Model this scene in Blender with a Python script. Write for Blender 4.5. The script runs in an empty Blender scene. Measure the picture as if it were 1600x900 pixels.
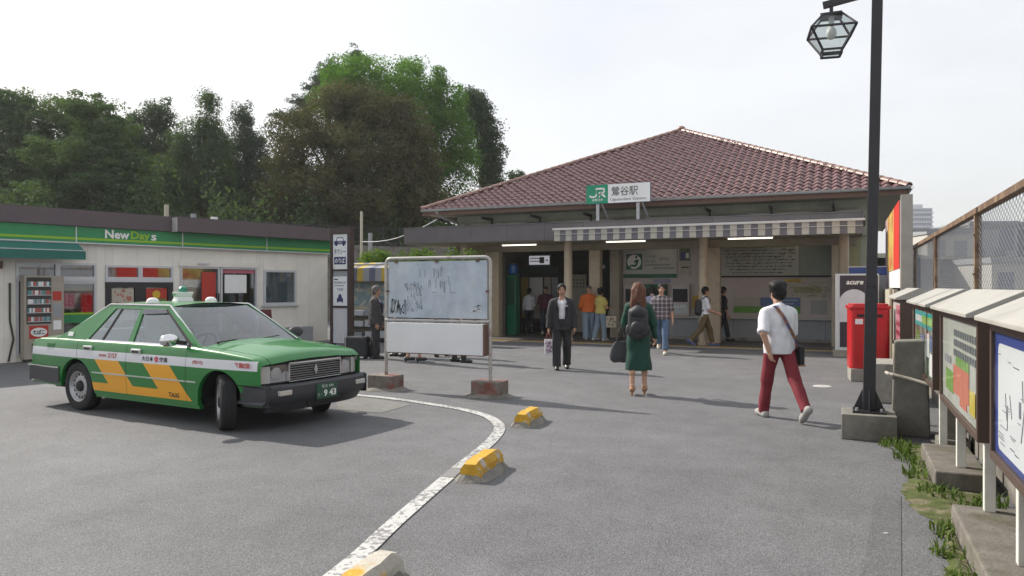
import bpy, bmesh, math, random
import numpy as np
from mathutils import Vector, Matrix
random.seed(7)
RNG = np.random.default_rng(11)
S = bpy.context.scene
C = S.collection
R = math.radians

# ------------------------------------------------------------------ camera
# world axes: x runs along the station front (to the right), y runs into the station,
# the photographer stands at the origin and looks 24 degrees to the left of +y
cam_data = bpy.data.cameras.new('camera')
cam = bpy.data.objects.new('camera', cam_data); C.objects.link(cam)
cam.location = (0, 0, 1.62)
cam.rotation_euler = (R(89.9), 0, R(24.0))
cam_data.sensor_width = 36; cam_data.lens = 26.26
cam_data.clip_start = 0.1; cam_data.clip_end = 5000
S.camera = cam

# ------------------------------------------------------------------ sky and sun
SUN_EL = 38.0
SUN_DIR = Vector((-0.975, 0.220, 0)).normalized()
SUN_VEC = Vector((SUN_DIR.x*math.cos(R(SUN_EL)), SUN_DIR.y*math.cos(R(SUN_EL)), math.sin(R(SUN_EL))))
W = bpy.data.worlds.new('World'); S.world = W; W.use_nodes = True
nt = W.node_tree; nt.nodes.clear()
sky = nt.nodes.new('ShaderNodeTexSky'); sky.sky_type = 'NISHITA'; sky.sun_disc = False
sky.sun_elevation = R(SUN_EL); sky.sun_rotation = math.atan2(SUN_DIR.x, SUN_DIR.y)
sky.air_density = 1.3; sky.dust_density = 3.5; sky.ozone_density = 1.0
tc = nt.nodes.new('ShaderNodeTexCoord')
mp = nt.nodes.new('ShaderNodeMapping'); mp.inputs['Scale'].default_value = (1.0, 1.0, 2.6)
ns = nt.nodes.new('ShaderNodeTexNoise'); ns.inputs['Scale'].default_value = 2.2; ns.inputs['Detail'].default_value = 6; ns.inputs['Roughness'].default_value = 0.55
cr = nt.nodes.new('ShaderNodeValToRGB')
cr.color_ramp.elements[0].position = 0.30; cr.color_ramp.elements[0].color = (0.62,)*3+(1,)
cr.color_ramp.elements[1].position = 0.72; cr.color_ramp.elements[1].color = (0.93,)*3+(1,)
mx = nt.nodes.new('ShaderNodeMix'); mx.data_type = 'RGBA'
mx.inputs['B'].default_value = (6.75, 6.80, 6.95, 1)      # thin bright cloud veil
bg = nt.nodes.new('ShaderNodeBackground'); bg.inputs['Strength'].default_value = 0.12
wo = nt.nodes.new('ShaderNodeOutputWorld')
L = nt.links.new
L(tc.outputs['Generated'], mp.inputs['Vector']); L(mp.outputs['Vector'], ns.inputs['Vector'])
L(ns.outputs['Fac'], cr.inputs['Fac']); L(cr.outputs['Color'], mx.inputs['Factor'])
L(sky.outputs['Color'], mx.inputs['A']); L(mx.outputs['Result'], bg.inputs['Color']); L(bg.outputs['Background'], wo.inputs['Surface'])

sun_d = bpy.data.lights.new('sun', 'SUN'); sun_d.energy = 4.5; sun_d.angle = R(0.8); sun_d.color = (1.0, 0.94, 0.85)
sun = bpy.data.objects.new('sun', sun_d); C.objects.link(sun)
sun.rotation_euler = SUN_VEC.to_track_quat('Z', 'Y').to_euler()
sun.location = (-30, 4, 24)

S.view_settings.view_transform = 'Standard'; S.view_settings.look = 'None'
S.view_settings.exposure = 0.35; S.view_settings.gamma = 1.0; S.view_settings.use_curve_mapping = False
S.render.engine = 'CYCLES'
S.cycles.max_bounces = 8; S.cycles.transparent_max_bounces = 16

# ------------------------------------------------------------------ materials
MATS = {}
def rgb(r, g, b):
    f = lambda v: ((v/255)/12.92 if v/255 <= 0.04045 else ((v/255+0.055)/1.055)**2.4)
    return (f(r), f(g), f(b))
def mat(name, col, rough=0.6, metal=0.0, var=0.10, vs=5.0, bump=0.0, bs=60.0, col2=None, c2s=2.0, c2t=(0.5, 0.65), spec=0.5, emit=None, es=1.0, coat=0.0, rnd=0.0, isl=0.0):
    if name in MATS: return MATS[name]
    m = bpy.data.materials.new(name); m.use_nodes = True; t = m.node_tree; b = t.nodes['Principled BSDF']
    N = t.nodes.new; K = t.links.new
    b.inputs['Roughness'].default_value = rough; b.inputs['Metallic'].default_value = metal
    b.inputs['Specular IOR Level'].default_value = spec; b.inputs['Coat Weight'].default_value = coat
    b.inputs['Coat Roughness'].default_value = 0.06
    tc = N('ShaderNodeTexCoord')
    c = N('ShaderNodeRGB'); c.outputs[0].default_value = (*col, 1); out = c.outputs[0]
    if col2 is not None:
        n2 = N('ShaderNodeTexNoise'); n2.inputs['Scale'].default_value = c2s; n2.inputs['Detail'].default_value = 5
        K(tc.outputs['Object'], n2.inputs['Vector'])
        r2 = N('ShaderNodeMapRange'); r2.inputs['From Min'].default_value = c2t[0]; r2.inputs['From Max'].default_value = c2t[1]
        K(n2.outputs['Fac'], r2.inputs['Value'])
        x2 = N('ShaderNodeMix'); x2.data_type = 'RGBA'; K(r2.outputs['Result'], x2.inputs['Factor']); K(out, x2.inputs['A']); x2.inputs['B'].default_value = (*col2, 1)
        out = x2.outputs['Result']
    if var > 0:
        n = N('ShaderNodeTexNoise'); n.inputs['Scale'].default_value = vs; n.inputs['Detail'].default_value = 6; n.inputs['Roughness'].default_value = 0.6
        K(tc.outputs['Object'], n.inputs['Vector'])
        mr = N('ShaderNodeMapRange'); mr.inputs['From Min'].default_value = 0.25; mr.inputs['From Max'].default_value = 0.75
        mr.inputs['To Min'].default_value = 1-var; mr.inputs['To Max'].default_value = 1+var*0.6; K(n.outputs['Fac'], mr.inputs['Value'])
        val = mr.outputs['Result']
        for amt, node, sock in ((rnd, 'ShaderNodeObjectInfo', 'Random'), (isl, 'ShaderNodeNewGeometry', 'Random Per Island')):
            if amt > 0:
                oi = N(node); m2 = N('ShaderNodeMapRange'); m2.inputs['To Min'].default_value = 1-amt; m2.inputs['To Max'].default_value = 1+amt
                K(oi.outputs[sock], m2.inputs['Value'])
                mm = N('ShaderNodeMath'); mm.operation = 'MULTIPLY'; K(val, mm.inputs[0]); K(m2.outputs['Result'], mm.inputs[1]); val = mm.outputs[0]
        x = N('ShaderNodeVectorMath'); x.operation = 'SCALE'; K(out, x.inputs[0]); K(val, x.inputs['Scale']); out = x.outputs[0]
    K(out, b.inputs['Base Color'])
    if bump > 0:
        nb = N('ShaderNodeTexNoise'); nb.inputs['Scale'].default_value = bs; nb.inputs['Detail'].default_value = 4
        K(tc.outputs['Object'], nb.inputs['Vector'])
        bp = N('ShaderNodeBump'); bp.inputs['Strength'].default_value = bump; bp.inputs['Distance'].default_value = 0.01
        K(nb.outputs['Fac'], bp.inputs['Height']); K(bp.outputs['Normal'], b.inputs['Normal'])
    if emit is not None:
        b.inputs['Emission Color'].default_value = (*emit, 1); b.inputs['Emission Strength'].default_value = es
    MATS[name] = m
    return m
def glass(name, tint=(0.8, 0.85, 0.88), through=0.75, rough=0.03, refl=0.9, base=0.06):
    if name in MATS: return MATS[name]
    m = bpy.data.materials.new(name); m.use_nodes = True; t = m.node_tree; t.nodes.clear(); N = t.nodes.new; K = t.links.new
    o = N('ShaderNodeOutputMaterial'); tr = N('ShaderNodeBsdfTransparent'); tr.inputs['Color'].default_value = (*[v*through for v in tint], 1)
    gl = N('ShaderNodeBsdfGlossy'); gl.inputs['Roughness'].default_value = rough; gl.inputs['Color'].default_value = (0.95, 0.97, 1, 1)
    lw = N('ShaderNodeLayerWeight'); lw.inputs['Blend'].default_value = 0.5; fr = N('ShaderNodeMath'); fr.operation = 'POWER'; fr.inputs[1].default_value = 5.0; K(lw.outputs['Facing'], fr.inputs[0])
    tcx = N('ShaderNodeTexCoord'); nz = N('ShaderNodeTexNoise'); nz.inputs['Scale'].default_value = 3; K(tcx.outputs['Object'], nz.inputs['Vector'])
    bp = N('ShaderNodeBump'); bp.inputs['Strength'].default_value = 0.02; K(nz.outputs['Fac'], bp.inputs['Height']); K(bp.outputs['Normal'], gl.inputs['Normal'])
    mr = N('ShaderNodeMath'); mr.operation = 'MULTIPLY_ADD'; mr.inputs[1].default_value = refl; mr.inputs[2].default_value = base; K(fr.outputs[0], mr.inputs[0])
    x = N('ShaderNodeMixShader'); K(mr.outputs[0], x.inputs['Fac']); K(tr.outputs[0], x.inputs[1]); K(gl.outputs[0], x.inputs[2]); K(x.outputs[0], o.inputs['Surface'])
    MATS[name] = m
    return m

# ------------------------------------------------------------------ mesh helpers
class MB:
    def __init__(s): s.v = []; s.f = []; s.m = []
    def add(s, vs, fs, m=0, M=None):
        o = len(s.v)
        s.v += [tuple(M @ Vector(p)) for p in vs] if M is not None else [tuple(p) for p in vs]
        s.f += [tuple(i+o for i in f) for f in fs]; s.m += [m]*len(fs)
        return s
    def box(s, x0, x1, y0, y1, z0, z1, m=0, M=None):
        vs = [(x, y, z) for z in (z0, z1) for x, y in ((x0, y0), (x1, y0), (x1, y1), (x0, y1))]
        return s.add(vs, [(3, 2, 1, 0), (4, 5, 6, 7), (0, 1, 5, 4), (1, 2, 6, 5), (2, 3, 7, 6), (3, 0, 4, 7)], m, M)
    def cb(s, c, d, m=0, M=None):
        return s.box(c[0]-d[0]/2, c[0]+d[0]/2, c[1]-d[1]/2, c[1]+d[1]/2, c[2]-d[2]/2, c[2]+d[2]/2, m, M)
    def hexa(s, p, m=0):                     # 8 points: bottom ring then top ring
        return s.add(p, [(3, 2, 1, 0), (4, 5, 6, 7), (0, 1, 5, 4), (1, 2, 6, 5), (2, 3, 7, 6), (3, 0, 4, 7)], m)
    def tube(s, p0, p1, r0, r1=None, n=10, m=0, cap=True):
        p0 = Vector(p0); p1 = Vector(p1); r1 = r0 if r1 is None else r1
        d = (p1-p0).normalized(); a = Vector((0, 0, 1)) if abs(d.z) < 0.9 else Vector((1, 0, 0))
        u = d.cross(a).normalized(); w = d.cross(u)
        vs = []
        for p, r in ((p0, r0), (p1, r1)):
            vs += [p+u*(r*math.cos(2*math.pi*i/n))+w*(r*math.sin(2*math.pi*i/n)) for i in range(n)]
        fs = [(i, (i+1) % n, n+(i+1) % n, n+i) for i in range(n)]
        if cap: fs += [tuple(range(n-1, -1, -1)), tuple(range(n, 2*n))]
        return s.add(vs, fs, m)
    def path(s, pts, r, n=8, m=0):
        for i in range(len(pts)-1): s.tube(pts[i], pts[i+1], r, r, n, m)
        return s
    def bar(s, p0, p1, w, h, m=0, up=(0, 0, 1)):
        p0 = Vector(p0); p1 = Vector(p1); d = (p1-p0).normalized(); up = Vector(up)
        if abs(d.dot(up)) > 0.98: up = Vector((0, 1, 0))
        x = d.cross(up).normalized()*w/2; y = x.cross(d).normalized()*h/2
        return s.hexa([p0-x-y, p0+x-y, p0+x+y, p0-x+y, p1-x-y, p1+x-y, p1+x+y, p1-x+y], m)
    def prism(s, poly, z0, z1, m=0, M=None):
        n = len(poly); vs = [(x, y, z0) for x, y in poly]+[(x, y, z1) for x, y in poly]
        return s.add(vs, [tuple(range(n-1, -1, -1)), tuple(range(n, 2*n))]+[(i, (i+1) % n, n+(i+1) % n, n+i) for i in range(n)], m, M)
    def lathe(s, prof, n=20, m=0, M=None):
        vs = []; fs = []
        for r, z in prof: vs += [(r*math.cos(2*math.pi*i/n), r*math.sin(2*math.pi*i/n), z) for i in range(n)]
        for k in range(len(prof)-1):
            for i in range(n): fs.append((k*n+i, k*n+(i+1) % n, (k+1)*n+(i+1) % n, (k+1)*n+i))
        return s.add(vs, fs, m, M)
    def ball(s, c, r, n=12, k=8, m=0, sc=(1, 1, 1)):
        prof = [(max(1e-4, r*math.sin(math.pi*i/k)), -r*math.cos(math.pi*i/k)) for i in range(k+1)]
        return s.lathe(prof, n, m, Matrix.Translation(Vector(tuple(float(q) for q in c))) @ Matrix.Diagonal((*sc, 1)))
    def grid(s, P, m=0, flip=False):          # P[i][j] points
        ni = len(P); nj = len(P[0]); vs = [p for row in P for p in row]
        fs = [(i*nj+j, (i+1)*nj+j, (i+1)*nj+j+1, i*nj+j+1) for i in range(ni-1) for j in range(nj-1)]
        if flip: fs = [f[::-1] for f in fs]
        return s.add(vs, fs, m)
    def mesh(s, name, mats, bevel=0, seg=2, smooth=False, inv=None, solid=0, weld=False):
        me = bpy.data.meshes.new(name); v = s.v
        if inv is not None: v = [tuple(inv @ Vector(p)) for p in v]
        me.from_pydata(v, [], s.f)
        if not isinstance(mats, (list, tuple)): mats = [mats]
        for q in mats: me.materials.append(q)
        if len(mats) > 1: me.polygons.foreach_set('material_index', s.m)
        if bevel or weld or solid:
            bm = bmesh.new(); bm.from_mesh(me)
            if weld: bmesh.ops.remove_doubles(bm, verts=bm.verts, dist=1e-4)
            if solid:
                bmesh.ops.recalc_face_normals(bm, faces=bm.faces)
                bmesh.ops.solidify(bm, geom=bm.faces[:], thickness=solid)
            if bevel:
                es = [e for e in bm.edges if len(e.link_faces) == 2 and e.calc_face_angle(0) > 0.5]
                bmesh.ops.bevel(bm, geom=es, offset=bevel, segments=seg, profile=0.6, affect='EDGES', clamp_overlap=True)
            bm.to_mesh(me); bm.free()
        if smooth:
            me.polygons.foreach_set('use_smooth', [True]*len(me.polygons))
            me.set_sharp_from_angle(angle=R(38))
        me.update()
        return me
INV = {}
def tag(o, label=None, cat=None, group=None, kind=None):
    if label: o['label'] = label
    if cat: o['category'] = cat
    if group: o['group'] = group
    if kind: o['kind'] = kind
    return o
def thing(name, label, cat, loc=(0, 0, 0), rz=0.0, group=None, world=False):
    o = bpy.data.objects.new(name, None); C.objects.link(o); o.empty_display_size = 0.2
    o.location = loc; o.rotation_euler = (0, 0, rz)
    tag(o, label, cat, group)
    if world: INV[o] = (Matrix.Translation(loc) @ Matrix.Rotation(rz, 4, 'Z')).inverted()
    return o
def put(name, me, parent=None, loc=None):
    o = bpy.data.objects.new(name, me); C.objects.link(o)
    if parent is not None:
        o.parent = parent
        if parent in INV: INV[o] = INV[parent]
    if loc is not None: o.location = loc
    return o
def part(name, mb, mats, parent=None, **kw):
    kind = kw.pop('kind', None); label = kw.pop('label', None)
    o = put(name, mb.mesh(name, mats, inv=INV.get(parent), **kw), parent)
    if kind: o['kind'] = kind
    if label: o['label'] = label
    return o
def structure(name, mb, mats, **kw):
    return tag(part(name, mb, mats, **kw), kind='structure')
def copy_tree(o, parent=None):
    c = o.copy(); C.objects.link(c); c.parent = parent
    for ch in list(o.children): copy_tree(ch, c)
    return c
TXT = {}
def text_geo(s, bold=0.0, ext=0.0):
    key = (s, bold, ext)
    if key in TXT: return TXT[key]
    cu = bpy.data.curves.new('lettering', 'FONT'); cu.body = s; cu.size = 1.0; cu.resolution_u = 2; cu.offset = bold; cu.extrude = ext
    ob = bpy.data.objects.new('lettering', cu); C.objects.link(ob)
    dg = bpy.context.evaluated_depsgraph_get(); ev = ob.evaluated_get(dg); me = ev.to_mesh()
    vs = [tuple(v.co) for v in me.vertices]; fs = [tuple(p.vertices) for p in me.polygons]
    ev.to_mesh_clear(); bpy.data.objects.remove(ob); bpy.data.curves.remove(cu)
    TXT[key] = (vs, fs)
    return vs, fs
def text(mb, s, origin, right, up, height, width=None, bold=0.0, m=0, center=False, slant=0.0):
    """lettering laid flat on a surface: its box starts at origin, grows along right and up"""
    vs, fs = text_geo(s, bold)
    if not vs: return mb
    x0 = min(v[0] for v in vs); x1 = max(v[0] for v in vs); y0 = min(v[1] for v in vs); y1 = max(v[1] for v in vs)
    sy = height/max(1e-6, y1-y0); sx = sy if width is None else width/max(1e-6, x1-x0)
    right = Vector(right).normalized(); up = Vector(up).normalized(); o = Vector(origin)
    if center: o = o-right*((x1-x0)*sx/2)
    mb.add([o+right*((v[0]-x0)*sx+slant*(v[1]-y0)*sy)+up*((v[1]-y0)*sy) for v in vs], fs, m)
    return mb
# ================================================================== GROUND
def asphalt(name, base, speck=0.45):
    m = bpy.data.materials.new(name); m.use_nodes = True; t = m.node_tree; b = t.nodes['Principled BSDF']; N = t.nodes.new; K = t.links.new
    tc = N('ShaderNodeTexCoord')
    def noise(sc, det, lo, hi, t0=0.3, t1=0.7):
        n = N('ShaderNodeTexNoise'); n.inputs['Scale'].default_value = sc; n.inputs['Detail'].default_value = det; n.inputs['Roughness'].default_value = 0.65
        K(tc.outputs['Object'], n.inputs['Vector'])
        r = N('ShaderNodeMapRange'); r.inputs['From Min'].default_value = t0; r.inputs['From Max'].default_value = t1; r.inputs['To Min'].default_value = lo; r.inputs['To Max'].default_value = hi
        K(n.outputs['Fac'], r.inputs['Value']); return r.outputs['Result'], n.outputs['Fac']
    a, _ = noise(0.35, 6, 0.82, 1.16); c, _ = noise(2.2, 8, 0.86, 1.12); g2, _ = noise(26, 4, 0.84, 1.16); d, fine = noise(75, 3, 1-speck, 1+speck)
    v = N('ShaderNodeTexVoronoi'); v.inputs['Scale'].default_value = 110; K(tc.outputs['Object'], v.inputs['Vector'])
    vr = N('ShaderNodeMapRange'); vr.inputs['From Max'].default_value = 0.6; vr.inputs['To Min'].default_value = 1.22; vr.inputs['To Max'].default_value = 0.72; K(v.outputs['Distance'], vr.inputs['Value'])
    stn, _ = noise(0.9, 5, 1.0, 0.84, 0.58, 0.72); st2, _ = noise(5.5, 4, 1.0, 0.86, 0.66, 0.74)
    # cracks
    w = N('ShaderNodeTexNoise'); w.inputs['Scale'].default_value = 1.5; w.inputs['Detail'].default_value = 4; K(tc.outputs['Object'], w.inputs['Vector'])
    wv = N('ShaderNodeVectorMath'); wv.operation = 'MULTIPLY_ADD'; wv.inputs[1].default_value = (0.5, 0.5, 0.5); K(w.outputs['Color'], wv.inputs[0]); K(tc.outputs['Object'], wv.inputs[2])
    cv = N('ShaderNodeTexVoronoi'); cv.feature = 'DISTANCE_TO_EDGE'; cv.inputs['Scale'].default_value = 0.22; K(wv.outputs[0], cv.inputs['Vector'])
    cm = N('ShaderNodeMapRange'); cm.inputs['From Max'].default_value = 0.004; cm.inputs['To Min'].default_value = 0.88; cm.inputs['To Max'].default_value = 1.0; K(cv.outputs['Distance'], cm.inputs['Value'])
    out = None
    for s_ in (a, c, d, g2, stn, st2, vr.outputs['Result'], cm.outputs['Result']):
        if out is None: out = s_; continue
        mm = N('ShaderNodeMath'); mm.operation = 'MULTIPLY'; K(out, mm.inputs[0]); K(s_, mm.inputs[1]); out = mm.outputs[0]
    x = N('ShaderNodeVectorMath'); x.operation = 'SCALE'; x.inputs[0].default_value = base; K(out, x.inputs['Scale']); K(x.outputs[0], b.inputs['Base Color'])
    b.inputs['Roughness'].default_value = 0.82; b.inputs['Specular IOR Level'].default_value = 0.35
    bp = N('ShaderNodeBump'); bp.inputs['Strength'].default_value = 0.55; bp.inputs['Distance'].default_value = 0.006; K(v.outputs['Distance'], bp.inputs['Height'])
    bp2 = N('ShaderNodeBump'); bp2.inputs['Strength'].default_value = 0.25; bp2.inputs['Distance'].default_value = 0.03
    n3 = N('ShaderNodeTexNoise'); n3.inputs['Scale'].default_value = 6; K(tc.outputs['Object'], n3.inputs['Vector']); K(n3.outputs['Fac'], bp2.inputs['Height']); K(bp.outputs['Normal'], bp2.inputs['Normal']); K(bp2.outputs['Normal'], b.inputs['Normal'])
    return m
M_ASPH = asphalt('worn_asphalt', (0.164, 0.165, 0.172))
M_PATCH = asphalt('pale_asphalt', (0.22, 0.215, 0.205), 0.2)
M_DARKP = asphalt('dark_asphalt', (0.145, 0.146, 0.152), 0.3)
M_CONC = mat('concrete', (0.30, 0.285, 0.255), 0.85, var=0.3, vs=7, bump=0.5, bs=45, col2=(0.16, 0.15, 0.13), c2s=3, c2t=(0.52, 0.72))
M_CONCD = mat('weathered_concrete', (0.20, 0.188, 0.165), 0.9, var=0.35, vs=6, bump=0.6, bs=40, col2=(0.11, 0.10, 0.085), c2s=2.5, c2t=(0.48, 0.7))
M_TRANSP = None
mb = MB(); mb.add([(-900, -300, 0), (900, -300, 0), (900, 1500, 0), (-900, 1500, 0)], [(0, 1, 2, 3)])
structure('ground', mb, M_ASPH)
mb = MB(); mb.add([(-6.9, 9.1, .004), (-6.1, 8.05, .004), (-5.42, 8.06, .004), (-5.43, 8.78, .004), (-6.2, 9.05, .004)], [(0, 1, 2, 3, 4)])
structure('pavement_patch', mb, M_PATCH)
mb = MB(); mb.add([(-0.12, 1.5, .004), (0.10, 1.5, .004), (0.40, 6.5, .004), (0.22, 6.5, .004)], [(0, 1, 2, 3)])
structure('pavement_strip', mb, M_DARKP)
# worn white paint: the paint itself is broken through to the asphalt
def worn_paint(name, col, thr=0.47, scale=22):
    m = bpy.data.materials.new(name); m.use_nodes = True; t = m.node_tree; b = t.nodes['Principled BSDF']; N = t.nodes.new; K = t.links.new
    tc = N('ShaderNodeTexCoord'); n = N('ShaderNodeTexNoise'); n.inputs['Scale'].default_value = scale; n.inputs['Detail'].default_value = 8; n.inputs['Roughness'].default_value = 0.7; K(tc.outputs['Object'], n.inputs['Vector'])
    n2 = N('ShaderNodeTexNoise'); n2.inputs['Scale'].default_value = 1.6; K(tc.outputs['Object'], n2.inputs['Vector'])
    ad = N('ShaderNodeMath'); ad.operation = 'MULTIPLY_ADD'; ad.inputs[1].default_value = 0.35; K(n2.outputs['Fac'], ad.inputs[0]); K(n.outputs['Fac'], ad.inputs[2])
    r = N('ShaderNodeMapRange'); r.inputs['From Min'].default_value = thr+0.17; r.inputs['From Max'].default_value = thr+0.21; K(ad.outputs[0], r.inputs['Value'])
    x = N('ShaderNodeMix'); x.data_type = 'RGBA'; x.inputs['A'].default_value = (*col, 1); x.inputs['B'].default_value = (0.19, 0.188, 0.19, 1); K(r.outputs['Result'], x.inputs['Factor']); K(x.outputs['Result'], b.inputs['Base Color'])
    b.inputs['Roughness'].default_value = 0.75
    bp = N('ShaderNodeBump'); bp.inputs['Strength'].default_value = 0.4; bp.inputs['Distance'].default_value = 0.004; K(n.outputs['Fac'], bp.inputs['Height']); K(bp.outputs['Normal'], b.inputs['Normal'])
    return m
M_LINE = worn_paint('worn_white_paint', (0.47, 0.47, 0.46), 0.515)
def strip(pts, w, z=0.008):
    mb = MB(); P = [Vector((p[0], p[1], z)) for p in pts]; lv = []; rv = []
    for i, p in enumerate(P):
        d = (P[min(i+1, len(P)-1)]-P[max(i-1, 0)]).normalized(); n = Vector((-d.y, d.x, 0))*w/2; lv.append(p+n); rv.append(p-n)
    return mb.grid([lv, rv])
def smooth_pts(pts, k=6):
    out = []
    for i in range(len(pts)-1):
        p0 = Vector(pts[max(i-1, 0)]); p1 = Vector(pts[i]); p2 = Vector(pts[i+1]); p3 = Vector(pts[min(i+2, len(pts)-1)])
        for j in range(k):
            t = j/k; out.append(0.5*((2*p1)+(p2-p0)*t+(2*p0-5*p1+4*p2-p3)*t*t+(3*p1-p0-3*p2+p3)*t**3))
    out.append(Vector(pts[-1])); return out
line = smooth_pts([(-7.4, 9.27), (-6.78, 9.23), (-6.12, 9.17), (-5.36, 8.98), (-4.62, 8.72), (-4.11, 8.41), (-3.75, 8.0), (-3.55, 7.62), (-3.38, 7.06), (-3.25, 6.45), (-3.14, 5.88)])
structure('road_marking', strip(line, 0.13), M_LINE)
structure('road_marking', strip(smooth_pts([(-3.07, 5.55), (-2.82, 4.38), (-2.66, 3.72), (-2.55, 3.1), (-2.40, 2.2)]), 0.125), M_LINE)
structure('road_marking', strip([(-3.138, 5.87), (-3.11, 5.72), (-3.072, 5.56)], 0.12), worn_paint('faded_white_paint', (0.40, 0.40, 0.39), 0.33))
mb = MB(); mb.lathe([(0.001, 0.012), (0.13, 0.012), (0.15, 0.004)], 20, M=Matrix.Translation((-0.33, 13.12, 0)))
tag(part('ground_cover_plate', mb, mat('plate_paint', (0.42, 0.41, 0.39), 0.7)), 'small pale round cover plate set in the asphalt', 'cover plate')
# litter and pebbles
for i, (x, y, lb) in enumerate(((-4.05, 9.35, 'tiny pale litter scrap near the right foot of the bulletin board'), (0.25, 5.45, 'tiny pale litter scrap near the mossy kerb strip'))):
    mb = MB(); mb.ball((x, y, 0.008), 0.010+0.003*i, 5, 3, sc=(1.6, 0.9, 0.5))
    tag(part('litter_scrap', mb, mat('litter', (0.5, 0.48, 0.45), 0.9)), lb, 'litter', 'litter scraps on the asphalt')

# ================================================================== STATION
M_TILE = mat('roof_tile_clay', (0.150, 0.074, 0.076), 0.42, var=0.22, vs=9, bump=0.15, bs=30, rnd=0.11, isl=0.0, col2=(0.18, 0.105, 0.098), c2s=5, c2t=(0.55, 0.8))
M_TILES = mat('roof_tile_clay_field', (0.150, 0.074, 0.076), 0.42, var=0.22, vs=9, bump=0.15, bs=30, isl=0.11, col2=(0.18, 0.105, 0.098), c2s=5, c2t=(0.55, 0.8))
M_RIDGE = mat('ridge_tile_sunlit', (0.25, 0.145, 0.115), 0.45, var=0.3, vs=10, bump=0.2, bs=40, rnd=0.2)  # ridge clay coloured paler than the tiles, sun glare painted in
M_DECK = mat('roof_underlay', (0.05, 0.03, 0.03), 0.9)
M_GUT = mat('gutter_metal', (0.33, 0.34, 0.34), 0.45, var=0.2, vs=8)
M_BROWNB = mat('brown_eave_board', (0.15, 0.085, 0.062), 0.7, var=0.2)
M_PGREEN = mat('pale_green_wall', (0.44, 0.47, 0.37), 0.8, var=0.2, vs=3, bump=0.2, col2=(0.27, 0.27, 0.2), c2s=2.0, c2t=(0.55, 0.8))
M_SOFF = mat('soffit_board', (0.32, 0.29, 0.22), 0.8, var=0.15)
M_FASC = mat('grey_brown_fascia', (0.13, 0.118, 0.125), 0.55, var=0.15, vs=2, rnd=0.06)
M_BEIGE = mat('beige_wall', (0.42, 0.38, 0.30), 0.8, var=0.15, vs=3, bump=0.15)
M_COL = mat('beige_column_paint', (0.50, 0.42, 0.31), 0.5, var=0.15, vs=4, col2=(0.35, 0.27, 0.19), c2s=3, c2t=(0.55, 0.8))
M_PINKW = mat('pinkish_panel', (0.52, 0.455, 0.43), 0.55, var=0.08)
M_DARK = mat('dark_interior', (0.05, 0.048, 0.042), 0.8)
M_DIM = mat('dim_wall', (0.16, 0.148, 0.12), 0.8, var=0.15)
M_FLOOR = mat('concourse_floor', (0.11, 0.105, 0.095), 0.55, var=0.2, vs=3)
M_GREEN = mat('sign_green', (0.012, 0.115, 0.052), 0.5, var=0.06)
M_WHITE = mat('sign_white', (0.80, 0.80, 0.78), 0.5, var=0.05)
M_BLACK = mat('print_black', (0.015, 0.015, 0.017), 0.6)
M_TUBE = mat('fluorescent_tube', (0.9, 0.9, 0.85), 0.4, emit=(1.0, 0.93, 0.78), es=1.5)
M_GREYP = mat('grey_panel', (0.30, 0.31, 0.33), 0.55, var=0.08)
M_STEEL = mat('galvanised_steel', (0.42, 0.43, 0.44), 0.4, metal=0.6, var=0.15)
M_YEL = mat('tactile_yellow', (0.45, 0.27, 0.03), 0.7, var=0.25, vs=8)

st = thing('station_building', 'low station building with brown tiled pyramid roof and open ticket hall', 'station', (-5.6, 22.0, 0), world=True)
AX, AY, EZ, PZ = -5.6, 28.2, 4.1, 7.46
HX, HY = 7.05, 7.0
# roof underlay + four tiled faces
mb = MB()
e = [(AX-HX, AY-HY, EZ), (AX+HX, AY-HY, EZ), (AX+HX, AY+HY, EZ), (AX-HX, AY+HY, EZ)]
mb.add(e+[(AX, AY, PZ-0.03)], [(0, 1, 4), (1, 2, 4), (2, 3, 4), (3, 0, 4), (3, 2, 1, 0)])
roof = part('roof', mb, [M_DECK], st)
TP, RP = 0.235, 0.283                       # tile column and row pitch
def tile_profile():
    xs = [-0.5, -0.36, -0.2, 0.0, 0.2, 0.36, 0.5]; zs = [0.0, 0.012, 0.045, 0.062, 0.045, 0.012, 0.0]
    return [(x*TP*1.03, z) for x, z in zip(xs, zs)]
PRF = tile_profile(); SL = math.hypot(HY, PZ-EZ); PITCH = math.atan2(PZ-EZ, HY)
tv = []; tf = []
for yy, lift in ((0.0, 0.036), (RP*1.18, 0.004)):
    tv += [(x, yy, z+lift) for x, z in PRF]
tv += [(x, 0.0, z+lift-0.03) for (x, z), lift in zip(PRF, [0.036]*7)]
n7 = 7
tf = [(i, i+1, n7+i+1, n7+i) for i in range(6)]+[(2*n7+i, 2*n7+i+1, i+1, i) for i in range(6)]
tm = MB(); tm.add(tv, tf); TILE_ME = tm.mesh('roof_tile', M_TILE, smooth=True)
def face_frames():
    for k, (hw, run) in enumerate(((HX, HY), (HY, HX), (HX, HY), (HY, HX))):
        yield k, hw, run
cells = []
for k, hw, run in face_frames():
    sl = math.hypot(run, PZ-EZ); pt = math.atan2(PZ-EZ, run)
    M = Matrix.Translation((AX, AY, EZ)) @ Matrix.Rotation(k*math.pi/2, 4, 'Z') @ Matrix.Translation((0, -run, 0)) @ Matrix.Rotation(pt, 4, 'X')
    nr = int(sl/RP)+1
    for r_ in range(nr):
        y = r_*RP-0.06
        half = hw*(1-(y+0.14)/sl)
        if half < 0.05: continue
        nc = int(half/TP+0.5)
        for c_ in range(-nc, nc+1):
            if abs(c_*TP) > half+0.03: continue
            cells.append((k, M @ Matrix.Translation((c_*TP, y, 0.0))))
front = [(M.translation-Vector((0, 0, 1.62))).length for k, M in cells]
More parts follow.
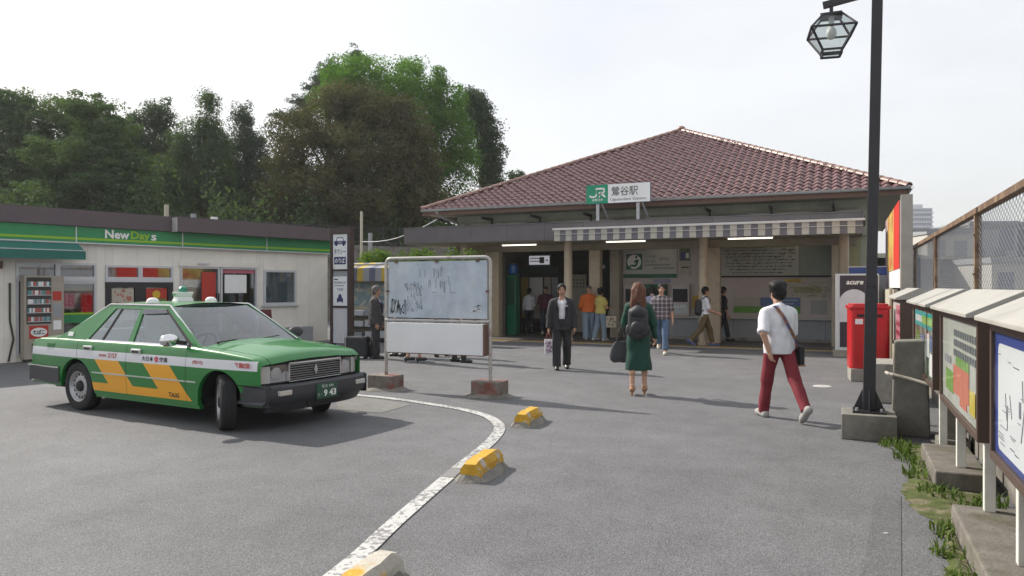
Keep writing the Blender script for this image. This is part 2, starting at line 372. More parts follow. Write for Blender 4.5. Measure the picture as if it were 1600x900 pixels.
order = sorted([i for i, (k, M) in enumerate(cells) if k == 0], key=lambda i: front[i])
near = set(order[:300])
inv = INV[roof]
rest = MB(); rng = random.Random(3)
for i, (k, M) in enumerate(cells):
    J = M @ Matrix.Rotation(rng.uniform(-0.02, 0.02), 4, 'Z') @ Matrix.Translation((0, 0, rng.uniform(0, 0.012)))
    if i in near:
        o = put('roof_tile', TILE_ME, roof); o.matrix_local = inv @ J
    else: rest.add(tv, tf, 0, J)
o = part('tile_field', rest, M_TILES, roof, smooth=True, kind='stuff')
# ridge caps on the hips
cap = MB(); n = 8; cv = []
for yy, r_ in ((0, 0.115), (0.33, 0.095)):
    cv += [(r_*math.cos(math.pi*i/n), yy, r_*0.85*math.sin(math.pi*i/n)) for i in range(n+1)]
cv += [(0.092*math.cos(math.pi*i/n), 0.0, 0.075*math.sin(math.pi*i/n)) for i in range(n+1)]
cap.add(cv, [(i, i+1, n+2+i, n+1+i) for i in range(n)]+[(2*n+2+i, 2*n+3+i, i+1, i) for i in range(n)])
CAP_ME = cap.mesh('ridge_tile', M_RIDGE, smooth=True)
apex = Vector((AX, AY, PZ+0.03))
for cx, cy in ((1, -1), (-1, -1), (1, 1), (-1, 1)):
    c0 = Vector((AX+cx*(HX+0.03), AY+cy*(HY+0.03), EZ+0.05)); d = apex-c0; ln = d.length; d.normalize()
    up = Vector((0, 0, 1)); rt = d.cross(up).normalized(); u2 = rt.cross(d)
    Rm = Matrix(((rt.x, d.x, u2.x, 0), (rt.y, d.y, u2.y, 0), (rt.z, d.z, u2.z, 0), (0, 0, 0, 1)))
    k = int(ln/0.29)
    for i in range(k):
        o = put('ridge_tile', CAP_ME, roof); o.matrix_local = inv @ (Matrix.Translation(c0+d*(i*0.29)) @ Rm)
mb = MB(); mb.ball(apex+Vector((0, 0, 0.06)), 0.13, 10, 6, sc=(1.2, 1.2, 0.8)); part('ridge_cap', mb, M_RIDGE, roof, smooth=True)
# eaves
def gutter(p0, p1):
    mb = MB(); p0 = Vector(p0); p1 = Vector(p1); d = (p1-p0).normalized(); s_ = d.cross(Vector((0, 0, 1)))
    rows = []
    for p in (p0, p1): rows.append([p+s_*(0.065*math.cos(a))+Vector((0, 0, 0.065*math.sin(a))) for a in [math.pi+math.pi*i/8 for i in range(9)]])
    mb.grid(rows); mb.grid([[q+Vector((0, 0, 0.004))+s_*(-0.001) for q in r] for r in rows], flip=True)
    k = int((p1-p0).length/0.9)
    return mb
part('gutter', gutter((AX-HX, AY-HY-0.07, EZ+0.03), (AX+HX+0.07, AY-HY-0.07, EZ+0.03)), M_GUT, st, smooth=True)
part('gutter', gutter((AX+HX+0.07, AY-HY-0.07, EZ+0.03), (AX+HX+0.07, AY+HY, EZ+0.03)), M_GUT, st, smooth=True)
mb = MB(); mb.box(AX-HX+.02, AX+HX-.02, AY-HY, AY-HY+0.03, EZ-0.16, EZ+0.0); part('eave_board', mb, M_BROWNB, st)
mb = MB(); mb.box(AX+HX-.02, AX+HX+.01, AY-HY, AY+HY, EZ-0.16, EZ); part('eave_board', mb, M_BROWNB, st)
mb = MB(); mb.box(AX-HX-.01, AX-HX+.02, AY-HY, AY+HY, EZ-0.16, EZ); part('eave_board', mb, M_BROWNB, st)
mb = MB(); mb.box(AX-HX+.03, AX+HX-.03, AY-HY+.03, AY-HY+1.1, EZ-0.13, EZ-0.09); mb.box(AX+HX-1.0, AX+HX-.03, AY-HY+1.11, AY+HY, EZ-0.13, EZ-0.09); part('soffit', mb, M_SOFF, st)
for x in (-12.2, -10.6, -8.9, -7.2, -3.6, -1.9, -0.3):
    mb = MB(); mb.box(x, x+.05, 21.35, 22.18, 3.78, 3.86); mb.box(x, x+.05, 22.10, 22.17, 3.6, 3.78); part('eave_bracket', mb, M_DARK, st)
# upper walls
mb = MB(); mb.box(-11.9, 0.55, 22.2, 22.35, 3.0, 3.97); part('upper_wall', mb, M_PGREEN, st)
mb = MB(); mb.box(0.40, 0.55, 22.36, 34.3, 0.0, 3.97); part('side_wall', mb, M_PGREEN, st)
mb = MB(); mb.box(-11.9, -11.75, 22.36, 34.3, 0.0, 3.97); part('side_wall', mb, M_PGREEN, st)
for dz, y0 in ((0.0, 22.15), (0.07, 22.16)):
    pts = [(-11.6+i*0.6, y0, 3.58+dz+0.035*math.sin(i*1.3+dz*30)) for i in range(20)]
    mb = MB(); mb.path(pts, 0.012, 5); part('cable', mb, M_BLACK, st)
mb = MB(); mb.box(-11.7, 0.3, 22.12, 22.19, 3.72, 3.76); part('wall_conduit', mb, M_SOFF, st)
mb = MB(); mb.path([(-12.1, 21.13, 4.05), (-12.0, 21.5, 3.85), (-11.8, 22.1, 3.75), (-11.8, 22.15, 3.4)], 0.045, 8); part('downpipe', mb, M_GUT, st, smooth=True)
# canopy
x0 = -12.8
for i in range(11):
    a0 = x0+i*1.2; mb = MB(); mb.box(a0+.003, min(a0+1.197, 0.42), 20.29, 20.33, 2.98, 3.46); part('fascia_panel', mb, M_FASC, st)
mb = MB(); mb.box(-12.8, -12.76, 20.34, 22.19, 2.98, 3.46); mb.box(0.38, 0.42, 20.34, 22.19, 2.98, 3.46); part('fascia_panel', mb, M_FASC, st)
mb = MB(); mb.box(-12.8, 0.42, 20.27, 20.36, 3.463, 3.49); part('fascia_trim', mb, M_FASC, st)
mb = MB(); mb.box(-12.75, 0.37, 20.34, 22.19, 3.40, 3.44); part('canopy_roof', mb, M_GREYP, st)
mb = MB(); mb.box(-12.75, 0.37, 20.34, 22.5, 2.96, 2.99); part('canopy_ceiling', mb, M_SOFF, st)
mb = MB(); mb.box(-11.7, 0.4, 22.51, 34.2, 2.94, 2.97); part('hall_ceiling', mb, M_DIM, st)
mb = MB(); mb.box(-11.8, 0.3, 21.92, 22.08, 2.74, 2.955); part('lintel', mb, M_SOFF, st)
# columns
for x in (-10.98, -7.50, -3.56, -0.02):
    mb = MB(); mb.lathe([(0.001, 0), (0.125, 0), (0.125, 2.96)], 20, M=Matrix.Translation((x, 20.95, 0))); mb.lathe([(0.126, 0.0), (0.15, 0.0), (0.15, 0.08), (0.126, 0.1)], 20, M=Matrix.Translation((x, 20.95, 0)))
    part('column', mb, M_COL, st, smooth=True)
for x, w in ((-10.34, 0.28), (-6.98, 0.34), (-3.42, 0.34), (-0.2, 0.24)):
    mb = MB(); mb.box(x-w/2, x+w/2, 21.85, 22.15, 0, 2.74); part('pier', mb, M_COL, st, bevel=0.01)
# front wall left of the concourse
mb = MB(); mb.box(-11.75, -10.49, 21.95, 22.1, 0, 2.74); part('front_wall', mb, M_BEIGE, st)
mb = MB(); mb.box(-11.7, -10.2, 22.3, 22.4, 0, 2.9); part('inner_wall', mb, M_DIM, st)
mb = MB(); mb.box(-0.06, 0.40, 22.0, 22.14, 0, 2.95); part('front_wall', mb, mat('yellowish_wall', (0.36, 0.34, 0.20), 0.8, var=0.15), st)
# concourse walls
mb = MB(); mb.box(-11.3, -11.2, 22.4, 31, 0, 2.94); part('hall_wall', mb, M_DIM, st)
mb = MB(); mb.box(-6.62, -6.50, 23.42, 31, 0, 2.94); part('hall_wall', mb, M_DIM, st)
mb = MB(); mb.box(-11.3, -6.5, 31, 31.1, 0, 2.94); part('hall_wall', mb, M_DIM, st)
mb = MB(); mb.box(-6.50, 0.39, 23.30, 23.42, 0, 2.94); part('ticket_wall', mb, M_PINKW, st)
mb = MB(); mb.box(-6.80, -6.50, 22.9, 23.29, 0, 2.94); part('pier', mb, M_BEIGE, st, bevel=0.01)
mb = MB(); mb.box(-11.2, -6.7, 27.5, 27.6, 2.3, 2.93); part('hall_beam', mb, M_DIM, st)
for x in (-10.6, -9.6, -8.6, -7.6):
    mb = MB(); mb.box(x-.12, x+.12, 27.6, 29.2, 0.0, 1.05); part('ticket_gate', mb, M_STEEL, st, bevel=0.04)
# floor and tactile edge
mb = MB(); mb.box(-11.7, 0.39, 20.55, 31, 0.002, 0.012); structure('concourse_paving', mb, M_FLOOR)
pav = bpy.data.objects['concourse_paving']
tl = MB(); tl.box(-0.195, 0.195, -0.15, 0.15, 0, 0.012)
for i in range(3):
    for j in range(4): tl.lathe([(0.018, 0.012), (0.014, 0.017), (0.001, 0.017)], 6, M=Matrix.Translation((-0.14+0.093*j, -0.1+0.1*i, 0)))
TACT = tl.mesh('tactile_tile', M_YEL)
for i in range(31):
    put('tactile_tile', TACT, pav, loc=(-11.6+i*0.4, 20.37, 0.003))
mb = MB(); mb.box(-11.7, 0.39, 20.17, 20.21, 0.0, 0.02); structure('concourse_edge', mb, M_CONC)
# tubes
for x0, x1, y in ((-9.8, -8.6, 21.2), (-11.0, -10.0, 24.9), (-10.6, -9.6, 28.6), (-8.9, -7.7, 24.7), (-8.5, -7.5, 28.3), (-6.3, -5.1, 20.75), (-2.9, -1.7, 20.75), (-5.6, -4.4, 22.8), (-1.9, -0.7, 22.8)):
    mb = MB(); mb.box(x0, x1, y-.06, y+.06, 2.925, 2.945); fx = part('light_fitting', mb, M_WHITE, st)
    mb = MB(); mb.tube((x0+.03, y, 2.905), (x1-.03, y, 2.905), 0.018); part('fluorescent_tube', mb, M_TUBE, fx)
# ticket wall furniture
def board(name, a0, a1, z0, z1, y, m, th=0.02, parent=st, **kw):
    mb = MB(); mb.box(a0, a1, y-th, y, z0, z1); return part(name, mb, m, parent, **kw)
WY = 23.298
bd = board('line_sign', -6.45, -4.75, 1.90, 2.87, WY, mat('sign_cream', (0.46, 0.46, 0.42), 0.6, var=0.06), 0.06)
for z0, z1 in ((2.79, 2.872), (1.898, 2.02)): board('green_band', -6.452, -4.748, z0, z1, WY-0.058, M_GREEN, 0.006, bd)
board('pictogram', -6.36, -5.84, 2.16, 2.66, WY-0.058, M_GREEN, 0.006, bd)
mb = MB(); mb.lathe([(0.001, 0), (0.225, 0), (0.225, 0.004)], 28, M=Matrix.Translation((-6.10, WY-.066, 2.41)) @ Matrix.Rotation(R(90), 4, 'X')); part('pictogram_disc', mb, M_WHITE, bd)
mb = MB(); y = WY-0.072
for p0, p1, w in (((-6.19, 2.30), (-6.04, 2.27), .06), ((-6.04, 2.28), (-5.98, 2.48), .07), ((-6.20, 2.30), (-6.25, 2.22), .05), ((-6.10, 2.38), (-6.03, 2.46), .05)):
    mb.bar((p0[0], y, p0[1]), (p1[0], y, p1[1]), 0.006, w, up=(0, 0, 1))
mb.ball((-6.03, y, 2.56), 0.04, 10, 6, sc=(1, .1, 1)); part('seated_figure', mb, M_GREEN, bd)
tm_ = MB(); y = WY-0.062
text(tm_, '山手線', (-5.74, y, 2.52), (1, 0, 0), (0, 0, 1), .10, .32); text(tm_, '内 回', (-5.74, y, 2.36), (1, 0, 0), (0, 0, 1), .10, .30)
text(tm_, '優先席', (-5.30, y, 2.44), (1, 0, 0), (0, 0, 1), .10, .30)
for k, (xa, xb, z) in enumerate(((-5.76, -4.95, 2.28), (-5.48, -4.85, 2.18))):
    x = xa
    while x < xb: tm_.box(x, x+.035, y-.001, y, z, z+.045); x += .055
part('sign_lettering', tm_, mat('print_grey', (0.16, 0.15, 0.13), 0.6), bd, kind='stuff')
M_POSTB = mat('poster_blue', (0.06, 0.07, 0.20), 0.5); M_LIME = mat('poster_lime', (0.12, 0.33, 0.03), 0.5); M_POSTC = mat('poster_cream', (0.46, 0.42, 0.34), 0.6, var=0.12)
p = board('notice', -4.68, -4.36, 2.42, 2.85, WY, mat('poster_olive', (0.12, 0.16, 0.08), 0.6)); board('notice_print', -4.64, -4.5, 2.45, 2.7, WY-.021, M_POSTB, .004, p); board('notice_print', -4.48, -4.39, 2.5, 2.66, WY-.021, M_WHITE, .004, p)
p = board('notice', -4.66, -4.34, 1.98, 2.38, WY, M_POSTC); board('notice_print', -4.62, -4.38, 2.2, 2.24, WY-.021, M_BLACK, .003, p)
# ticket machines
for x, w, body, scr in ((-5.42, 0.72, M_GREEN, M_BLACK), (-4.62, 0.56, M_PINKW, M_BLACK), (-6.12, 0.56, M_PINKW, M_BLACK)):
    mb = MB(); mb.box(x-w/2, x+w/2, 23.10, 23.297, 0.72, 1.70); tmch = part('ticket_machine', mb, body, st, bevel=0.015)
    board('screen', x-w*.4, x+w*.4, 1.15, 1.55, 23.097, scr, .01, tmch)
    board('coin_panel', x-w*.4, x+w*.4, 0.80, 1.08, 23.097, M_STEEL, .012, tmch)
    for q in range(4): board('button', x-w*.33+q*w*.17, x-w*.33+q*w*.17+.05, 0.98, 1.03, 23.083, M_WHITE, .008, tmch)
board('notice', -4.28, -4.05, 0.95, 1.35, WY, mat('poster_amber', (0.50, 0.30, 0.03), 0.6))
board('notice', -5.5, -4.95, 1.74, 1.86, WY, mat('poster_lilac', (0.30, 0.30, 0.42), 0.6))
board('notice', -4.9, -4.78, 1.2, 1.6, WY, M_POSTC)
# counter ledge and base
mb = MB(); mb.box(-6.45, 0.35, 23.02, 23.298, 0.66, 0.71); part('counter_ledge', mb, mat('ledge_pale', (0.5, 0.49, 0.46), 0.5), st, bevel=0.008)
for i in range(8):
    a0 = -6.45+i*0.85; mb = MB(); mb.box(a0+.004, a0+.846, 23.14, 23.298, 0.1, 0.66); part('counter_panel', mb, M_GREYP, st)
mb = MB(); mb.box(-6.45, 0.35, 23.10, 23.298, 0.0, 0.1); part('counter_plinth', mb, M_CONC, st)
# route map
rm = board('route_map', -3.5, -1.22, 1.95, 2.92, WY, mat('map_paper', (0.42, 0.43, 0.37), 0.55, var=0.08), 0.05)
mb = MB(); y = WY-.053; rr = random.Random(5)
for i in range(9):
    z = 2.03+i*0.095; xa = -3.42+rr.uniform(0, .5); xb = -1.3-rr.uniform(0, .45); mb.box(xa, xb, y-.002, y, z, z+.012)
    for q in range(12):
        x = xa+(xb-xa)*rr.random(); mb.box(x, x+.03, y-.003, y, z-.012, z+.024)
for i in range(28):
    a = 2*math.pi*i/28; b_ = 2*math.pi*(i+1)/28
    mb.bar((-2.62+.33*math.cos(a), y, 2.42+.2*math.sin(a)), (-2.62+.33*math.cos(b_), y, 2.42+.2*math.sin(b_)), .004, .014)
for i in range(10):
    xa = -3.3+i*.2; mb.bar((xa, y, 2.05+.2*rr.random()), (xa+.15, y, 2.6+.25*rr.random()), .004, .008)
for i in range(16): x = -1.9+rr.random()*.6; z = 2.0+.85*rr.random(); mb.box(x, x+.09, y-.002, y, z, z+.022)
part('route_print', mb, mat('print_olive', (0.09, 0.095, 0.07), 0.6), rm, kind='stuff')
mb = MB(); mb.box(-2.66, -2.60, y-.005, y, 2.52, 2.56); part('route_mark', mb, mat('print_red', (0.35, 0.05, 0.03), 0.6), rm)
board('map_cover', -1.19, -0.36, 1.95, 2.92, WY, mat('dull_green_panel', (0.20, 0.23, 0.17), 0.35, var=0.1), 0.05)
mb = MB(); mb.box(-3.52, -0.34, WY-.06, WY, 1.90, 1.945); part('map_rail', mb, M_DARK, st)
b2 = board('area_map', -1.72, -0.36, 1.30, 1.88, WY, M_POSTC, 0.03)
mb = MB(); y = WY-.033
for i in range(60):
    x = -1.68+1.2*rr.random(); z = 1.33+.42*rr.random(); mb.box(x, x+.05+.1*rr.random(), y-.002, y, z, z+.015)
part('map_print', mb, mat('print_faded', (0.25, 0.2, 0.16), 0.6), b2, kind='stuff')
board('map_title', -1.6, -1.15, 1.76, 1.84, WY-.031, mat('poster_amber', (0.5, 0.3, 0.03)), .004, b2)
board('map_area', -1.35, -0.6, 1.45, 1.62, WY-.031, mat('map_greenish', (0.33, 0.34, 0.16), 0.6, var=.3, vs=12), .002, b2)
board('lime_banner', -3.05, -1.18, 0.84, 1.03, WY, M_LIME, 0.03)
board('poster', -3.05, -2.30, 1.035, 1.30, WY, M_POSTC, 0.03)
p = board('poster', -2.28, -1.18, 1.035, 1.30, WY, mat('poster_sky', (0.09, 0.16, 0.33), 0.5), 0.03)
mb = MB(); 
for z, n_ in ((1.20, 14), (1.10, 12)):
    for q in range(n_): mb.box(-1.95+q*.05, -1.95+q*.05+.035, WY-.034, WY-.031, z, z+.045)
part('poster_print', mb, mat('print_pale', (0.4, 0.45, 0.55), 0.6), p, kind='stuff')
board('notice', -0.9, -0.45, 0.82, 1.22, WY, mat('notice_grey', (0.36, 0.36, 0.34), 0.6), 0.01)
# concourse things
o = thing('phone_kiosk', 'slim green kiosk pillar topped by a blue globe in the concourse', 'kiosk', (-10.1, 22.75, 0), world=True)
mb = MB(); mb.box(-10.27, -9.93, 22.6, 22.95, 0.012, 2.02); part('cabinet', mb, mat('kiosk_green', (0.01, 0.16, 0.075), 0.35), o, bevel=0.03)
mb = MB(); mb.box(-10.24, -9.96, 22.592, 22.6, 1.0, 1.9); part('cabinet_panel', mb, mat('kiosk_dark', (0.02, 0.09, 0.05), 0.3), o)
mb = MB(); mb.lathe([(0.001, 2.40), (0.10, 2.385), (0.165, 2.32), (0.175, 2.2), (0.165, 2.06), (0.12, 2.02)][::-1], 20, M=Matrix.Translation((-10.1, 22.77, 0))); part('globe', mb, mat('kiosk_blue', (0.01, 0.12, 0.42), 0.25), o, smooth=True)
o = thing('hanging_sign', 'white hanging direction sign above the concourse entrance', 'sign', (-8.95, 22.3, 2.9), world=True)
mb = MB(); mb.box(-9.33, -8.57, 22.26, 22.34, 2.30, 2.64); part('sign_box', mb, M_DARK, o, bevel=.01)
mb = MB(); mb.box(-9.30, -8.60, 22.254, 22.258, 2.33, 2.61); f_ = part('sign_face', mb, mat('sign_lit', (0.55, 0.56, 0.6), 0.4, emit=(0.8, 0.82, 0.9), es=0.22), o)
mb = MB()
for z in (2.51, 2.42):
    for q in range(6): mb.box(-9.26+q*.055, -9.26+q*.055+.04, 22.249, 22.252, z, z+.04)
mb.box(-8.94, -8.78, 22.249, 22.252, 2.37, 2.57); mb.box(-8.75, -8.66, 22.249, 22.252, 2.455, 2.475); mb.bar((-8.69, 22.25, 2.50), (-8.65, 22.25, 2.465), .004, .015); mb.bar((-8.69, 22.25, 2.43), (-8.65, 22.25, 2.465), .004, .015)
part('sign_print', mb, M_BLACK, f_, kind='stuff')
for x in (-9.25, -8.65): mb = MB(); mb.tube((x, 22.3, 2.64), (x, 22.3, 2.94), .012); part('hanger', mb, M_DARK, o)
o = thing('notice_stand', 'glazed poster stand with a yellow strip inside the concourse', 'notice board', (-9.8, 24.5, 0), world=True)
mb = MB(); mb.box(-10.6, -9.1, 24.5, 24.58, 0.35, 2.1); mb.box(-10.55, -10.47, 24.5, 24.56, 0.012, .35); mb.box(-9.25, -9.17, 24.5, 24.56, 0.012, .35); part('stand_frame', mb, M_DARK, o)
for a0, a1, m in ((-10.55, -10.28, mat('strip_yellow', (0.45, 0.33, 0.06))), (-10.22, -9.72, M_WHITE), (-9.66, -9.42, M_POSTC), (-9.38, -9.15, M_GREYP)): mb = MB(); mb.box(a0, a1, 24.488, 24.498, .5, 1.95); part('poster', mb, m, o)
mb = MB(); mb.box(-10.6, -9.1, 24.46, 24.499, 2.1, 2.35); part('header', mb, mat('dark_green_header', (0.03, 0.06, 0.035)), o)
o = thing('wall_chart', 'pale framed chart with rows of dots inside the concourse', 'notice board', (-8.75, 25.2, 0), world=True)
mb = MB(); mb.box(-9.05, -8.35, 25.2, 25.24, 0.012, 2.05); part('chart_board', mb, M_POSTC, o)
mb = MB()
for r_ in range(3):
    for q in range(5): mb.box(-8.95+q*.12, -8.95+q*.12+.05, 25.19, 25.198, 1.6+r_*.12, 1.64+r_*.12)
part('chart_print', mb, M_BLACK, o, kind='stuff')
o = thing('departure_sign', 'dark green departure sign hung deep in the hall', 'sign', (-7.6, 26.0, 2.9), world=True)
mb = MB(); mb.box(-8.1, -7.0, 26.0, 26.1, 2.15, 2.5); part('sign_box', mb, mat('dep_green', (0.015, 0.08, 0.04)), o)
mb = MB(); mb.box(-8.05, -7.9, 25.99, 25.998, 2.27, 2.4); part('sign_logo', mb, M_WHITE, o)
for x in (-8.0, -7.1): mb = MB(); mb.tube((x, 26.05, 2.5), (x, 26.05, 2.94), .012); part('hanger', mb, M_DARK, o)
mb = MB(); mb.lathe([(0.02, 2.96), (0.02, 2.86), (0.16, 2.80), (0.16, 2.74), (0.05, 2.70), (0.001, 2.70)], 18, M=Matrix.Translation((-11.35, 20.8, 0)))
tag(part('ceiling_lamp', mb, M_STEEL, None, smooth=True), 'round metal lamp under the left end of the canopy', 'lamp')

# awning: every stripe its own strip of cloth
aw = thing('striped_awning', 'grey and cream striped awning along the canopy edge', 'awning', (-3.5, 20.25, 2.9), world=True)
M_STG = mat('awning_grey', (0.15, 0.146, 0.165), 0.85, var=0.12, rnd=0.08); M_STC = mat('awning_cream', (0.46, 0.44, 0.385), 0.85, var=0.12, rnd=0.06)
n_st = 46; a0, a1 = -7.36, 0.40; w = (a1-a0)/n_st
for i in range(n_st):
    xa = a0+i*w; xb = xa+w-.001; mb = MB()
    sag = 0.012*math.sin(i*0.9)
    pr = [(20.28, 3.262), (19.8, 3.238), (19.42, 3.215), (19.405, 3.13), (19.41+sag*.5, 3.0), (19.40+sag, 2.885-0.008*(i % 2))]
    mb.grid([[(xa, y, z) for y, z in pr], [(xb, y, z) for y, z in pr]]); mb.grid([[(xa, y+.004, z-.003) for y, z in pr], [(xb, y+.004, z-.003) for y, z in pr]], flip=True)
    part('stripe', mb, M_STC if i % 2 == 0 else M_STG, aw)
mb = MB(); mb.box(a0-.04, a1+.04, 19.36, 19.40, 3.18, 3.235); part('front_bar', mb, mat('awning_bar', (0.62, 0.61, 0.58), 0.4), aw, bevel=.008)
mb = MB(); mb.box(a0, a1, 19.385, 19.40, 3.06, 3.072); part('valance_cord', mb, mat('awning_bar', (0.62, 0.61, 0.58)), aw)
for x in (a0+.5, (a0+a1)/2, a1-.1):
    mb = MB(); mb.bar((x, 20.25, 3.16), (x, 19.45, 3.15), .04, .05); part('arm', mb, M_STEEL, aw)
mb = MB(); mb.box(a1+.02, a1+.045, 19.42, 20.27, 3.10, 3.30); part('end_bracket', mb, M_DARK, aw)

# station name sign on the canopy roof
sg = thing('station_sign', 'green and white station name sign standing on the canopy', 'sign', (-5.9, 20.65, 3.44), world=True)
mb = MB(); mb.box(-6.83, -4.95, 20.62, 20.74, 4.0, 4.55); part('sign_box', mb, mat('sign_rim', (0.10, 0.14, 0.2), 0.4), sg, bevel=.006)
mb = MB(); mb.box(-6.82, -6.18, 20.610, 20.618, 4.01, 4.54); part('green_face', mb, mat('jr_green', (0.01, 0.27, 0.15), 0.4, var=.05), sg)
mb = MB(); mb.box(-6.175, -4.96, 20.610, 20.618, 4.01, 4.54); part('white_face', mb, mat('sign_face_white', (0.80, 0.82, 0.82), 0.4, var=.04), sg)
mb = MB(); y = 20.606
def seg(p, w=.055):
    for i in range(len(p)-1):
        mb.bar((p[i][0], y, p[i][1]), (p[i+1][0], y, p[i+1][1]), .004, w)
        mb.lathe([(0.001, 0), (w/2, 0), (w/2, .004)], 8, M=Matrix.Translation((p[i+1][0], y+.002, p[i+1][1])) @ Matrix.Rotation(R(90), 4, 'X'))
seg([(-6.71, 4.245), (-6.70, 4.215), (-6.66, 4.20), (-6.58, 4.20), (-6.54, 4.22), (-6.52, 4.26), (-6.52, 4.43)])
seg([(-6.52, 4.43), (-6.33, 4.43), (-6.29, 4.41), (-6.285, 4.365), (-6.30, 4.325), (-6.34, 4.31), (-6.43, 4.31)]); seg([(-6.40, 4.31), (-6.27, 4.20)])
seg([(-6.43, 4.31), (-6.43, 4.20)], .05)
part('logo', mb, M_WHITE, sg)
mb = MB(); text(mb, 'JR東日本', (-6.65, y, 4.07), (1, 0, 0), (0, 0, 1), .075, .33, bold=.02); part('logo_caption', mb, M_WHITE, sg, kind='stuff')
mb = MB(); text(mb, '鶯谷駅', (-6.08, y, 4.20), (1, 0, 0), (0, 0, 1), .27, .78, bold=.012); part('name_lettering', mb, mat('letter_grey', (0.18, 0.175, 0.17)), sg, kind='stuff')
mb = MB(); text(mb, 'Uguisudani Station', (-6.10, y, 4.045), (1, 0, 0), (0, 0, 1), .105, 1.02, bold=.005); part('name_caption', mb, mat('letter_grey', (0.18, 0.175, 0.17)), sg, kind='stuff')
for x in (-6.50, -5.32):
    mb = MB(); mb.box(x-.045, x+.045, 20.66, 20.72, 3.44, 4.0); part('leg', mb, M_STEEL, sg)
    mb = MB(); mb.bar((x+.1, 20.74, 4.02), (x+.16, 21.5, 3.45), .04, .04); part('brace', mb, M_GREYP, sg)
# antenna behind the roof
an = thing('roof_antenna', 'thin rooftop antenna above the left hip of the roof', 'antenna', (-12.2, 24.0, 4.5), world=True)
mb = MB(); mb.tube((-12.2, 24.1, 4.3), (-12.2, 24.1, 5.32), .02); part('mast', mb, M_STEEL, an)
mb = MB(); mb.bar((-12.63, 23.9, 5.44), (-11.83, 24.3, 5.12), .03, .03); part('boom', mb, M_STEEL, an)
for t in (0.15, 0.4, 0.6, 0.85):
    p_ = Vector((-12.63, 23.9, 5.45)).lerp(Vector((-11.83, 24.3, 5.13)), t); mb = MB(); mb.bar(p_+Vector((-.12, .17, 0)), p_-Vector((-.12, .17, 0)), .012, .012); part('element', mb, M_STEEL, an)
# ================================================================== CONVENIENCE SHOP
M_CREAM = mat('cream_cladding', (0.78, 0.745, 0.67), 0.6, var=0.10, vs=2, rnd=0.04, col2=(0.64, 0.59, 0.50), c2s=1.2, c2t=(0.6, 0.8))
M_ALU = mat('aluminium_frame', (0.55, 0.56, 0.58), 0.4, metal=0.2, var=0.08)
M_PURP = mat('purple_brown_fascia', (0.105, 0.080, 0.088), 0.6, var=0.15, vs=2)
M_SHOPG = mat('shop_green', (0.018, 0.235, 0.080), 0.4, var=0.06); M_SHOPL = mat('shop_lime', (0.25, 0.46, 0.01), 0.4, var=0.05)
M_WGLASS = glass('window_glass', through=0.85, base=.12); M_TEAL = mat('teal_awning', (0.02, 0.14, 0.115), 0.7, var=0.12)
M_RED = mat('poster_red', (0.45, 0.035, 0.02), 0.5, var=0.1)
sh = thing('convenience_store', 'low cream convenience store with green sign band and purple roof edge', 'shop', (-14.29, 18.38, 0), R(76.3))
def sbox(name, x0, x1, y0, y1, z0, z1, m, parent=sh, **kw):
    mb = MB(); mb.box(x0, x1, y0, y1, z0, z1); return part(name, mb, m, parent, **kw)
openings = [(-8.30, -6.66, 0.12, 2.16), (-6.46, -4.83, 0.30, 2.13), (-4.64, -2.44, 0.0, 2.14), (-2.22, -1.14, 1.11, 2.09)]
xs = sorted(set([-13.0+0.56*i for i in range(24) if -13.0+0.56*i < -0.2]+[0.0]+[v for o_ in openings for v in o_[:2]]))
xs = [x for i, x in enumerate(xs) if i == 0 or x-xs[i-1] > 0.02 or any(abs(x-v) < 1e-6 for o_ in openings for v in o_[:2])]
for xa, xb in zip(xs[:-1], xs[1:]):
    op = [o_ for o_ in openings if o_[0]-1e-6 <= xa and xb <= o_[1]+1e-6]
    if xb-xa < 0.01: continue
    if op:
        _, _, z0, z1 = op[0]
        if z0 > 0.05: sbox('wall_panel', xa+.002, xb-.002, 0, .08, 0, z0, M_CREAM)
        sbox('wall_panel', xa+.002, xb-.002, 0, .08, z1, 2.99, M_CREAM)
    else: sbox('wall_panel', xa+.002, xb-.002, 0, .08, 0, 2.99, M_CREAM)
sbox('inner_wall', -13, 0, 3.6, 3.7, 0, 2.99, M_BEIGE); sbox('end_wall', -.08, 0, .085, 5, 0, 2.99, M_CREAM); sbox('end_wall', -13, -12.92, .085, 5, 0, 2.99, M_CREAM); sbox('rear_wall', -13, 0, 5.0, 5.1, 0, 2.99, M_CREAM)
sbox('roof_slab', -13, .05, .0, 5.1, 2.995, 3.2, M_PURP); sbox('shop_ceiling', -12.9, -.1, .1, 3.6, 2.5, 2.55, M_WHITE); sbox('shop_floor', -12.9, -.1, .1, 3.6, .005, .02, M_FLOOR)
sbox('fascia', -13.1, -4.93, -.20, .12, 2.99, 3.32, M_PURP); sbox('fascia', -4.93, .12, -.42, .12, 2.985, 3.325, M_PURP); sbox('fascia_end', -4.95, -4.932, -.425, .1, 2.98, 3.33, mat('pale_metal', (0.45, 0.43, 0.42), .5))
sbox('fascia_step', -13.1, -4.94, -.17, .1, 3.32, 3.36, M_PURP); sbox('fascia_step', -4.93, .12, -.38, .1, 3.325, 3.36, M_PURP)
sbox('roof_post', -5.06, -4.98, -.1, -.02, 3.36, 3.66, M_POSTC); sbox('roof_stub', -4.3, -4.2, 0, .1, 3.36, 3.5, M_GREYP); sbox('roof_stub', -3.75, -3.6, 0, .1, 3.36, 3.46, M_WHITE)
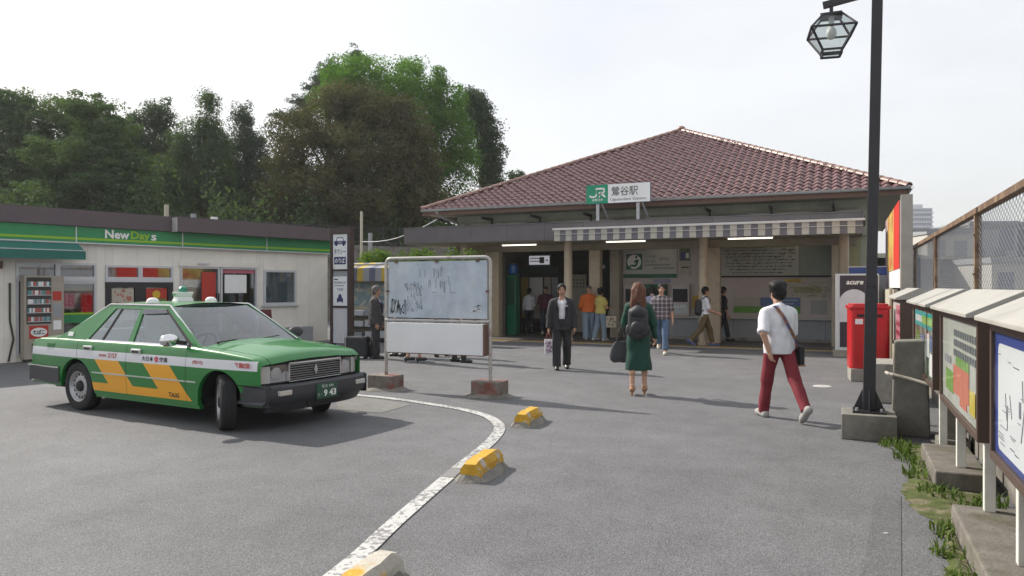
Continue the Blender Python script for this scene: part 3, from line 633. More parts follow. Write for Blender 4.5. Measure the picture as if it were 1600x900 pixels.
# sign band in panels
for xa, xb in ((-13.0, -9.6), (-9.6, -7.14), (-7.14, -4.64), (-4.64, -2.2), (-2.2, 0.05)):
    p_ = sbox('sign_panel', xa+.012, xb-.012, -.13, -.005, 2.63, 2.985, M_SHOPG)
    sbox('lime_stripe', xa+.012, xb-.012, -.134, -.131, 2.685, 2.735, M_SHOPL, p_)
for x in (-9.6, -7.14, -4.64, -2.2): sbox('sign_joint', x-.012, x+.012, -.137, -.005, 2.62, 2.985, M_ALU)
sbox('sign_trim', -13.0, .05, -.15, -.005, 2.60, 2.628, M_ALU)
X3, Z3 = (1, 0, 0), (0, 0, 1)
mb = MB(); text(mb, 'New', (-6.52, -.138, 2.745), X3, Z3, .205, .56, bold=.03); text(mb, 's', (-5.44, -.138, 2.745), X3, Z3, .14, .13, bold=.02); part('sign_lettering', mb, M_WHITE, sh, kind='stuff')
mb = MB(); text(mb, 'Day', (-5.93, -.138, 2.70), X3, Z3, .25, .46, bold=.03); part('sign_lettering', mb, M_SHOPL, sh, kind='stuff')
# teal awning
ta = thing('roller_awning', 'short teal awning over the left shop window', 'awning', (-14.29, 18.38, 0), R(76.3))
mb = MB(); mb.hexa([(-13, -.55, 2.36), (-7.12, -.55, 2.36), (-7.12, -.16, 2.52), (-13, -.16, 2.52), (-13, -.55, 2.41), (-7.12, -.55, 2.41), (-7.12, -.16, 2.59), (-13, -.16, 2.59)]); part('canopy', mb, M_TEAL, ta)
mb = MB(); mb.box(-13, -7.12, -.57, -.552, 2.22, 2.405); part('valance', mb, M_TEAL, ta)
mb = MB(); mb.box(-13, -7.11, -.575, -.55, 2.408, 2.425); part('trim', mb, M_ALU, ta)
# windows
def frame(x0, x1, z0, z1, w=.05, parent=sh, d0=-.03, d1=.06, m=None, name='window_frame'):
    mb = MB(); mb.box(x0, x0+w, d0, d1, z0, z1); mb.box(x1-w, x1, d0, d1, z0, z1); mb.box(x0+w, x1-w, d0, d1, z0, z0+w); mb.box(x0+w, x1-w, d0, d1, z1-w, z1)
    return part(name, mb, m or M_ALU, parent)
def window(x0, x1, z0, z1, w=.05, m=None):
    f_ = frame(x0, x1, z0, z1, w, m=m); mb = MB(); mb.box(x0+w-.005, x1-w+.005, .012, .02, z0+w-.005, z1-w+.005); part('pane', mb, M_WGLASS, f_); return f_
window(-8.30, -7.48, 1.80, 2.16); window(-7.48, -6.66, 1.80, 2.16); window(-8.30, -7.48, .12, 1.80); w_ = window(-7.48, -6.66, .12, 1.74)
sbox('window_rail', -8.3, -6.66, -.05, .06, 1.74, 1.80, M_ALU)
sbox('window_band', -7.43, -6.71, -.002, .009, .80, .98, M_SHOPG, w_); sbox('window_band', -7.43, -6.71, -.002, .009, .985, 1.03, M_SHOPL, w_)
window(-6.46, -5.645, 1.80, 2.13); window(-5.645, -4.83, 1.80, 2.13); sbox('window_rail', -6.46, -4.83, -.05, .06, 1.73, 1.80, M_ALU)
for x0 in (-6.46, -5.645):
    f_ = window(x0, x0+.815, .30, 1.73, .13, mat('dark_window_frame', (0.022, 0.018, 0.02), .5))
    col = M_POSTC if x0 < -6 else M_RED
    p_ = sbox('poster', x0+.15, x0+.665, .002, .010, .6, 1.58, col, f_)
    if x0 < -6:
        mb = MB(); rr = random.Random(2)
        for q in range(40): a = x0+.18+.4*rr.random(); z = .65+.85*rr.random(); mb.box(a, a+.03+.05*rr.random(), .0, -.003, z, z+.03+.04*rr.random())
        part('poster_print', mb, mat('print_salmon', (0.45, 0.16, 0.12), .5), f_, kind='stuff')
    else:
        sbox('poster_print', x0+.17, x0+.645, .0, -.003, .9, 1.32, mat('print_leaf', (0.10, 0.22, 0.04), .5, var=.4, vs=14), f_)
        mb = MB(); mb.lathe([(0.001, 0), (.1, 0), (.1, .004)], 20, M=Matrix.Translation((x0+.40, -.004, 1.43)) @ Matrix.Rotation(R(90), 4, 'X')); part('poster_print', mb, mat('print_sun', (0.6, 0.38, 0.02), .5), f_)
sbox('door_header', -4.68, -2.42, -.06, .02, 2.14, 2.27, M_CREAM)
sbox('door_sensor', -4.2, -3.9, -.10, -.06, 2.19, 2.24, M_ALU)
dl = window(-4.64, -3.55, .03, 2.14, .05); dr = window(-3.53, -2.44, .03, 2.14, .05)
sbox('handle', -3.62, -3.585, -.06, -.032, 1.2, 1.45, M_BLACK, dl)
sbox('door_poster', -4.05, -3.66, .002, .010, 1.25, 2.0, M_RED, dl); sbox('door_poster', -3.48, -2.50, .002, .010, 1.98, 2.08, mat('poster_rose', (0.42, 0.12, 0.16), .5), dr); sbox('door_poster', -3.40, -2.75, .002, .010, 1.45, 1.94, M_WHITE, dr)
wd = window(-2.22, -1.14, 1.11, 2.09, .06); sbox('window_sill', -2.28, -1.08, -.08, -.001, 1.06, 1.11, M_ALU); sbox('blind', -2.16, -1.2, .05, .06, 1.17, 2.03, mat('blind_grey', (0.32, 0.36, 0.38), .6, var=.15), wd)
# inside: shelves, red boards, added tubes
for x0, x1, col in ((-8.2, -7.4, M_POSTC), (-7.3, -6.6, M_GREYP), (-6.4, -5.6, M_RED), (-5.5, -4.9, M_RED), (-4.5, -4.2, mat('shelf_yellow', (0.4, 0.33, 0.05))), (-4.1, -3.6, M_RED), (-3.3, -2.6, M_PINKW)): sbox('wall_board', x0, x1, 1.4, 1.45, 1.75, 2.3, col)
for x0 in (-8.4, -6.9, -5.4, -3.0, -1.8):
    sh_ = sbox('shelf_unit', x0, x0+1.2, 1.2, 1.6, .02, 1.5, M_GREYP); rr = random.Random(int(x0*10))
    mb = MB()
    for lv in range(4):
        x = x0+.03
        while x < x0+1.1: w = .05+.06*rr.random(); mb.box(x, x+w, 1.1, 1.19, .15+lv*.35, .15+lv*.35+.14+.12*rr.random(), rr.randrange(4)); x += w+.015
    part('goods', mb, [M_RED, M_WHITE, mat('shelf_yellow', (0.4, 0.33, 0.05)), M_SHOPG], sh_, kind='stuff')
for x in (-7.4, -5.6, -3.6, -1.6): sbox('added_tube', x-.5, x+.5, 1.0, 1.06, 2.46, 2.49, M_TUBE)  # glowing tubes added to brighten the shop interior
sbox('wall_ledge', -2.0, -.75, -.28, -.002, 0, .46, M_GREYP, bevel=.01); sbox('meter_box', -8.75, -8.58, -.12, -.001, 2.0, 2.16, M_BROWNB)
mb = MB(); mb.path([(-8.42, -.03, 1.7), (-8.42, -.03, .9), (-8.36, -.05, .5), (-8.45, -.03, .02)], .02, 6); part('wall_cable', mb, M_DARK, sh)
ab = thing('folding_sign', 'small dark red folding sign standing by the shop window', 'sign', (-14.35, 15.8, 0), R(76.3))
for s_ in (-1, 1):
    mb = MB(); mb.hexa([(-.15, s_*.16-.012, 0), (.15, s_*.16-.012, 0), (.15, s_*.16+.012, 0), (-.15, s_*.16+.012, 0), (-.15, s_*.02-.012, 1.0), (.15, s_*.02-.012, 1.0), (.15, s_*.02+.012, 1.0), (-.15, s_*.02+.012, 1.0)]); part('board', mb, mat('sign_maroon', (0.12, 0.02, 0.025), .5), ab)
# cigarette machine
vm = thing('cigarette_machine', 'beige cigarette vending machine with red label against the shop front', 'vending machine', (-14.29, 18.38, 0), R(76.3))
def vbox(name, *a, **k): return sbox(name, *a, parent=vm, **k)
M_VB = mat('machine_beige', (0.36, 0.315, 0.26), .5, var=.1)
vbox('cabinet', -8.24, -7.46, -.30, -.06, .06, 1.86, M_VB, bevel=.015); vbox('plinth', -8.2, -7.5, -.27, -.08, 0, .06, M_DARK)
vbox('display_back', -8.20, -7.72, -.306, -.302, .82, 1.82, M_DARK)
for k in range(5):
    z = .86+k*.19; s_ = vbox('display_shelf', -8.19, -7.73, -.33, -.307, z, z+.014, M_ALU); rr = random.Random(k)
    mb = MB()
    for q in range(13): mb.box(-8.18+q*.034, -8.18+q*.034+.028, -.325, -.308, z+.016, z+.11, rr.randrange(4))
    part('packs', mb, [M_WHITE, mat('pack_teal', (0.10, 0.28, 0.28)), mat('pack_grey', (0.35, 0.36, 0.38)), mat('pack_red', (0.4, 0.12, 0.1))], s_, kind='stuff')
vbox('red_panel', -7.69, -7.52, -.312, -.302, 1.32, 1.52, M_RED); vbox('coin_slot', -7.68, -7.52, -.308, -.302, .95, 1.25, M_GREYP); vbox('paper_notice', -7.68, -7.52, -.308, -.302, .68, .88, M_WHITE)
vbox('tray', -8.1, -7.7, -.312, -.302, .2, .4, M_DARK)
lb = vbox('label_plate', -8.15, -7.78, -.308, -.302, .50, .78, M_RED)
mb = MB(); mb.lathe([(0.001, 0), (.16, 0), (.16, .003)], 24, M=Matrix.Translation((-7.965, -.309, .64)) @ Matrix.Rotation(R(90), 4, 'X') @ Matrix.Diagonal((1, .6, 1, 1))); part('label_oval', mb, M_WHITE, lb)
mb = MB(); text(mb, 'たばこ', (-8.08, -.3135, .59), X3, Z3, .1, .23, bold=.03); part('label_lettering', mb, M_BLACK, lb, kind='stuff')

# ================================================================== TAXI RANK SIGN
tp = thing('taxi_rank_sign', 'tall brown framed taxi stand sign pillar with white lettered panels', 'sign', (-12.35, 16.5, 0), 0)
M_BRF = mat('dark_brown_frame', (0.055, 0.034, 0.028), .5, var=.15); M_SIGNB = mat('sign_indigo', (0.025, 0.03, 0.13), .5)
def tbox(name, x0, x1, y0, y1, z0, z1, m, parent=tp, **k): return sbox(name, x0, x1, y0, y1, z0, z1, m, parent, **k)
tbox('post', -.33, -.27, -.09, .09, 0, 3.2, M_BRF); tbox('post', .25, .33, -.09, .09, 0, 3.2, M_BRF); tbox('head', -.27, .25, -.085, .085, 3.04, 3.2, M_BRF); tbox('backing', -.27, .25, .0, .08, .08, 3.04, M_BRF)
for z in (2.04, 1.06): tbox('crossbar', -.27, .25, -.08, 0, z, z+.04, M_BRF)
M_PAN = mat('sign_panel_white', (0.78, 0.80, 0.80), .45, var=.05)
u = tbox('upper_panel', -.26, .20, -.05, -.005, 2.09, 3.03, M_PAN); mmid = tbox('middle_panel', -.26, .20, -.05, -.005, 1.11, 2.03, M_PAN); lw = tbox('lower_panel', -.26, .20, -.05, -.005, .1, 1.05, mat('sign_panel_plain', (0.58, 0.58, 0.62), .45, var=.08))
tbox('panel_edge', .202, .248, -.05, -.005, .1, 3.03, M_SIGNB); tbox('panel_head', -.255, .195, -.054, -.051, 1.90, 2.02, M_GREYP, mmid)
mb = MB(); y = -.053
def car_icon(mb, cx, z, s):
    mb.box(cx-.19*s, cx+.19*s, y-.002, y, z, z+.09*s); mb.bar((cx-.12*s, y, z+.09*s), (cx-.09*s, y, z+.18*s), .003, .018); mb.bar((cx+.12*s, y, z+.09*s), (cx+.09*s, y, z+.18*s), .003, .018); mb.box(cx-.1*s, cx+.1*s, y-.002, y, z+.17*s, z+.19*s)
    for q in (-.12, .12): mb.lathe([(.001, 0), (.04*s, 0), (.04*s, .003)], 12, M=Matrix.Translation((cx+q*s, y, z-.01)) @ Matrix.Rotation(R(90), 4, 'X'))
car_icon(mb, -.03, 2.76, 1.0); text(mb, 'タクシー', (-.22, y-.001, 2.49), X3, Z3, .15, .38, bold=.012)
mb.box(-.22, .16, y-.002, y, 2.22, 2.42); part('panel_print', mb, M_SIGNB, u, kind='stuff')
mb = MB(); text(mb, 'のりば', (-.19, y-.006, 2.25), X3, Z3, .14, .32, bold=.02); text(mb, 'TAXI', (-.1, y-.006, 2.78), X3, Z3, .05, .14); part('panel_lettering', mb, M_PAN, u, kind='stuff')
mb = MB(); text(mb, 'TAXI', (-.13, y-.001, 1.51), X3, Z3, .075, .2, bold=.01); text(mb, '鶯谷駅南口前', (-.22, y-.001, 1.70), X3, Z3, .06, .38); mb.box(-.2, .1, y-.001, y, 1.64, 1.655); mb.box(-.22, -.1, y-.001, y, 1.8, 1.83)
mb.box(-.13, .07, y-.003, y, 1.22, 1.31); mb.prism([(-.1, 1.31), (.04, 1.31), (.015, 1.40), (-.075, 1.40)], -y, -y+.003, M=Matrix.Rotation(R(90), 4, 'X')); mb.box(-.05, -.01, y-.003, y, 1.40, 1.43); mb.box(-.125, -.09, y-.003, y, 1.19, 1.22); mb.box(.03, .065, y-.003, y, 1.19, 1.22)
part('panel_print', mb, M_SIGNB, mmid, kind='stuff')

# ================================================================== BULLETIN BOARD
bb = thing('bulletin_board', 'empty blue-grey bulletin board with scrawled graffiti on steel posts and concrete feet', 'notice board', (-5.68, 9.95, 0))
M_PIPE = mat('weathered_pipe', (0.46, 0.44, 0.42), .38, metal=.45, var=.2, vs=12, col2=(0.25, 0.17, 0.12), c2s=6, c2t=(.62, .75))
xl, xr, zt, rc = -.92, .90, 2.06, .09
pts = [(xl, 0, .2)]+[(xl+rc-rc*math.cos(t), 0, zt-rc+rc*math.sin(t)) for t in [i*math.pi/12 for i in range(7)]]
ptr = [(xr-rc+rc*math.sin(t), 0, zt-rc+rc*math.cos(t)) for t in [i*math.pi/12 for i in range(7)]]+[(xr, 0, .2)]
mb = MB(); mb.path(pts+ptr, .027, 10); part('frame_tube', mb, M_PIPE, bb, smooth=True)
mb = MB(); mb.tube((xl, -.02, 1.10), (xr, -.02, 1.10), .024); part('cross_rail', mb, M_PIPE, bb, smooth=True)
mb = MB(); mb.box(xl+.05, xr-.05, -.012, .012, 1.14, zt-.05)
M_BBLUE = mat('faded_blue_board', (0.43, 0.49, 0.57), .55, var=.25, vs=3.5, col2=(0.54, 0.58, 0.63), c2s=2.2, c2t=(.45, .7), bump=.1)
pn = part('panel', mb, M_BBLUE, bb)
mb = MB(); mb.box(xl+.06, xr-.06, -.075, .075, .60, 1.06); lbx = part('light_box', mb, mat('light_box_white', (0.74, 0.75, 0.77), .45, var=.08, vs=2), bb, bevel=.006)
mb = MB(); mb.box(xr-.085, xr-.055, -.08, .08, .597, 1.063); mb.box(xl+.06, xr-.086, -.08, .08, .590, .599); part('box_trim', mb, M_BROWNB, lbx)
for x, z in ((-.72, 2.005), (0, 2.005), (.7, 2.005), (0, 1.125), (.66, 1.125), (-.88, 1.55), (.865, 1.55)): mb = MB(); mb.cb((x, -.02, z), (.05, .035, .03)); part('clip', mb, M_BROWNB, pn)
rr = random.Random(4); mb = MB(); y = -.0145
for q in range(9):
    x = -.80+q*.027; z = 1.20+rr.random()*.05; p0 = (x, z)
    for k in range(4):
        p1 = (x+rr.uniform(-.035, .035), 1.18+rr.random()*.27); mb.bar((p0[0], y, p0[1]), (p1[0], y, p1[1]), .002, .011); p0 = p1
part('graffiti', mb, M_BLACK, pn, kind='stuff')
mb = MB()
for q in range(90):
    x = -.56+rr.random()*.30; z = 1.22+rr.random()*.42; mb.bar((x, y, z), (x+rr.uniform(-.02, .02), y, z+rr.uniform(.02, .07)), .002, .006)
for q in range(26):
    x = .0+rr.gauss(0, .1); z = 1.95-rr.random()*.25; mb.bar((x, y, z), (x+rr.uniform(-.02, .02), y, z-rr.uniform(.03, .15)), .002, .005)
mb.bar((-.08, y, 1.535), (0.0, y, 1.53), .002, .008); mb.bar((.22, y, 1.535), (.32, y, 1.532), .002, .008); mb.bar((.13, y, 1.70), (.14, y, 1.53), .002, .022)
part('scratches', mb, mat('scratch_dark', (0.21, 0.25, 0.32), .6), pn, kind='stuff')
mb = MB()
for q in range(50):
    x = -.50+rr.random()*.15; z = 1.35+rr.random()*.27; mb.bar((x, y-.002, z), (x+rr.uniform(-.03, .03), y-.002, z+rr.uniform(-.04, .05)), .002, .006)
for q in range(26):
    x = .58+rr.random()*.14; z = 1.25+rr.random()*.1; mb.bar((x, y-.002, z), (x+rr.uniform(.02, .07), y-.002, z+rr.uniform(-.01, .01)), .002, .01)
part('white_scrawl', mb, mat('scrawl_white', (0.75, 0.76, 0.79), .6), pn, kind='stuff')
M_FOOT = mat('painted_concrete_foot', (0.19, 0.165, 0.145), .9, var=.4, vs=9, bump=.7, bs=30, col2=(0.22, 0.075, 0.055), c2s=3.2, c2t=(.53, .66))
for x in (xl, xr):
    mb = MB(); mb.box(x-.24, x+.22, -.17, .17, 0, .235); part('concrete_foot', mb, M_FOOT, bb, bevel=.015)
    mb = MB(); rq = random.Random(int(x*100)); ring = [(x+(.36+.05*rq.random())*math.cos(a), (.27+.05*rq.random())*math.sin(a)) for a in [i*math.pi/9 for i in range(18)]]
    mb.add([(px_, py_, .003) for px_, py_ in ring]+[(x+(px_-x)*.66, py_*.66, .05) for px_, py_ in ring], [(i, (i+1) % 18, 18+(i+1) % 18, 18+i) for i in range(18)]+[tuple(range(18, 36))]); part('cement_skirt', mb, M_CONCD, bb, smooth=True)

# ================================================================== YELLOW KERB BLOCKS
def yellow_block(loc, rz, L_, label, worn):
    t = thing('kerb_block', label, 'kerb block', (*loc, 0), rz, 'yellow painted kerb blocks')
    w = .085; rq = random.Random(int(loc[0]*77)); mb = MB(); N_ = 9; rows = []
    for i in range(N_):
        yy = -L_/2+L_*i/(N_-1); e = 0.0 if 0 < i < N_-1 else .02; j = lambda a: a+rq.uniform(-.006, .006)
        rows.append([(j(-w-.01), yy, 0.02), (j(-w), yy, .10), (j(-w*.62), yy, j(.165-e)), (j(w*.62), yy, j(.165-e)), (j(w), yy, .10), (j(w+.01), yy, 0.02)])
    mb.grid(rows); mb.add(rows[0], [(0, 1, 2, 3, 4, 5)]); mb.add(rows[-1], [(5, 4, 3, 2, 1, 0)])
    part('block', mb, mat('worn_yellow_paint_%d' % worn, (0.56, 0.315, 0.02), .7, var=.25, vs=14, bump=.5, bs=50, col2=(0.46, 0.43, 0.37), c2s=7 if worn < 2 else 4, c2t=((.56, .62) if worn < 2 else (.42, .50))), t, weld=True)
    ring = []
    for i in range(22):
        a = 2*math.pi*i/22; ring.append(((w+.065+.035*rq.random())*math.copysign(abs(math.cos(a))**.6, math.cos(a)), (L_/2+.045+.035*rq.random())*math.copysign(abs(math.sin(a))**.6, math.sin(a))))
    mb = MB(); mb.add([(x, y, .002) for x, y in ring]+[(x*.72, y*.86, .045+.02*rq.random()) for x, y in ring], [(i, (i+1) % 22, 22+(i+1) % 22, 22+i) for i in range(22)]+[tuple(range(22, 44))]); part('cement_skirt', mb, mat('skirt_cement', (0.21, 0.198, 0.175), .9, var=.35, vs=9, bump=.7, bs=40, col2=(0.14, 0.13, 0.115), c2s=5, c2t=(.5, .68)), t)
yellow_block((-3.42, 8.17), R(4), .55, 'low yellow kerb block outside the curve of the white line', 0)
yellow_block((-2.87, 5.82), R(6), .60, 'yellow kerb block on a broad cement skirt where the white line breaks', 1)
yellow_block((-2.28, 3.22), R(8), .62, 'kerb block whose yellow top is worn to bare white concrete', 2)

# ================================================================== BOOK STALL behind the taxi sign
ks = thing('street_stall', 'small stall with yellow and grey striped awning and map posters', 'stall', (-12.0, 18.6, 0), world=True)
n_ = 16; a0, a1 = -14.0, -10.6; w = (a1-a0)/n_
for i in range(n_):
    mb = MB(); pr = [(19.0, 2.35), (18.3, 2.17), (18.28, 1.78)]; xa = a0+i*w; mb.grid([[(xa, y, z) for y, z in pr], [(xa+w-.001, y, z) for y, z in pr]])
    part('stripe', mb, [mat('stall_yellow', (0.50, 0.36, 0.06), .8), M_GREYP][i % 2] if i % 3 else mat('stall_slate', (0.13, 0.14, 0.2), .8), ks)
for i, (m, x0) in enumerate(((mat('map_teal', (0.20, 0.28, 0.29), .5, var=.5, vs=9, col2=(0.45, 0.42, 0.33), c2s=5, c2t=(.5, .6)), -13.9), (mat('map_teal2', (0.19, 0.27, 0.31), .5, var=.5, vs=9, col2=(0.42, 0.42, 0.36), c2s=6, c2t=(.5, .6)), -12.8), (M_POSTC, -11.7))): board('poster', x0, x0+1.0, 1.05, 1.72, 18.62, m, .02, ks)
mb = MB(); mb.box(-14, -10.6, 18.62, 18.7, 0, 2.3); part('back_wall', mb, M_BEIGE, ks)
for k, z in enumerate((.1, .42, .74)):
    mb = MB(); mb.box(-14, -10.7, 18.25, 18.6, z, z+.03); s_ = part('shelf', mb, M_DARK, ks); rr = random.Random(k)
    for q in range(6): mb = MB(); xa = -13.9+q*.53; mb.box(xa, xa+.45, 18.24, 18.55, z+.032, z+.18+.06*rr.random()); part('box', mb, rr.choice([mat('box_blue', (0.06, 0.22, 0.38), .5), mat('box_white', (0.5, 0.52, 0.54), .5), M_GREYP]), s_)
mb = MB(); mb.box(-11.75, -11.4, 18.262, 18.268, 1.95, 2.06); part('price_card', mb, M_WHITE, ks)

# ================================================================== RIGHT-HAND SIDE
lp = thing('street_lamp', 'black square lamp post with hanging glass lantern on a concrete footing', 'street lamp', (0.24, 8.93, 0))
M_BLK = mat('black_metal', (0.022, 0.021, 0.026), .45, var=.2, vs=4, bump=.1)
mb = MB(); mb.box(-.27, .26, -.26, .26, 0, .27); part('concrete_footing', mb, M_CONCD, lp, bevel=.012)
mb = MB(); mb.box(-.16, .16, -.16, .16, .272, .295); bp_ = part('base_plate', mb, M_BLK, lp)
for x, y in ((.12, .12), (-.12, .12), (.12, -.12), (-.12, -.12)): mb = MB(); mb.tube((x, y, .295), (x, y, .325), .018, n=6); part('bolt', mb, M_STEEL, bp_)
for dx, dy in ((1, 0), (-1, 0), (0, 1), (0, -1)):
    mb = MB(); q = Vector((-dy, dx, 0))*.006; a_ = Vector((dx, dy, 0)); p3 = [a_*.06+Vector((0, 0, .296)), a_*.155+Vector((0, 0, .296)), a_*.06+Vector((0, 0, .52))]
    mb.add([p-q for p in p3]+[p+q for p in p3], [(0, 1, 2), (5, 4, 3), (0, 3, 4, 1), (1, 4, 5, 2), (2, 5, 3, 0)]); part('gusset', mb, M_BLK, bp_)
ln = .018
mb = MB(); mb.hexa([(-.06, -.06, .296), (.06, -.06, .296), (.06, .06, .296), (-.06, .06, .296), (-.06+ln*1.3, -.06, 1.62), (.06+ln*1.3, -.06, 1.62), (.06+ln*1.3, .06, 1.62), (-.06+ln*1.3, .06, 1.62)]); part('pole_sleeve', mb, M_BLK, lp, bevel=.006)
mb = MB(); mb.hexa([(-.053+ln*1.3, -.053, 1.62), (.053+ln*1.3, -.053, 1.62), (.053+ln*1.3, .053, 1.62), (-.053+ln*1.3, .053, 1.62), (-.053+ln*4.9, -.053, 5.2), (.053+ln*4.9, -.053, 5.2), (.053+ln*4.9, .053, 5.2), (-.053+ln*4.9, .053, 5.2)]); part('pole', mb, M_BLK, lp, bevel=.006)
mb = MB(); mb.bar((.09, 0, 4.80), (-.46, 0, 4.72), .05, .07); part('arm', mb, M_BLK, lp)
cx, zt_ = -.375, 4.585
mb = MB(); mb.tube((cx, 0, 4.74), (cx, 0, zt_), .02); part('hanger', mb, M_BLK, lp)
def ring4(h, z, ang=R(8)):
    return [Vector((cx+h*math.sqrt(2)*math.cos(ang+math.pi/4+k*math.pi/2), h*math.sqrt(2)*math.sin(ang+math.pi/4+k*math.pi/2), z)) for k in range(4)]
rt, rm_, rb, rbb = ring4(.10, zt_), ring4(.225, zt_-.16), ring4(.10, zt_-.38), ring4(.095, zt_-.42)
lan = MB()
for r0, r1 in ((rt, rm_), (rm_, rb), (rb, rbb)):
    for k in range(4): lan.bar(r0[k], r1[k], .018, .018)
for rg in (rt, rm_, rb, rbb):
    for k in range(4): lan.bar(rg[k], rg[(k+1) % 4], .02, .02)
lf = part('lantern_frame', lan, M_BLK, lp)
mb = MB(); mb.add([p+Vector((0, 0, .012)) for p in rt], [(0, 1, 2, 3)]); mb.box(cx-.11, cx+.11, -.11, .11, zt_, zt_+.02); part('lantern_cap', mb, M_BLK, lf)
M_LG = glass('lantern_glass', (0.88, 0.92, 0.92), .86, .15)
for r0, r1 in ((rt, rm_), (rm_, rb), (rb, rbb)):
    for k in range(4): mb = MB(); mb.add([r0[k], r0[(k+1) % 4], r1[(k+1) % 4], r1[k]], [(0, 1, 2, 3)]); part('pane', mb, M_LG, lf)
mb = MB(); mb.add(rbb, [(0, 1, 2, 3)]); part('pane', mb, M_LG, lf)
mb = MB(); mb.tube((cx, 0, zt_), (cx, 0, zt_-.12), .03); mb.ball((cx, 0, zt_-.18), .055, 12, 8, sc=(1, 1, 1.3)); part('bulb', mb, M_WHITE, lf, smooth=True)

# post box
pb = thing('post_box', 'bright red pillar post box on a concrete base beside the lamp post', 'post box', (.37, 14.3, 0), R(6))
mb = MB(); mb.box(-.30, .30, -.26, .26, 0, .22); part('base', mb, M_CONC, pb, bevel=.012)
M_PRED = mat('postbox_red', (0.50, 0.012, 0.016), .35, var=.08, coat=.3)
def rrect(hx, hy, r, n=5):
    out = []
    for sx, sy, a0_ in ((1, 1, 0), (-1, 1, 90), (-1, -1, 180), (1, -1, 270)):
        for i in range(n+1): a = R(a0_+90*i/n); out.append((sx*(hx-r)+r*math.cos(a), sy*(hy-r)+r*math.sin(a)))
    return out
mb = MB(); mb.prism(rrect(.315, .24, .08), .222, 1.24); part('body', mb, M_PRED, pb, bevel=.008)
mb = MB(); mb.prism(rrect(.34, .265, .09), 1.241, 1.30); mb.prism(rrect(.30, .225, .08), 1.301, 1.33); part('cap', mb, M_PRED, pb, bevel=.015)
mb = MB(); mb.box(-.2, .0, -.2485, -.2405, 1.10, 1.15); part('slot', mb, M_BLACK, pb); mb = MB(); mb.box(.03, .2, -.2485, -.2405, 1.10, 1.15); part('slot', mb, M_BLACK, pb)
mb = MB(); mb.box(-.23, -.11, -.2465, -.2405, .98, 1.07); part('collection_label', mb, M_WHITE, pb); mb = MB(); mb.box(-.22, .22, -.248, -.2395, .35, .9); part('door', mb, M_PRED, pb, bevel=.003)
mb = MB(); text(mb, '〒', (-.06, -.2505, .70), X3, Z3, .12); part('postal_mark', mb, M_WHITE, pb, kind='stuff')
# vending machines at the station corner
va = thing('drink_machine', 'tall white and dark drink vending machine at the station corner', 'vending machine', (.3, 19.3, 0), world=True)
def bx(name, x0, x1, y0, y1, z0, z1, m, parent, **k):
    mb = MB(); mb.box(x0, x1, y0, y1, z0, z1); return part(name, mb, m, parent, **k)
bx('plinth', -.25, .75, 18.93, 19.7, 0, .14, M_CONC, va); bx('cabinet', -.2, .72, 19.0, 19.7, .14, 1.92, mat('machine_white', (0.60, 0.63, 0.66), .4, var=.05), va, bevel=.015)
fr_ = bx('front_panel', -.10, .70, 18.985, 18.998, .22, 1.88, mat('machine_plum', (0.035, 0.028, 0.04), .35), va)
mb = MB(); text(mb, 'acure', (.03, 18.982, 1.67), X3, Z3, .085, .36, bold=.03, slant=.2); part('brand_lettering', mb, M_WHITE, fr_, kind='stuff')
mb = MB(); pts = [(.2+.33*math.cos(a), 1.20+.36*math.sin(a)) for a in [i*math.pi/14 for i in range(15)]]; mb.prism(pts+[(-.10, .8), (.5, .8)], 0, .003, M=Matrix.Translation((0, 18.984, 0)) @ Matrix.Rotation(R(90), 4, 'X')); part('white_swoosh', mb, mat('machine_pale', (0.58, 0.58, 0.64), .35), fr_)
vb_ = thing('drink_machine', 'drink vending machine with a blue header behind the white one', 'vending machine', (.6, 20.3, 0), world=True)
bx('cabinet', .1, .95, 19.95, 20.62, 0, 1.9, mat('machine_silver', (0.42, 0.43, 0.45), .4), vb_, bevel=.015); bx('header', .1, .95, 19.94, 20.5, 1.902, 2.09, mat('machine_blue', (0.04, 0.09, 0.33), .4), vb_); bx('header_trim', .08, .97, 19.93, 20.5, 2.091, 2.11, M_WHITE, vb_)
# hoarding and billboard
hb = thing('billboard', 'long red and yellow billboard on a beige hoarding beside the station', 'billboard', (.95, 18.0, 0), world=True)
bx('hoarding', .84, .92, 15.7, 21.5, 0, 1.56, M_BEIGE, hb); bx('panel', .93, .99, 15.5, 20.5, 1.60, 3.22, M_WHITE, hb)
bx('red_field', .918, .928, 15.5, 17.2, 1.96, 3.22, mat('billboard_red', (0.62, 0.035, 0.02), .45), hb); bx('yellow_field', .918, .928, 17.2, 19.6, 1.96, 3.22, mat('billboard_yellow', (0.55, 0.42, 0.10), .5, var=.4, vs=2.5, col2=(0.45, 0.10, 0.05), c2s=1.6, c2t=(.5, .62)), hb); bx('pink_field', .918, .928, 19.6, 20.5, 1.62, 3.22, mat('billboard_pink', (0.45, 0.30, 0.36), .5, var=.3), hb)
bx('end_post', .94, 1.13, 15.32, 15.46, 0, 3.30, mat('beige_steel', (0.34, 0.32, 0.28), .5, var=.15), hb); bx('end_post', 1.0, 1.1, 20.52, 20.62, 0, 3.25, M_GREYP, hb); bx('brace_bar', 1.0, 6.0, 15.38, 15.42, 2.62, 2.67, M_GREYP, hb)
mb = MB(); mb.path([(.80, 15.9, 0), (.80, 15.9, 1.6)], .03, 8); mb.path([(.80, 16.4, 1.1), (.80, 15.9, 1.1)], .02, 8); part('pipe', mb, M_BEIGE, hb, smooth=True)
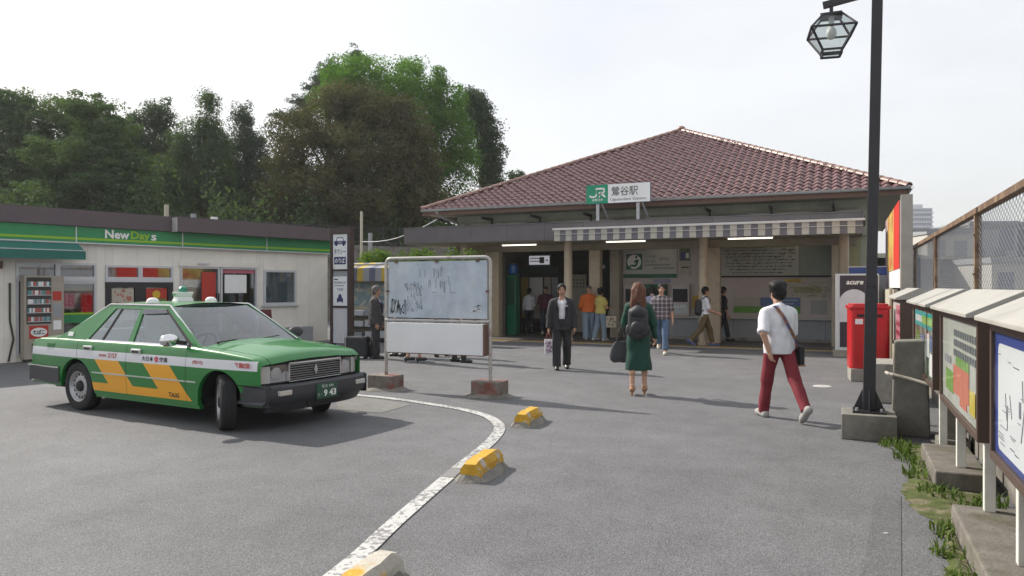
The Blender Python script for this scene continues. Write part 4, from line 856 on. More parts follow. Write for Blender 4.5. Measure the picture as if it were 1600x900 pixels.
# concrete stumps
t = thing('concrete_stump', 'stout weathered concrete stump beside the notice cases', 'concrete block', (.66, 9.25, 0), R(-4))
mb = MB(); mb.hexa([(-.19, -.17, 0), (.19, -.17, 0), (.19, .17, 0), (-.19, .17, 0), (-.16, -.14, 1.03), (.16, -.14, 1.05), (.16, .14, 1.05), (-.16, .14, 1.03)]); part('stump', mb, M_CONCD, t, bevel=.03, seg=3)
mb = MB(); mb.path(smooth_pts([(-.24, .1, .66), (-.2, -.16, .67), (.0, -.2, .63), (.2, -.26, .58), (.28, -.3, .56)], 4), .018, 8); part('rope', mb, mat('rope_beige', (0.42, 0.39, 0.33), .8, var=.2), t, smooth=True)
mb = MB(); mb.box(-.16, .16, -.45, .45, 0, .55); o = part('concrete_block', mb, M_CONC, None, bevel=.02); o.location = (.52, 12.0, 0); tag(o, 'pale concrete block between the stump and the post box', 'concrete block')
mb = MB(); mb.box(-.1, .1, -.1, .1, 0, 1.0); mb.box(-.14, .14, -.14, .14, .0, .12); o = part('concrete_post', mb, M_CONCD, None, bevel=.02); o.location = (.98, 8.55, 0); tag(o, 'short dark concrete post under the teal notice case', 'concrete post')
# low wall, footings
lw_ = thing('boundary_wall', 'low concrete wall running behind the notice cases', 'wall', (1.25, 9, 0), world=True)
for i in range(11): bx('wall_block', 1.15, 1.36, 1.0+i*1.6, 2.596+i*1.6, 0, 1.12, M_CONCD, lw_, bevel=.01)
bx('coping', 1.12, 1.39, 1.0, 18.6, 1.121, 1.18, M_CONC, lw_, bevel=.01)
mb = MB(); mb.path([(1.12, 2.0, .62), (1.12, 5.2, .62), (1.12, 5.25, .45), (1.12, 8.2, .45), (1.12, 8.25, .2), (1.12, 9.5, .2)], .02, 6); part('wall_pipe', mb, M_DARK, lw_)
for (y0, y1), lab in (((2.0, 5.84), 'long concrete kerb footing under the blue map case'), ((6.82, 8.0), 'short concrete kerb footing under the brown poster case')):
    mb = MB(); mb.box(-.22, .16, -(y1-y0)/2, (y1-y0)/2, 0, .15); o = part('kerb_footing', mb, mat('kerb_concrete', (0.165, 0.15, 0.13), .9, var=.4, vs=7, bump=.6, bs=40, col2=(0.10, 0.095, 0.065), c2s=3, c2t=(.48, .68)), None, bevel=.02, seg=3); o.location = (.88, (y0+y1)/2, 0); tag(o, lab, 'kerb', 'kerb footings under the notice cases')
# notice cases
M_CBR = mat('case_brown', (0.075, 0.048, 0.035), .45, var=.15, vs=5); M_CROOF = mat('case_roof_white', (0.37, 0.36, 0.325), .5, var=.12, vs=3, col2=(0.29, 0.275, 0.235), c2s=2, c2t=(.58, .8))
M_CG = glass('case_glass', (0.97, 0.98, 0.98), .96, .03, .30); M_POSTW = mat('white_post', (0.66, 0.65, 0.60), .5, var=.15, vs=8)
def notice_case(b0, b1, label, backing, posts):
    t = thing('notice_case', label, 'notice case', (.85, (b0+b1)/2, 0), world=True, group='roofed notice cases along the wall')
    z0, z1 = .64, 1.42; a0_, a1_ = .76, .93
    bx('case_back', .90, a1_, b0, b1, z0, z1, M_CBR, t)
    for nm, y0, y1, za, zb in (('frame_side', b0, b0+.045, z0, z1), ('frame_side', b1-.045, b1, z0, z1), ('frame_rail', b0+.045, b1-.045, z0, z0+.05), ('frame_rail', b0+.045, b1-.045, z1-.05, z1)): bx(nm, a0_, .90, y0, y1, za, zb, M_CBR, t, bevel=.006)
    p_ = bx('poster_board', .782, .897, b0+.047, b1-.047, z0+.052, z1-.052, backing, t)
    mb = MB(); mb.add([(.768, b0+.045, z0+.05), (.768, b1-.045, z0+.05), (.768, b1-.045, z1-.05), (.768, b0+.045, z1-.05)], [(3, 2, 1, 0)]); part('pane', mb, M_CG, t)
    mb = MB(); ys = (b0-.05, b1+.05); sec = [(.69, 1.425), (.69, 1.45), (1.01, 1.60), (1.33, 1.45), (1.33, 1.425)]
    mb.add([(x, ys[0], z) for x, z in sec]+[(x, ys[1], z) for x, z in sec], [(0, 1, 2, 3, 4), (9, 8, 7, 6, 5)]+[(i, 5+i, 5+(i+1) % 5, (i+1) % 5) for i in range(5)]); part('roof', mb, M_CROOF, t, bevel=.006)
    for y in posts: bx('post', .835, .90, y-.032, y+.032, .15 if (2 < y < 5.84 or 6.82 < y < 8) else 0, .638, M_POSTW, t, bevel=.005)
    return t, p_
FX = .780
def poster_bits(name, p_, m, rects, kind=None, x=FX):
    mb = MB()
    for y0, y1, z0, z1 in rects: mb.box(x-.002, x, y0, y1, z0, z1)
    return part(name, mb, m, p_, kind=kind)
rr = random.Random(9)
ncA, pA = notice_case(12.6, 14.8, 'notice case with a pink poster nearest the post box', mat('poster_ivory', (0.55, 0.52, 0.46), .6), (12.9, 14.5))
poster_bits('pink_poster', pA, mat('poster_pink', (0.55, 0.20, 0.26), .55), [(12.75, 13.9, .75, 1.33)])
poster_bits('poster_print', pA, mat('print_crimson', (0.4, 0.02, 0.05), .5), [(12.85+.2*i, 12.95+.2*i, z, z+.08) for i in range(5) for z in (.85, 1.0, 1.18)], 'stuff', FX-.004)
ncB, pB = notice_case(8.07, 10.27, 'notice case with a teal header above photographs', mat('poster_dark', (0.10, 0.13, 0.09), .5, var=.6, vs=6, col2=(0.30, 0.34, 0.30), c2s=4, c2t=(.5, .6)), (8.25, 9.95))
hd = poster_bits('teal_header', pB, mat('header_teal', (0.0, 0.33, 0.33), .5), [(8.15, 10.19, 1.18, 1.35)])
poster_bits('header_print', pB, mat('print_lime', (0.32, 0.55, 0.12), .5), [(8.25+.12*i, 8.33+.12*i, 1.22, 1.31) for i in range(9)], 'stuff', FX-.003); poster_bits('header_print', pB, M_WHITE, [(9.35+.11*i, 9.42+.11*i, 1.23, 1.30) for i in range(7)], 'stuff', FX-.003)
poster_bits('photograph', pB, M_WHITE, [(8.2, 8.55, .73, .95), (8.62, 8.9, 0.9, 1.14)]); poster_bits('photograph', pB, mat('photo_blue', (0.10, 0.16, 0.33), .5, var=.4, vs=9), [(8.2, 8.5, .98, 1.14), (9.1, 9.5, .75, 1.1)]); poster_bits('photograph', pB, mat('photo_green', (0.10, 0.22, 0.05), .5, var=.4, vs=9), [(9.6, 10.1, .75, 1.12)])
ncC, pC = notice_case(5.47, 7.49, 'brown notice case with a faded street-view poster', mat('poster_haze', (0.40, 0.41, 0.37), .5, var=.25, vs=3), (5.74, 7.05))
poster_bits('building_print', pC, mat('print_slate', (0.15, 0.165, 0.17), .6), [(5.56+.11*i, 5.635+.11*i, 1.09+.075*k, 1.14+.075*k) for i in range(11) for k in range(3)], 'stuff')
poster_bits('brick_print', pC, mat('print_brick', (0.46, 0.13, 0.07), .6, var=.25, vs=8), [(5.95, 6.75, .80, 1.02), (6.05, 6.4, .74, .80)], 'stuff'); poster_bits('tree_print', pC, mat('print_foliage', (0.16, 0.30, 0.06), .6, var=.4, vs=12), [(5.95, 6.6, 1.02, 1.09), (6.75, 7.2, .78, .95)], 'stuff', FX-.001); poster_bits('sign_print', pC, mat('print_mustard', (0.48, 0.38, 0.06), .6), [(5.66, 5.9, .76, .92)], None, FX-.003); poster_bits('people_print', pC, mat('print_grey2', (0.25, 0.25, 0.27), .6, var=.4, vs=20), [(5.6, 5.64, .95, 1.06), (6.9, 7.3, 1.0, 1.06)], 'stuff', FX-.001)
ncD, pD = notice_case(2.4, 5.03, 'blue notice case with a white rounded street map', mat('poster_blue_deep', (0.025, 0.045, 0.22), .5, var=.08), (4.70, 3.5))
mb = MB(); rp = rrect(.55, .29, .05); mb.prism([(x, y) for x, y in rp], 0, .003, M=Matrix.Translation((FX, 4.32, 1.02)) @ Matrix.Rotation(R(-90), 4, 'Z') @ Matrix.Rotation(R(90), 4, 'X')); mp_ = part('map_sheet', mb, mat('map_white', (0.62, 0.64, 0.66), .5, var=.04), pD)
mb = MB()
for i in range(26):
    y = 3.85+.95*rr.random(); z = .77+.48*rr.random(); mb.box(FX-.0055, FX-.004, y, y+.04+.16*rr.random(), z, z+.004)
for i in range(7):
    y = 3.85+.95*rr.random(); z = .77+.3*rr.random(); mb.bar((FX-.005, y, z), (FX-.005, y+rr.uniform(-.1, .1), z+.1+.15*rr.random()), .002, .006)
mb.box(FX-.006, FX-.004, 4.28, 4.32, .98, 1.06); part('map_streets', mb, mat('print_ink', (0.16, 0.17, 0.20), .6), pD, kind='stuff')
poster_bits('board_print', pD, M_WHITE, [(3.55, 3.6, z, z+.03) for z in (.78, .84, .9, .96, 1.02, 1.1, 1.2)], 'stuff')
# rusty mesh fence on the wall
fc = thing('mesh_fence', 'rusty framed chain-link fence on the low wall', 'fence', (1.25, 9, 1.18), world=True)
M_RUST = mat('rusted_steel', (0.135, 0.08, 0.05), .75, var=.35, vs=9, bump=.3, col2=(0.27, 0.19, 0.11), c2s=5, c2t=(.48, .68)); M_WIRE = mat('mesh_wire', (0.30, 0.31, 0.33), .5, metal=.2)
fy = [1.6, 5.3, 8.97, 12.66, 16.3, 18.4]
for y in fy:
    bx('post', 1.22, 1.28, y-.04, y+.04, 1.18, 2.36, M_RUST, fc); 
    if y == 12.66: bx('post', 1.22, 1.28, y+.16, y+.22, 1.18, 2.36, M_RUST, fc)
    for z in (1.35, 1.75, 2.15): mb = MB(); mb.cb((1.215, y-.02, z), (.02, .05, .02)); part('bolt', mb, M_RUST, fc)
bx('top_rail', 1.21, 1.29, 1.6, 18.4, 2.362, 2.42, M_RUST, fc); bx('lower_rail', 1.225, 1.275, 1.6, 18.4, 1.185, 1.22, M_RUST, fc)
for y0, y1 in zip(fy[:-1], fy[1:]):
    ya, yb = y0+.045, y1-.045; step = .064; nw = int((yb-ya)/step); nz = 36; dz = (2.355-1.225)/nz
    idx = np.arange(nw)[:, None]; kz = np.arange(nz+1)[None, :]
    yy = ya+step*(idx+.5)+(((kz+idx*0) % 2)*2-1)*step*.52*np.where(idx % 2 == 0, 1, -1)
    zz_ = 1.225+dz*kz+0*idx; xx = 1.25+.004*np.where((kz+idx) % 2 == 0, 1, -1)
    r_ = .0032; offs = [(r_, 0), (-r_*.5, r_*.87), (-r_*.5, -r_*.87)]
    V = np.stack([np.stack([xx+ox, np.clip(yy+oy, ya, yb), zz_], -1) for ox, oy in offs], 2).reshape(-1, 3)
    F = []
    for i in range(nw):
        for k in range(nz):
            b_ = (i*(nz+1)+k)*3
            for q in range(3): F.append((b_+q, b_+(q+1) % 3, b_+3+(q+1) % 3, b_+3+q))
    mb = MB(); mb.v = [tuple(p) for p in V]; mb.f = F; mb.m = [0]*len(F)
    part('wire_mesh', mb, M_WIRE, fc, kind='stuff')

# ================================================================== BEHIND: retaining wall, hill, iron fence
def cw(X, d): s_, c_ = math.sin(R(24)), math.cos(R(24)); return Vector((c_*X-s_*d, s_*X+c_*d, 0))
wl = [cw(-48, 26), cw(-30, 28), cw(-16, 31), cw(-5.8, 39), cw(0, 43.5), cw(14, 48)]
rw = thing('retaining_wall', 'grey stone retaining wall below the wooded bank', 'wall', wl[2], world=True)
for p0, p1 in zip(wl[:-1], wl[1:]):
    n_ = max(2, int((p1-p0).length/2.4))
    for i in range(n_):
        a_ = p0.lerp(p1, i/n_); b_ = p0.lerp(p1, (i+1)/n_); d = (b_-a_).normalized(); q = Vector((-d.y, d.x, 0))*.5; e = d*.004
        mb = MB(); mb.hexa([a_+e, b_-e, b_+q-e, a_+q+e]+[v+Vector((0, 0, 3.7)) for v in (a_+e, b_-e, b_+q-e, a_+q+e)]); part('wall_panel', mb, M_CONCD, rw)
ifn = thing('iron_railing', 'dark iron railing along the top of the retaining wall', 'fence', wl[2], world=True)
M_IRON = mat('dark_iron', (0.03, 0.03, 0.032), .6)
for p0, p1 in zip(wl[:-1], wl[1:]):
    d = (p1-p0); ln_ = d.length; d.normalize(); q = Vector((-d.y, d.x, 0))*.2; n_ = int(ln_/.15); mb = MB()
    for i in range(n_): p = p0+d*(i*.15)+q; mb.tube(p+Vector((0, 0, 3.72)), p+Vector((0, 0, 4.72)), .012, n=4, cap=False)
    part('bars', mb, M_IRON, ifn, kind='stuff')
    for z in (3.82, 4.6): mb = MB(); mb.bar(p0+q+Vector((0, 0, z)), p1+q+Vector((0, 0, z)), .03, .04); part('rail', mb, M_IRON, ifn)
    for i in range(int(ln_/2.4)+1): p = p0+d*(i*2.4)+q; mb = MB(); mb.bar(p+Vector((0, 0, 3.7)), p+Vector((0, 0, 4.75)), .06, .06); part('post', mb, M_IRON, ifn)
# wooded bank
M_BANK = mat('bank_soil', (0.045, 0.05, 0.025), .95, var=.4, vs=1.5, bump=.5, bs=4)
rows = []
for p in [wl[0]-Vector((60, 5, 0))]+wl+[wl[-1]+Vector((60, 60, 0))]:
    dirv = cw(-.12, 1).normalized()
    rows.append([p+Vector((0, 0, 3.68))+dirv*.4, p+dirv*8+Vector((0, 0, 4.4)), p+dirv*25+Vector((0, 0, 5.4)), p+dirv*80+Vector((0, 0, 6.0)), p+dirv*82+Vector((0, 0, -1))])
mb = MB(); mb.grid(rows, flip=True); structure('hill', mb, M_BANK, smooth=True)
p = cw(-6.65, 33); mb = MB(); mb.tube(p, p+Vector((0, 0, 4.95)), .07, .06, 8); tag(part('utility_post', mb, M_POSTC, None, smooth=True), 'short pale post standing before the retaining wall', 'post')
p = cw(-6.3, 33.2); mb = MB(); mb.tube(p, p+Vector((0, 0, 4.0)), .09, .09, 8); tag(part('utility_post', mb, M_GREYP, None, smooth=True), 'shorter grey post beside the pale post', 'post')
p0 = cw(-6.65, 33)+Vector((0, 0, 3.6)); p1 = Vector((-12.0, 21.6, 4.0)); mb = MB(); mb.path([p0.lerp(p1, t/8)-Vector((0, 0, .3*math.sin(math.pi*t/8))) for t in range(9)], .02, 5); tag(part('overhead_cable', mb, M_GREYP, None), 'slack grey cable running from the post to the station eaves', 'cable')
# tower block and other far buildings
tw = thing('tower_block', 'pale high-rise apartment tower far beyond the fence', 'building', cw(246, 450), R(24))
M_TW = mat('tower_wall', (0.50, 0.52, 0.55), .7, var=.06, vs=.1); M_TWD = mat('tower_window', (0.22, 0.24, 0.28), .3, var=.1, vs=.2)  # tower wall and window colours paled to imitate distance haze
mb = MB(); mb.box(-7.2, 7.2, 0, 14, 0, 49); part('wall', mb, M_TW, tw); mb = MB(); mb.box(-4, 3, 3, 10, 49, 51.5); part('roof', mb, M_TW, tw)
mb = MB()
for k in range(17):
    for i in range(9): mb.box(-6.7+i*1.52, -5.6+i*1.52, -.25, -.02, 2+k*2.8, 3.7+k*2.8)
part('windows', mb, M_TWD, tw, kind='stuff')
mb = MB()
for k in range(17): mb.box(-7.3, 7.3, -1.0, -.26, .9+k*2.8, 1.9+k*2.8)
part('balconies', mb, M_TW, tw, kind='stuff')
def far_block(px_k, d, w, h, dep, col, label, seed):
    t = thing('office_block', label, 'building', cw(px_k*d, d), R(18)); rr = random.Random(seed)
    mb = MB(); mb.box(-w/2, w/2, 0, dep, 0, h); part('wall', mb, mat('far_wall_%d' % seed, col, .7, var=.1, vs=.3), t); mb = MB(); mb.box(-w/2-.1, w/2+.1, -.1, dep, h, h+.4); part('roof', mb, M_GREYP, t)
    n = max(2, int(w/1.6)); k = max(2, int(h/2.9))
    for r_ in range(k):
        for i in range(n):
            x = -w/2+.4+i*(w-.6)/n; mb = MB(); mb.box(x, x+1.0, -.05, -.005, 1.2+r_*2.85, 2.6+r_*2.85); part('window', mb, M_TWD, t)
far_block(.590, 62, 4.0, 6.0, 8, (0.50, 0.48, 0.44), 'small pale building seen through the mesh fence', 1)
far_block(.645, 75, 4.5, 7.8, 9, (0.36, 0.36, 0.38), 'grey block with dark windows behind the mesh fence', 2)
far_block(.690, 50, 4.5, 3.2, 8, (0.46, 0.45, 0.41), 'low cream building behind the near bay of mesh', 3)
far_block(.70, 95, 7, 9.5, 9, (0.20, 0.20, 0.23), 'dark slab building rising above the cream roof', 4)
far_block(.555, 90, 6.5, 5.5, 8, (0.44, 0.42, 0.38), 'beige building beyond the far end of the fence', 5)
TREES = {
    'layered': ((-42.29, 27.15), [(0.22, 0.09, 10.01, 2.7, 1.62), (2.85, 1.26, 10.55, 2.88, 1.62), (0.88, 0.39, 7.85, 3.96, 1.8), (-0.44, -0.2, 11.27, 1.8, 1.3), (-3.4, -1.52, 9.11, 3.24, 2.88), (-0.11, -0.05, 11.81, 1.44, 0.79)]),
    'layered2': ((-34.04, 25.34), [(0.74, 0.34, 8.69, 1.74, 1.43), (0.16, 0.08, 6.79, 2.85, 1.27), (-1.14, -0.5, 8.06, 2.22, 1.11), (1.32, 0.59, 7.42, 1.43, 0.95), (-0.13, -0.05, 10.37, 1.27, 0.82), (-0.99, -0.44, 6.0, 3.49, 0.79)]),
    'dark': ((-40.53, 34.5), [(0.15, 0.07, 12.23, 1.4, 1.32), (-0.49, -0.22, 10.38, 1.85, 2.06), (0.34, 0.15, 8.32, 2.06, 2.06), (-1.35, -0.6, 11.2, 1.44, 1.44), (1.28, 0.57, 9.97, 1.23, 1.65)]),
    'vine': ((-33.73, 32.05), [(0.25, 0.11, 12.16, 0.52, 0.81), (0.25, 0.11, 10.76, 1.18, 1.03), (-0.09, -0.04, 8.92, 1.77, 1.55), (-0.42, -0.19, 6.89, 1.92, 1.55), (-1.33, -0.59, 7.63, 1.66, 1.66), (0.92, 0.41, 7.07, 1.4, 1.47), (-0.93, -0.41, 9.47, 1.03, 1.11)]),
    'slim': ((-33.49, 35.44), [(-0.24, -0.1, 11.87, 0.79, 0.95), (-0.06, -0.02, 10.29, 1.26, 1.5), (0.3, 0.14, 8.05, 1.5, 1.97), (-0.7, -0.31, 8.44, 1.77, 1.89), (1.02, 0.46, 7.45, 1.26, 1.5), (-1.42, -0.63, 9.82, 0.99, 1.38)]),
    'brown': ((-24.69, 33.89), [(-0.17, -0.08, 11.56, 2.11, 1.12), (1.59, 0.71, 10.51, 2.18, 1.48), (-1.61, -0.72, 9.81, 2.53, 1.69), (0.31, 0.14, 8.4, 3.69, 2.18), (2.88, 1.28, 8.4, 1.69, 1.93), (-2.83, -1.26, 7.87, 1.76, 1.93), (0.31, 0.14, 6.29, 4.22, 1.58), (-3.7, -1.65, 6.12, 1.41, 1.12), (3.2, 1.42, 6.29, 1.69, 1.48)]),
    'bright': ((-26.6, 41.79), [(-2.73, -1.21, 15.06, 2.44, 1.43), (0.53, 0.24, 14.64, 2.44, 1.68), (2.45, 1.1, 12.66, 2.02, 2.31), (2.95, 1.32, 9.93, 1.76, 2.52), (-0.23, -0.1, 12.45, 3.36, 2.52), (-3.88, -1.72, 14.13, 1.76, 1.43), (0.92, 0.41, 8.67, 2.52, 2.1)]),
    'right': ((-23.94, 48.45), [(-0.14, -0.06, 14.02, 1.3, 1.76), (0.41, 0.19, 11.71, 1.3, 2.08), (0.5, 0.22, 9.63, 1.2, 1.39), (-0.77, -0.34, 14.95, 0.83, 0.83)]),
    'small': ((-26.43, 60.48), [(0.0, 0.0, 11.23, 0.9, 0.51)]),
    'cedar': ((-35.93, 46.4), [(1.86, 0.82, 19.01, 0.44, 0.98), (2.71, 1.2, 18.72, 0.34, 0.44), (-0.42, -0.19, 16.91, 1.37, 0.98), (-1.76, -0.78, 15.44, 1.17, 0.78), (-2.65, -1.18, 14.47, 1.47, 0.68), (0.25, 0.11, 18.13, 1.47, 0.68)]),
}
# ================================================================== TREES
def leaf_mat(name, c1, c2, trans=0.35, rough=0.8):
    m = bpy.data.materials.new(name); m.use_nodes = True; t = m.node_tree; t.nodes.clear(); N = t.nodes.new; K = t.links.new
    o = N('ShaderNodeOutputMaterial'); g = N('ShaderNodeNewGeometry'); tc = N('ShaderNodeTexCoord')
    n = N('ShaderNodeTexNoise'); n.inputs['Scale'].default_value = 0.55; n.inputs['Detail'].default_value = 4; K(tc.outputs['Object'], n.inputs['Vector'])
    ad = N('ShaderNodeMath'); ad.operation = 'MULTIPLY_ADD'; ad.inputs[1].default_value = 0.55; K(g.outputs['Random Per Island'], ad.inputs[0])
    r = N('ShaderNodeMapRange'); r.inputs['From Min'].default_value = 0.3; r.inputs['From Max'].default_value = 0.7; r.inputs['To Max'].default_value = 0.5; K(n.outputs['Fac'], r.inputs['Value']); K(r.outputs['Result'], ad.inputs[2])
    x = N('ShaderNodeMix'); x.data_type = 'RGBA'; x.inputs['A'].default_value = (*c1, 1); x.inputs['B'].default_value = (*c2, 1); K(ad.outputs[0], x.inputs['Factor'])
    d = N('ShaderNodeBsdfPrincipled'); d.inputs['Roughness'].default_value = rough; d.inputs['Specular IOR Level'].default_value = 0.12; K(x.outputs['Result'], d.inputs['Base Color'])
    tr = N('ShaderNodeBsdfTranslucent'); sc = N('ShaderNodeVectorMath'); sc.operation = 'MULTIPLY'; sc.inputs[1].default_value = (1.15, 1.3, 0.5); K(x.outputs['Result'], sc.inputs[0]); K(sc.outputs[0], tr.inputs['Color'])
    mx_ = N('ShaderNodeMixShader'); mx_.inputs['Fac'].default_value = trans; K(d.outputs[0], mx_.inputs[1]); K(tr.outputs[0], mx_.inputs[2]); K(mx_.outputs[0], o.inputs['Surface'])
    return m
def leaf_mesh(name, P, Nrm, size, aspect, m, droop=0.0):
    n = len(P); rv = RNG.normal(size=(n, 3)); Nn = Nrm+RNG.normal(size=(n, 3))*0.55; Nn /= np.linalg.norm(Nn, axis=1)[:, None]
    rv[:, 2] -= droop; u = rv-Nn*np.sum(rv*Nn, 1)[:, None]; u /= np.linalg.norm(u, axis=1)[:, None]+1e-9; v = np.cross(Nn, u)
    s_ = size*RNG.uniform(0.6, 1.4, n)[:, None]; bend = Nn*s_*0.12
    V = np.stack([P-u*s_*0.5-bend, P+v*s_*aspect*0.5, P+u*s_*0.5-bend, P-v*s_*aspect*0.5], 1).reshape(-1, 3).astype(np.float32)
    me = bpy.data.meshes.new(name); me.vertices.add(4*n); me.vertices.foreach_set('co', V.ravel()); me.loops.add(4*n); me.loops.foreach_set('vertex_index', np.arange(4*n, dtype=np.int32))
    me.polygons.add(n); me.polygons.foreach_set('loop_start', np.arange(0, 4*n, 4, dtype=np.int32)); me.polygons.foreach_set('loop_total', np.full(n, 4, dtype=np.int32))
    me.materials.append(m); me.update(calc_edges=True); me.validate(); return me
def crown_points(blobs, clump, per, flat=1.0, cover=1.0, jag=0.25):
    P = []; Nn = []; B = np.array([(b[0], b[1], b[2]) for b in blobs]); Rr = np.array([(b[3], b[3]*0.85, b[4]) for b in blobs])
    for i in range(len(blobs)):
        area = 4*math.pi*((Rr[i, 0]*Rr[i, 2])**1.0); k = max(6, int(cover*area/(clump*clump*1.5)))
        d = RNG.normal(size=(k, 3)); d /= np.linalg.norm(d, axis=1)[:, None]
        c = B[i]+d*Rr[i]*(1-jag*0.5+jag*RNG.uniform(-1, 0.75, k))[:, None]
        keep = np.ones(k, bool)
        for j in range(len(blobs)):
            if j != i: q = (c-B[j])/Rr[j]; keep &= np.sum(q*q, 1) > 0.55
        c = c[keep]; d = d[keep]; k = len(c); sz = clump*RNG.uniform(0.55, 1.25, k)
        e = RNG.normal(size=(k, per, 3)); e[..., 2] += 0.35; e /= np.linalg.norm(e, axis=2)[..., None]
        rad = sz[:, None, None]*RNG.uniform(0.45, 1.08, (k, per, 1))
        p = c[:, None, :]+e*rad*np.array([1, 1, flat])
        P.append(p.reshape(-1, 3)); Nn.append((e+0.3*d[:, None, :]).reshape(-1, 3))
    # sparse inner leaves so that the heart of the crown is not hollow
    for i in range(len(blobs)):
        k = int(800*Rr[i, 0]*Rr[i, 2]); d = RNG.normal(size=(k, 3)); d /= np.linalg.norm(d, axis=1)[:, None]
        P.append(B[i]+d*Rr[i]*RNG.uniform(0.1, 0.75, k)[:, None]); Nn.append(d)
    return np.concatenate(P), np.concatenate(Nn)
M_BARK = mat('tree_bark', (0.075, 0.055, 0.04), .95, var=.4, vs=6, bump=.8, bs=18)
def tree(key, name, label, m, leaf, clump, per, flat=1.0, aspect=.55, droop=0.0, zb=4.0, group=None, cover=1.0, jag=.25, trunk=.35):
    (bx_, by_), blobs = TREES[key]
    t = thing(name, label, 'tree', (bx_, by_, zb), 0, group)
    bl = [(x, y, z-zb, a, b) for x, y, z, a, b in blobs]
    P, Nn = crown_points(bl, clump, per, flat, cover, jag)
    put('crown', leaf_mesh('crown', P, Nn, leaf, aspect, m, droop), t)
    mb = MB(); top = max(b[2] for b in bl); cx_ = np.mean([b[0] for b in bl]); cy_ = np.mean([b[1] for b in bl])
    pts = [Vector((0, 0, -.3)), Vector((cx_*.2+.1, cy_*.2, top*.3)), Vector((cx_*.6-.1, cy_*.6, top*.6)), Vector((cx_, cy_, top*.9))]; rs = [trunk, trunk*.75, trunk*.5, trunk*.15]
    for i in range(3): mb.tube(pts[i], pts[i+1], rs[i], rs[i+1], 10)
    tk = part('trunk', mb, M_BARK, t, smooth=True)
    for b in bl:
        f_ = min(.85, max(.15, (b[2]/top)*.6)); s0 = pts[0].lerp(pts[3], f_); e_ = Vector(b[:3]); mid = s0.lerp(e_, .5)+Vector((0, 0, .25)); mb = MB(); mb.tube(s0, mid, trunk*.35, trunk*.22, 7); mb.tube(mid, e_, trunk*.22, trunk*.06, 7); part('limb', mb, M_BARK, tk, smooth=True)
    return t
G_TR = 'trees on the wooded bank'
ML_DK = leaf_mat('leaves_dark_green', (0.042, 0.070, 0.038), (0.080, 0.115, 0.058)); ML_LY = leaf_mat('leaves_layered', (0.050, 0.088, 0.042), (0.105, 0.150, 0.066)); ML_CO = leaf_mat('leaves_conifer', (0.042, 0.068, 0.048), (0.080, 0.108, 0.066), .25)
ML_BR = leaf_mat('leaves_olive_brown', (0.058, 0.068, 0.036), (0.150, 0.130, 0.062), .25); ML_GR = leaf_mat('leaves_bright_green', (0.060, 0.135, 0.026), (0.150, 0.280, 0.048), .45); ML_LT = leaf_mat('leaves_young', (0.06, 0.11, 0.02), (0.16, 0.24, 0.05), .4)
tree('layered', 'broadleaf_tree', 'wide dark green tree with a paler feathery top', ML_LY, .16, .70, 120, .55, zb=4.2, group=G_TR, jag=.35, trunk=.4)
tree('layered2', 'broadleaf_tree', 'dark tree spreading in flat horizontal layers above the shop roof', ML_LY, .14, .60, 120, .42, zb=4.0, group=G_TR, jag=.35)
tree('dark', 'broadleaf_tree', 'dark round-topped tree between the layered tree and the pointed conifer', ML_DK, .16, .7, 110, .8, zb=4.6, group=G_TR, jag=.4)
tree('vine', 'conifer_tree', 'pointed conifer hung with climbing vines', ML_LY, .14, .55, 110, 1.0, .4, .8, zb=4.4, group=G_TR, jag=.45, trunk=.28)
tree('slim', 'conifer_tree', 'slim dark conifer beside the olive-brown tree', ML_CO, .14, .55, 110, 1.0, .4, .5, zb=4.5, group=G_TR, jag=.45, trunk=.26)
tree('cedar', 'conifer_tree', 'feathery cedar whose tip shows above the bright green crown', ML_CO, .2, .4, 50, .6, .3, zb=5.0, group=G_TR, jag=.6)
tree('bright', 'broadleaf_tree', 'tall bright green camphor tree with a dense domed crown', ML_GR, .16, .78, 150, .85, zb=4.8, group=G_TR, jag=.22, trunk=.5)
tree('right', 'conifer_tree', 'dark ragged conifer at the edge of the bright green crown', ML_DK, .17, .65, 110, .9, zb=5.2, group=G_TR, jag=.45)
tree('brown', 'broadleaf_tree', 'large olive-brown bushy tree in front of the bright green crown', ML_BR, .16, .78, 210, .9, .45, zb=4.0, group=G_TR, jag=.28, trunk=.45)
tree('small', 'broadleaf_tree', 'small distant treetop showing over the station roof', ML_DK, .22, .5, 60, .8, zb=5.5, group=G_TR, jag=.4)
# the wood further back, read as one mass
P = []; Nn = []
for i in range(190):
    k = RNG.uniform(-.95, .02); d = RNG.uniform(60, 75); c = cw(k*d, d); zt = (13.2 if k < -.28 else (11.5 if k < -.10 else 7.0))*RNG.uniform(.70, 1.0); n = 900
    e = RNG.normal(size=(n, 3)); e /= np.linalg.norm(e, axis=1)[:, None]; P.append(np.array([c.x, c.y, zt*.5+1])+e*np.array([2.6, 2.6, zt*.5])*RNG.uniform(.6, 1.05, (n, 1))); Nn.append(e)
tag(put('woodland', leaf_mesh('woodland', np.concatenate(P), np.concatenate(Nn), .36, .6, ML_DK)), 'dark woodland filling the bank behind the nearer trees', 'woodland', kind='stuff')
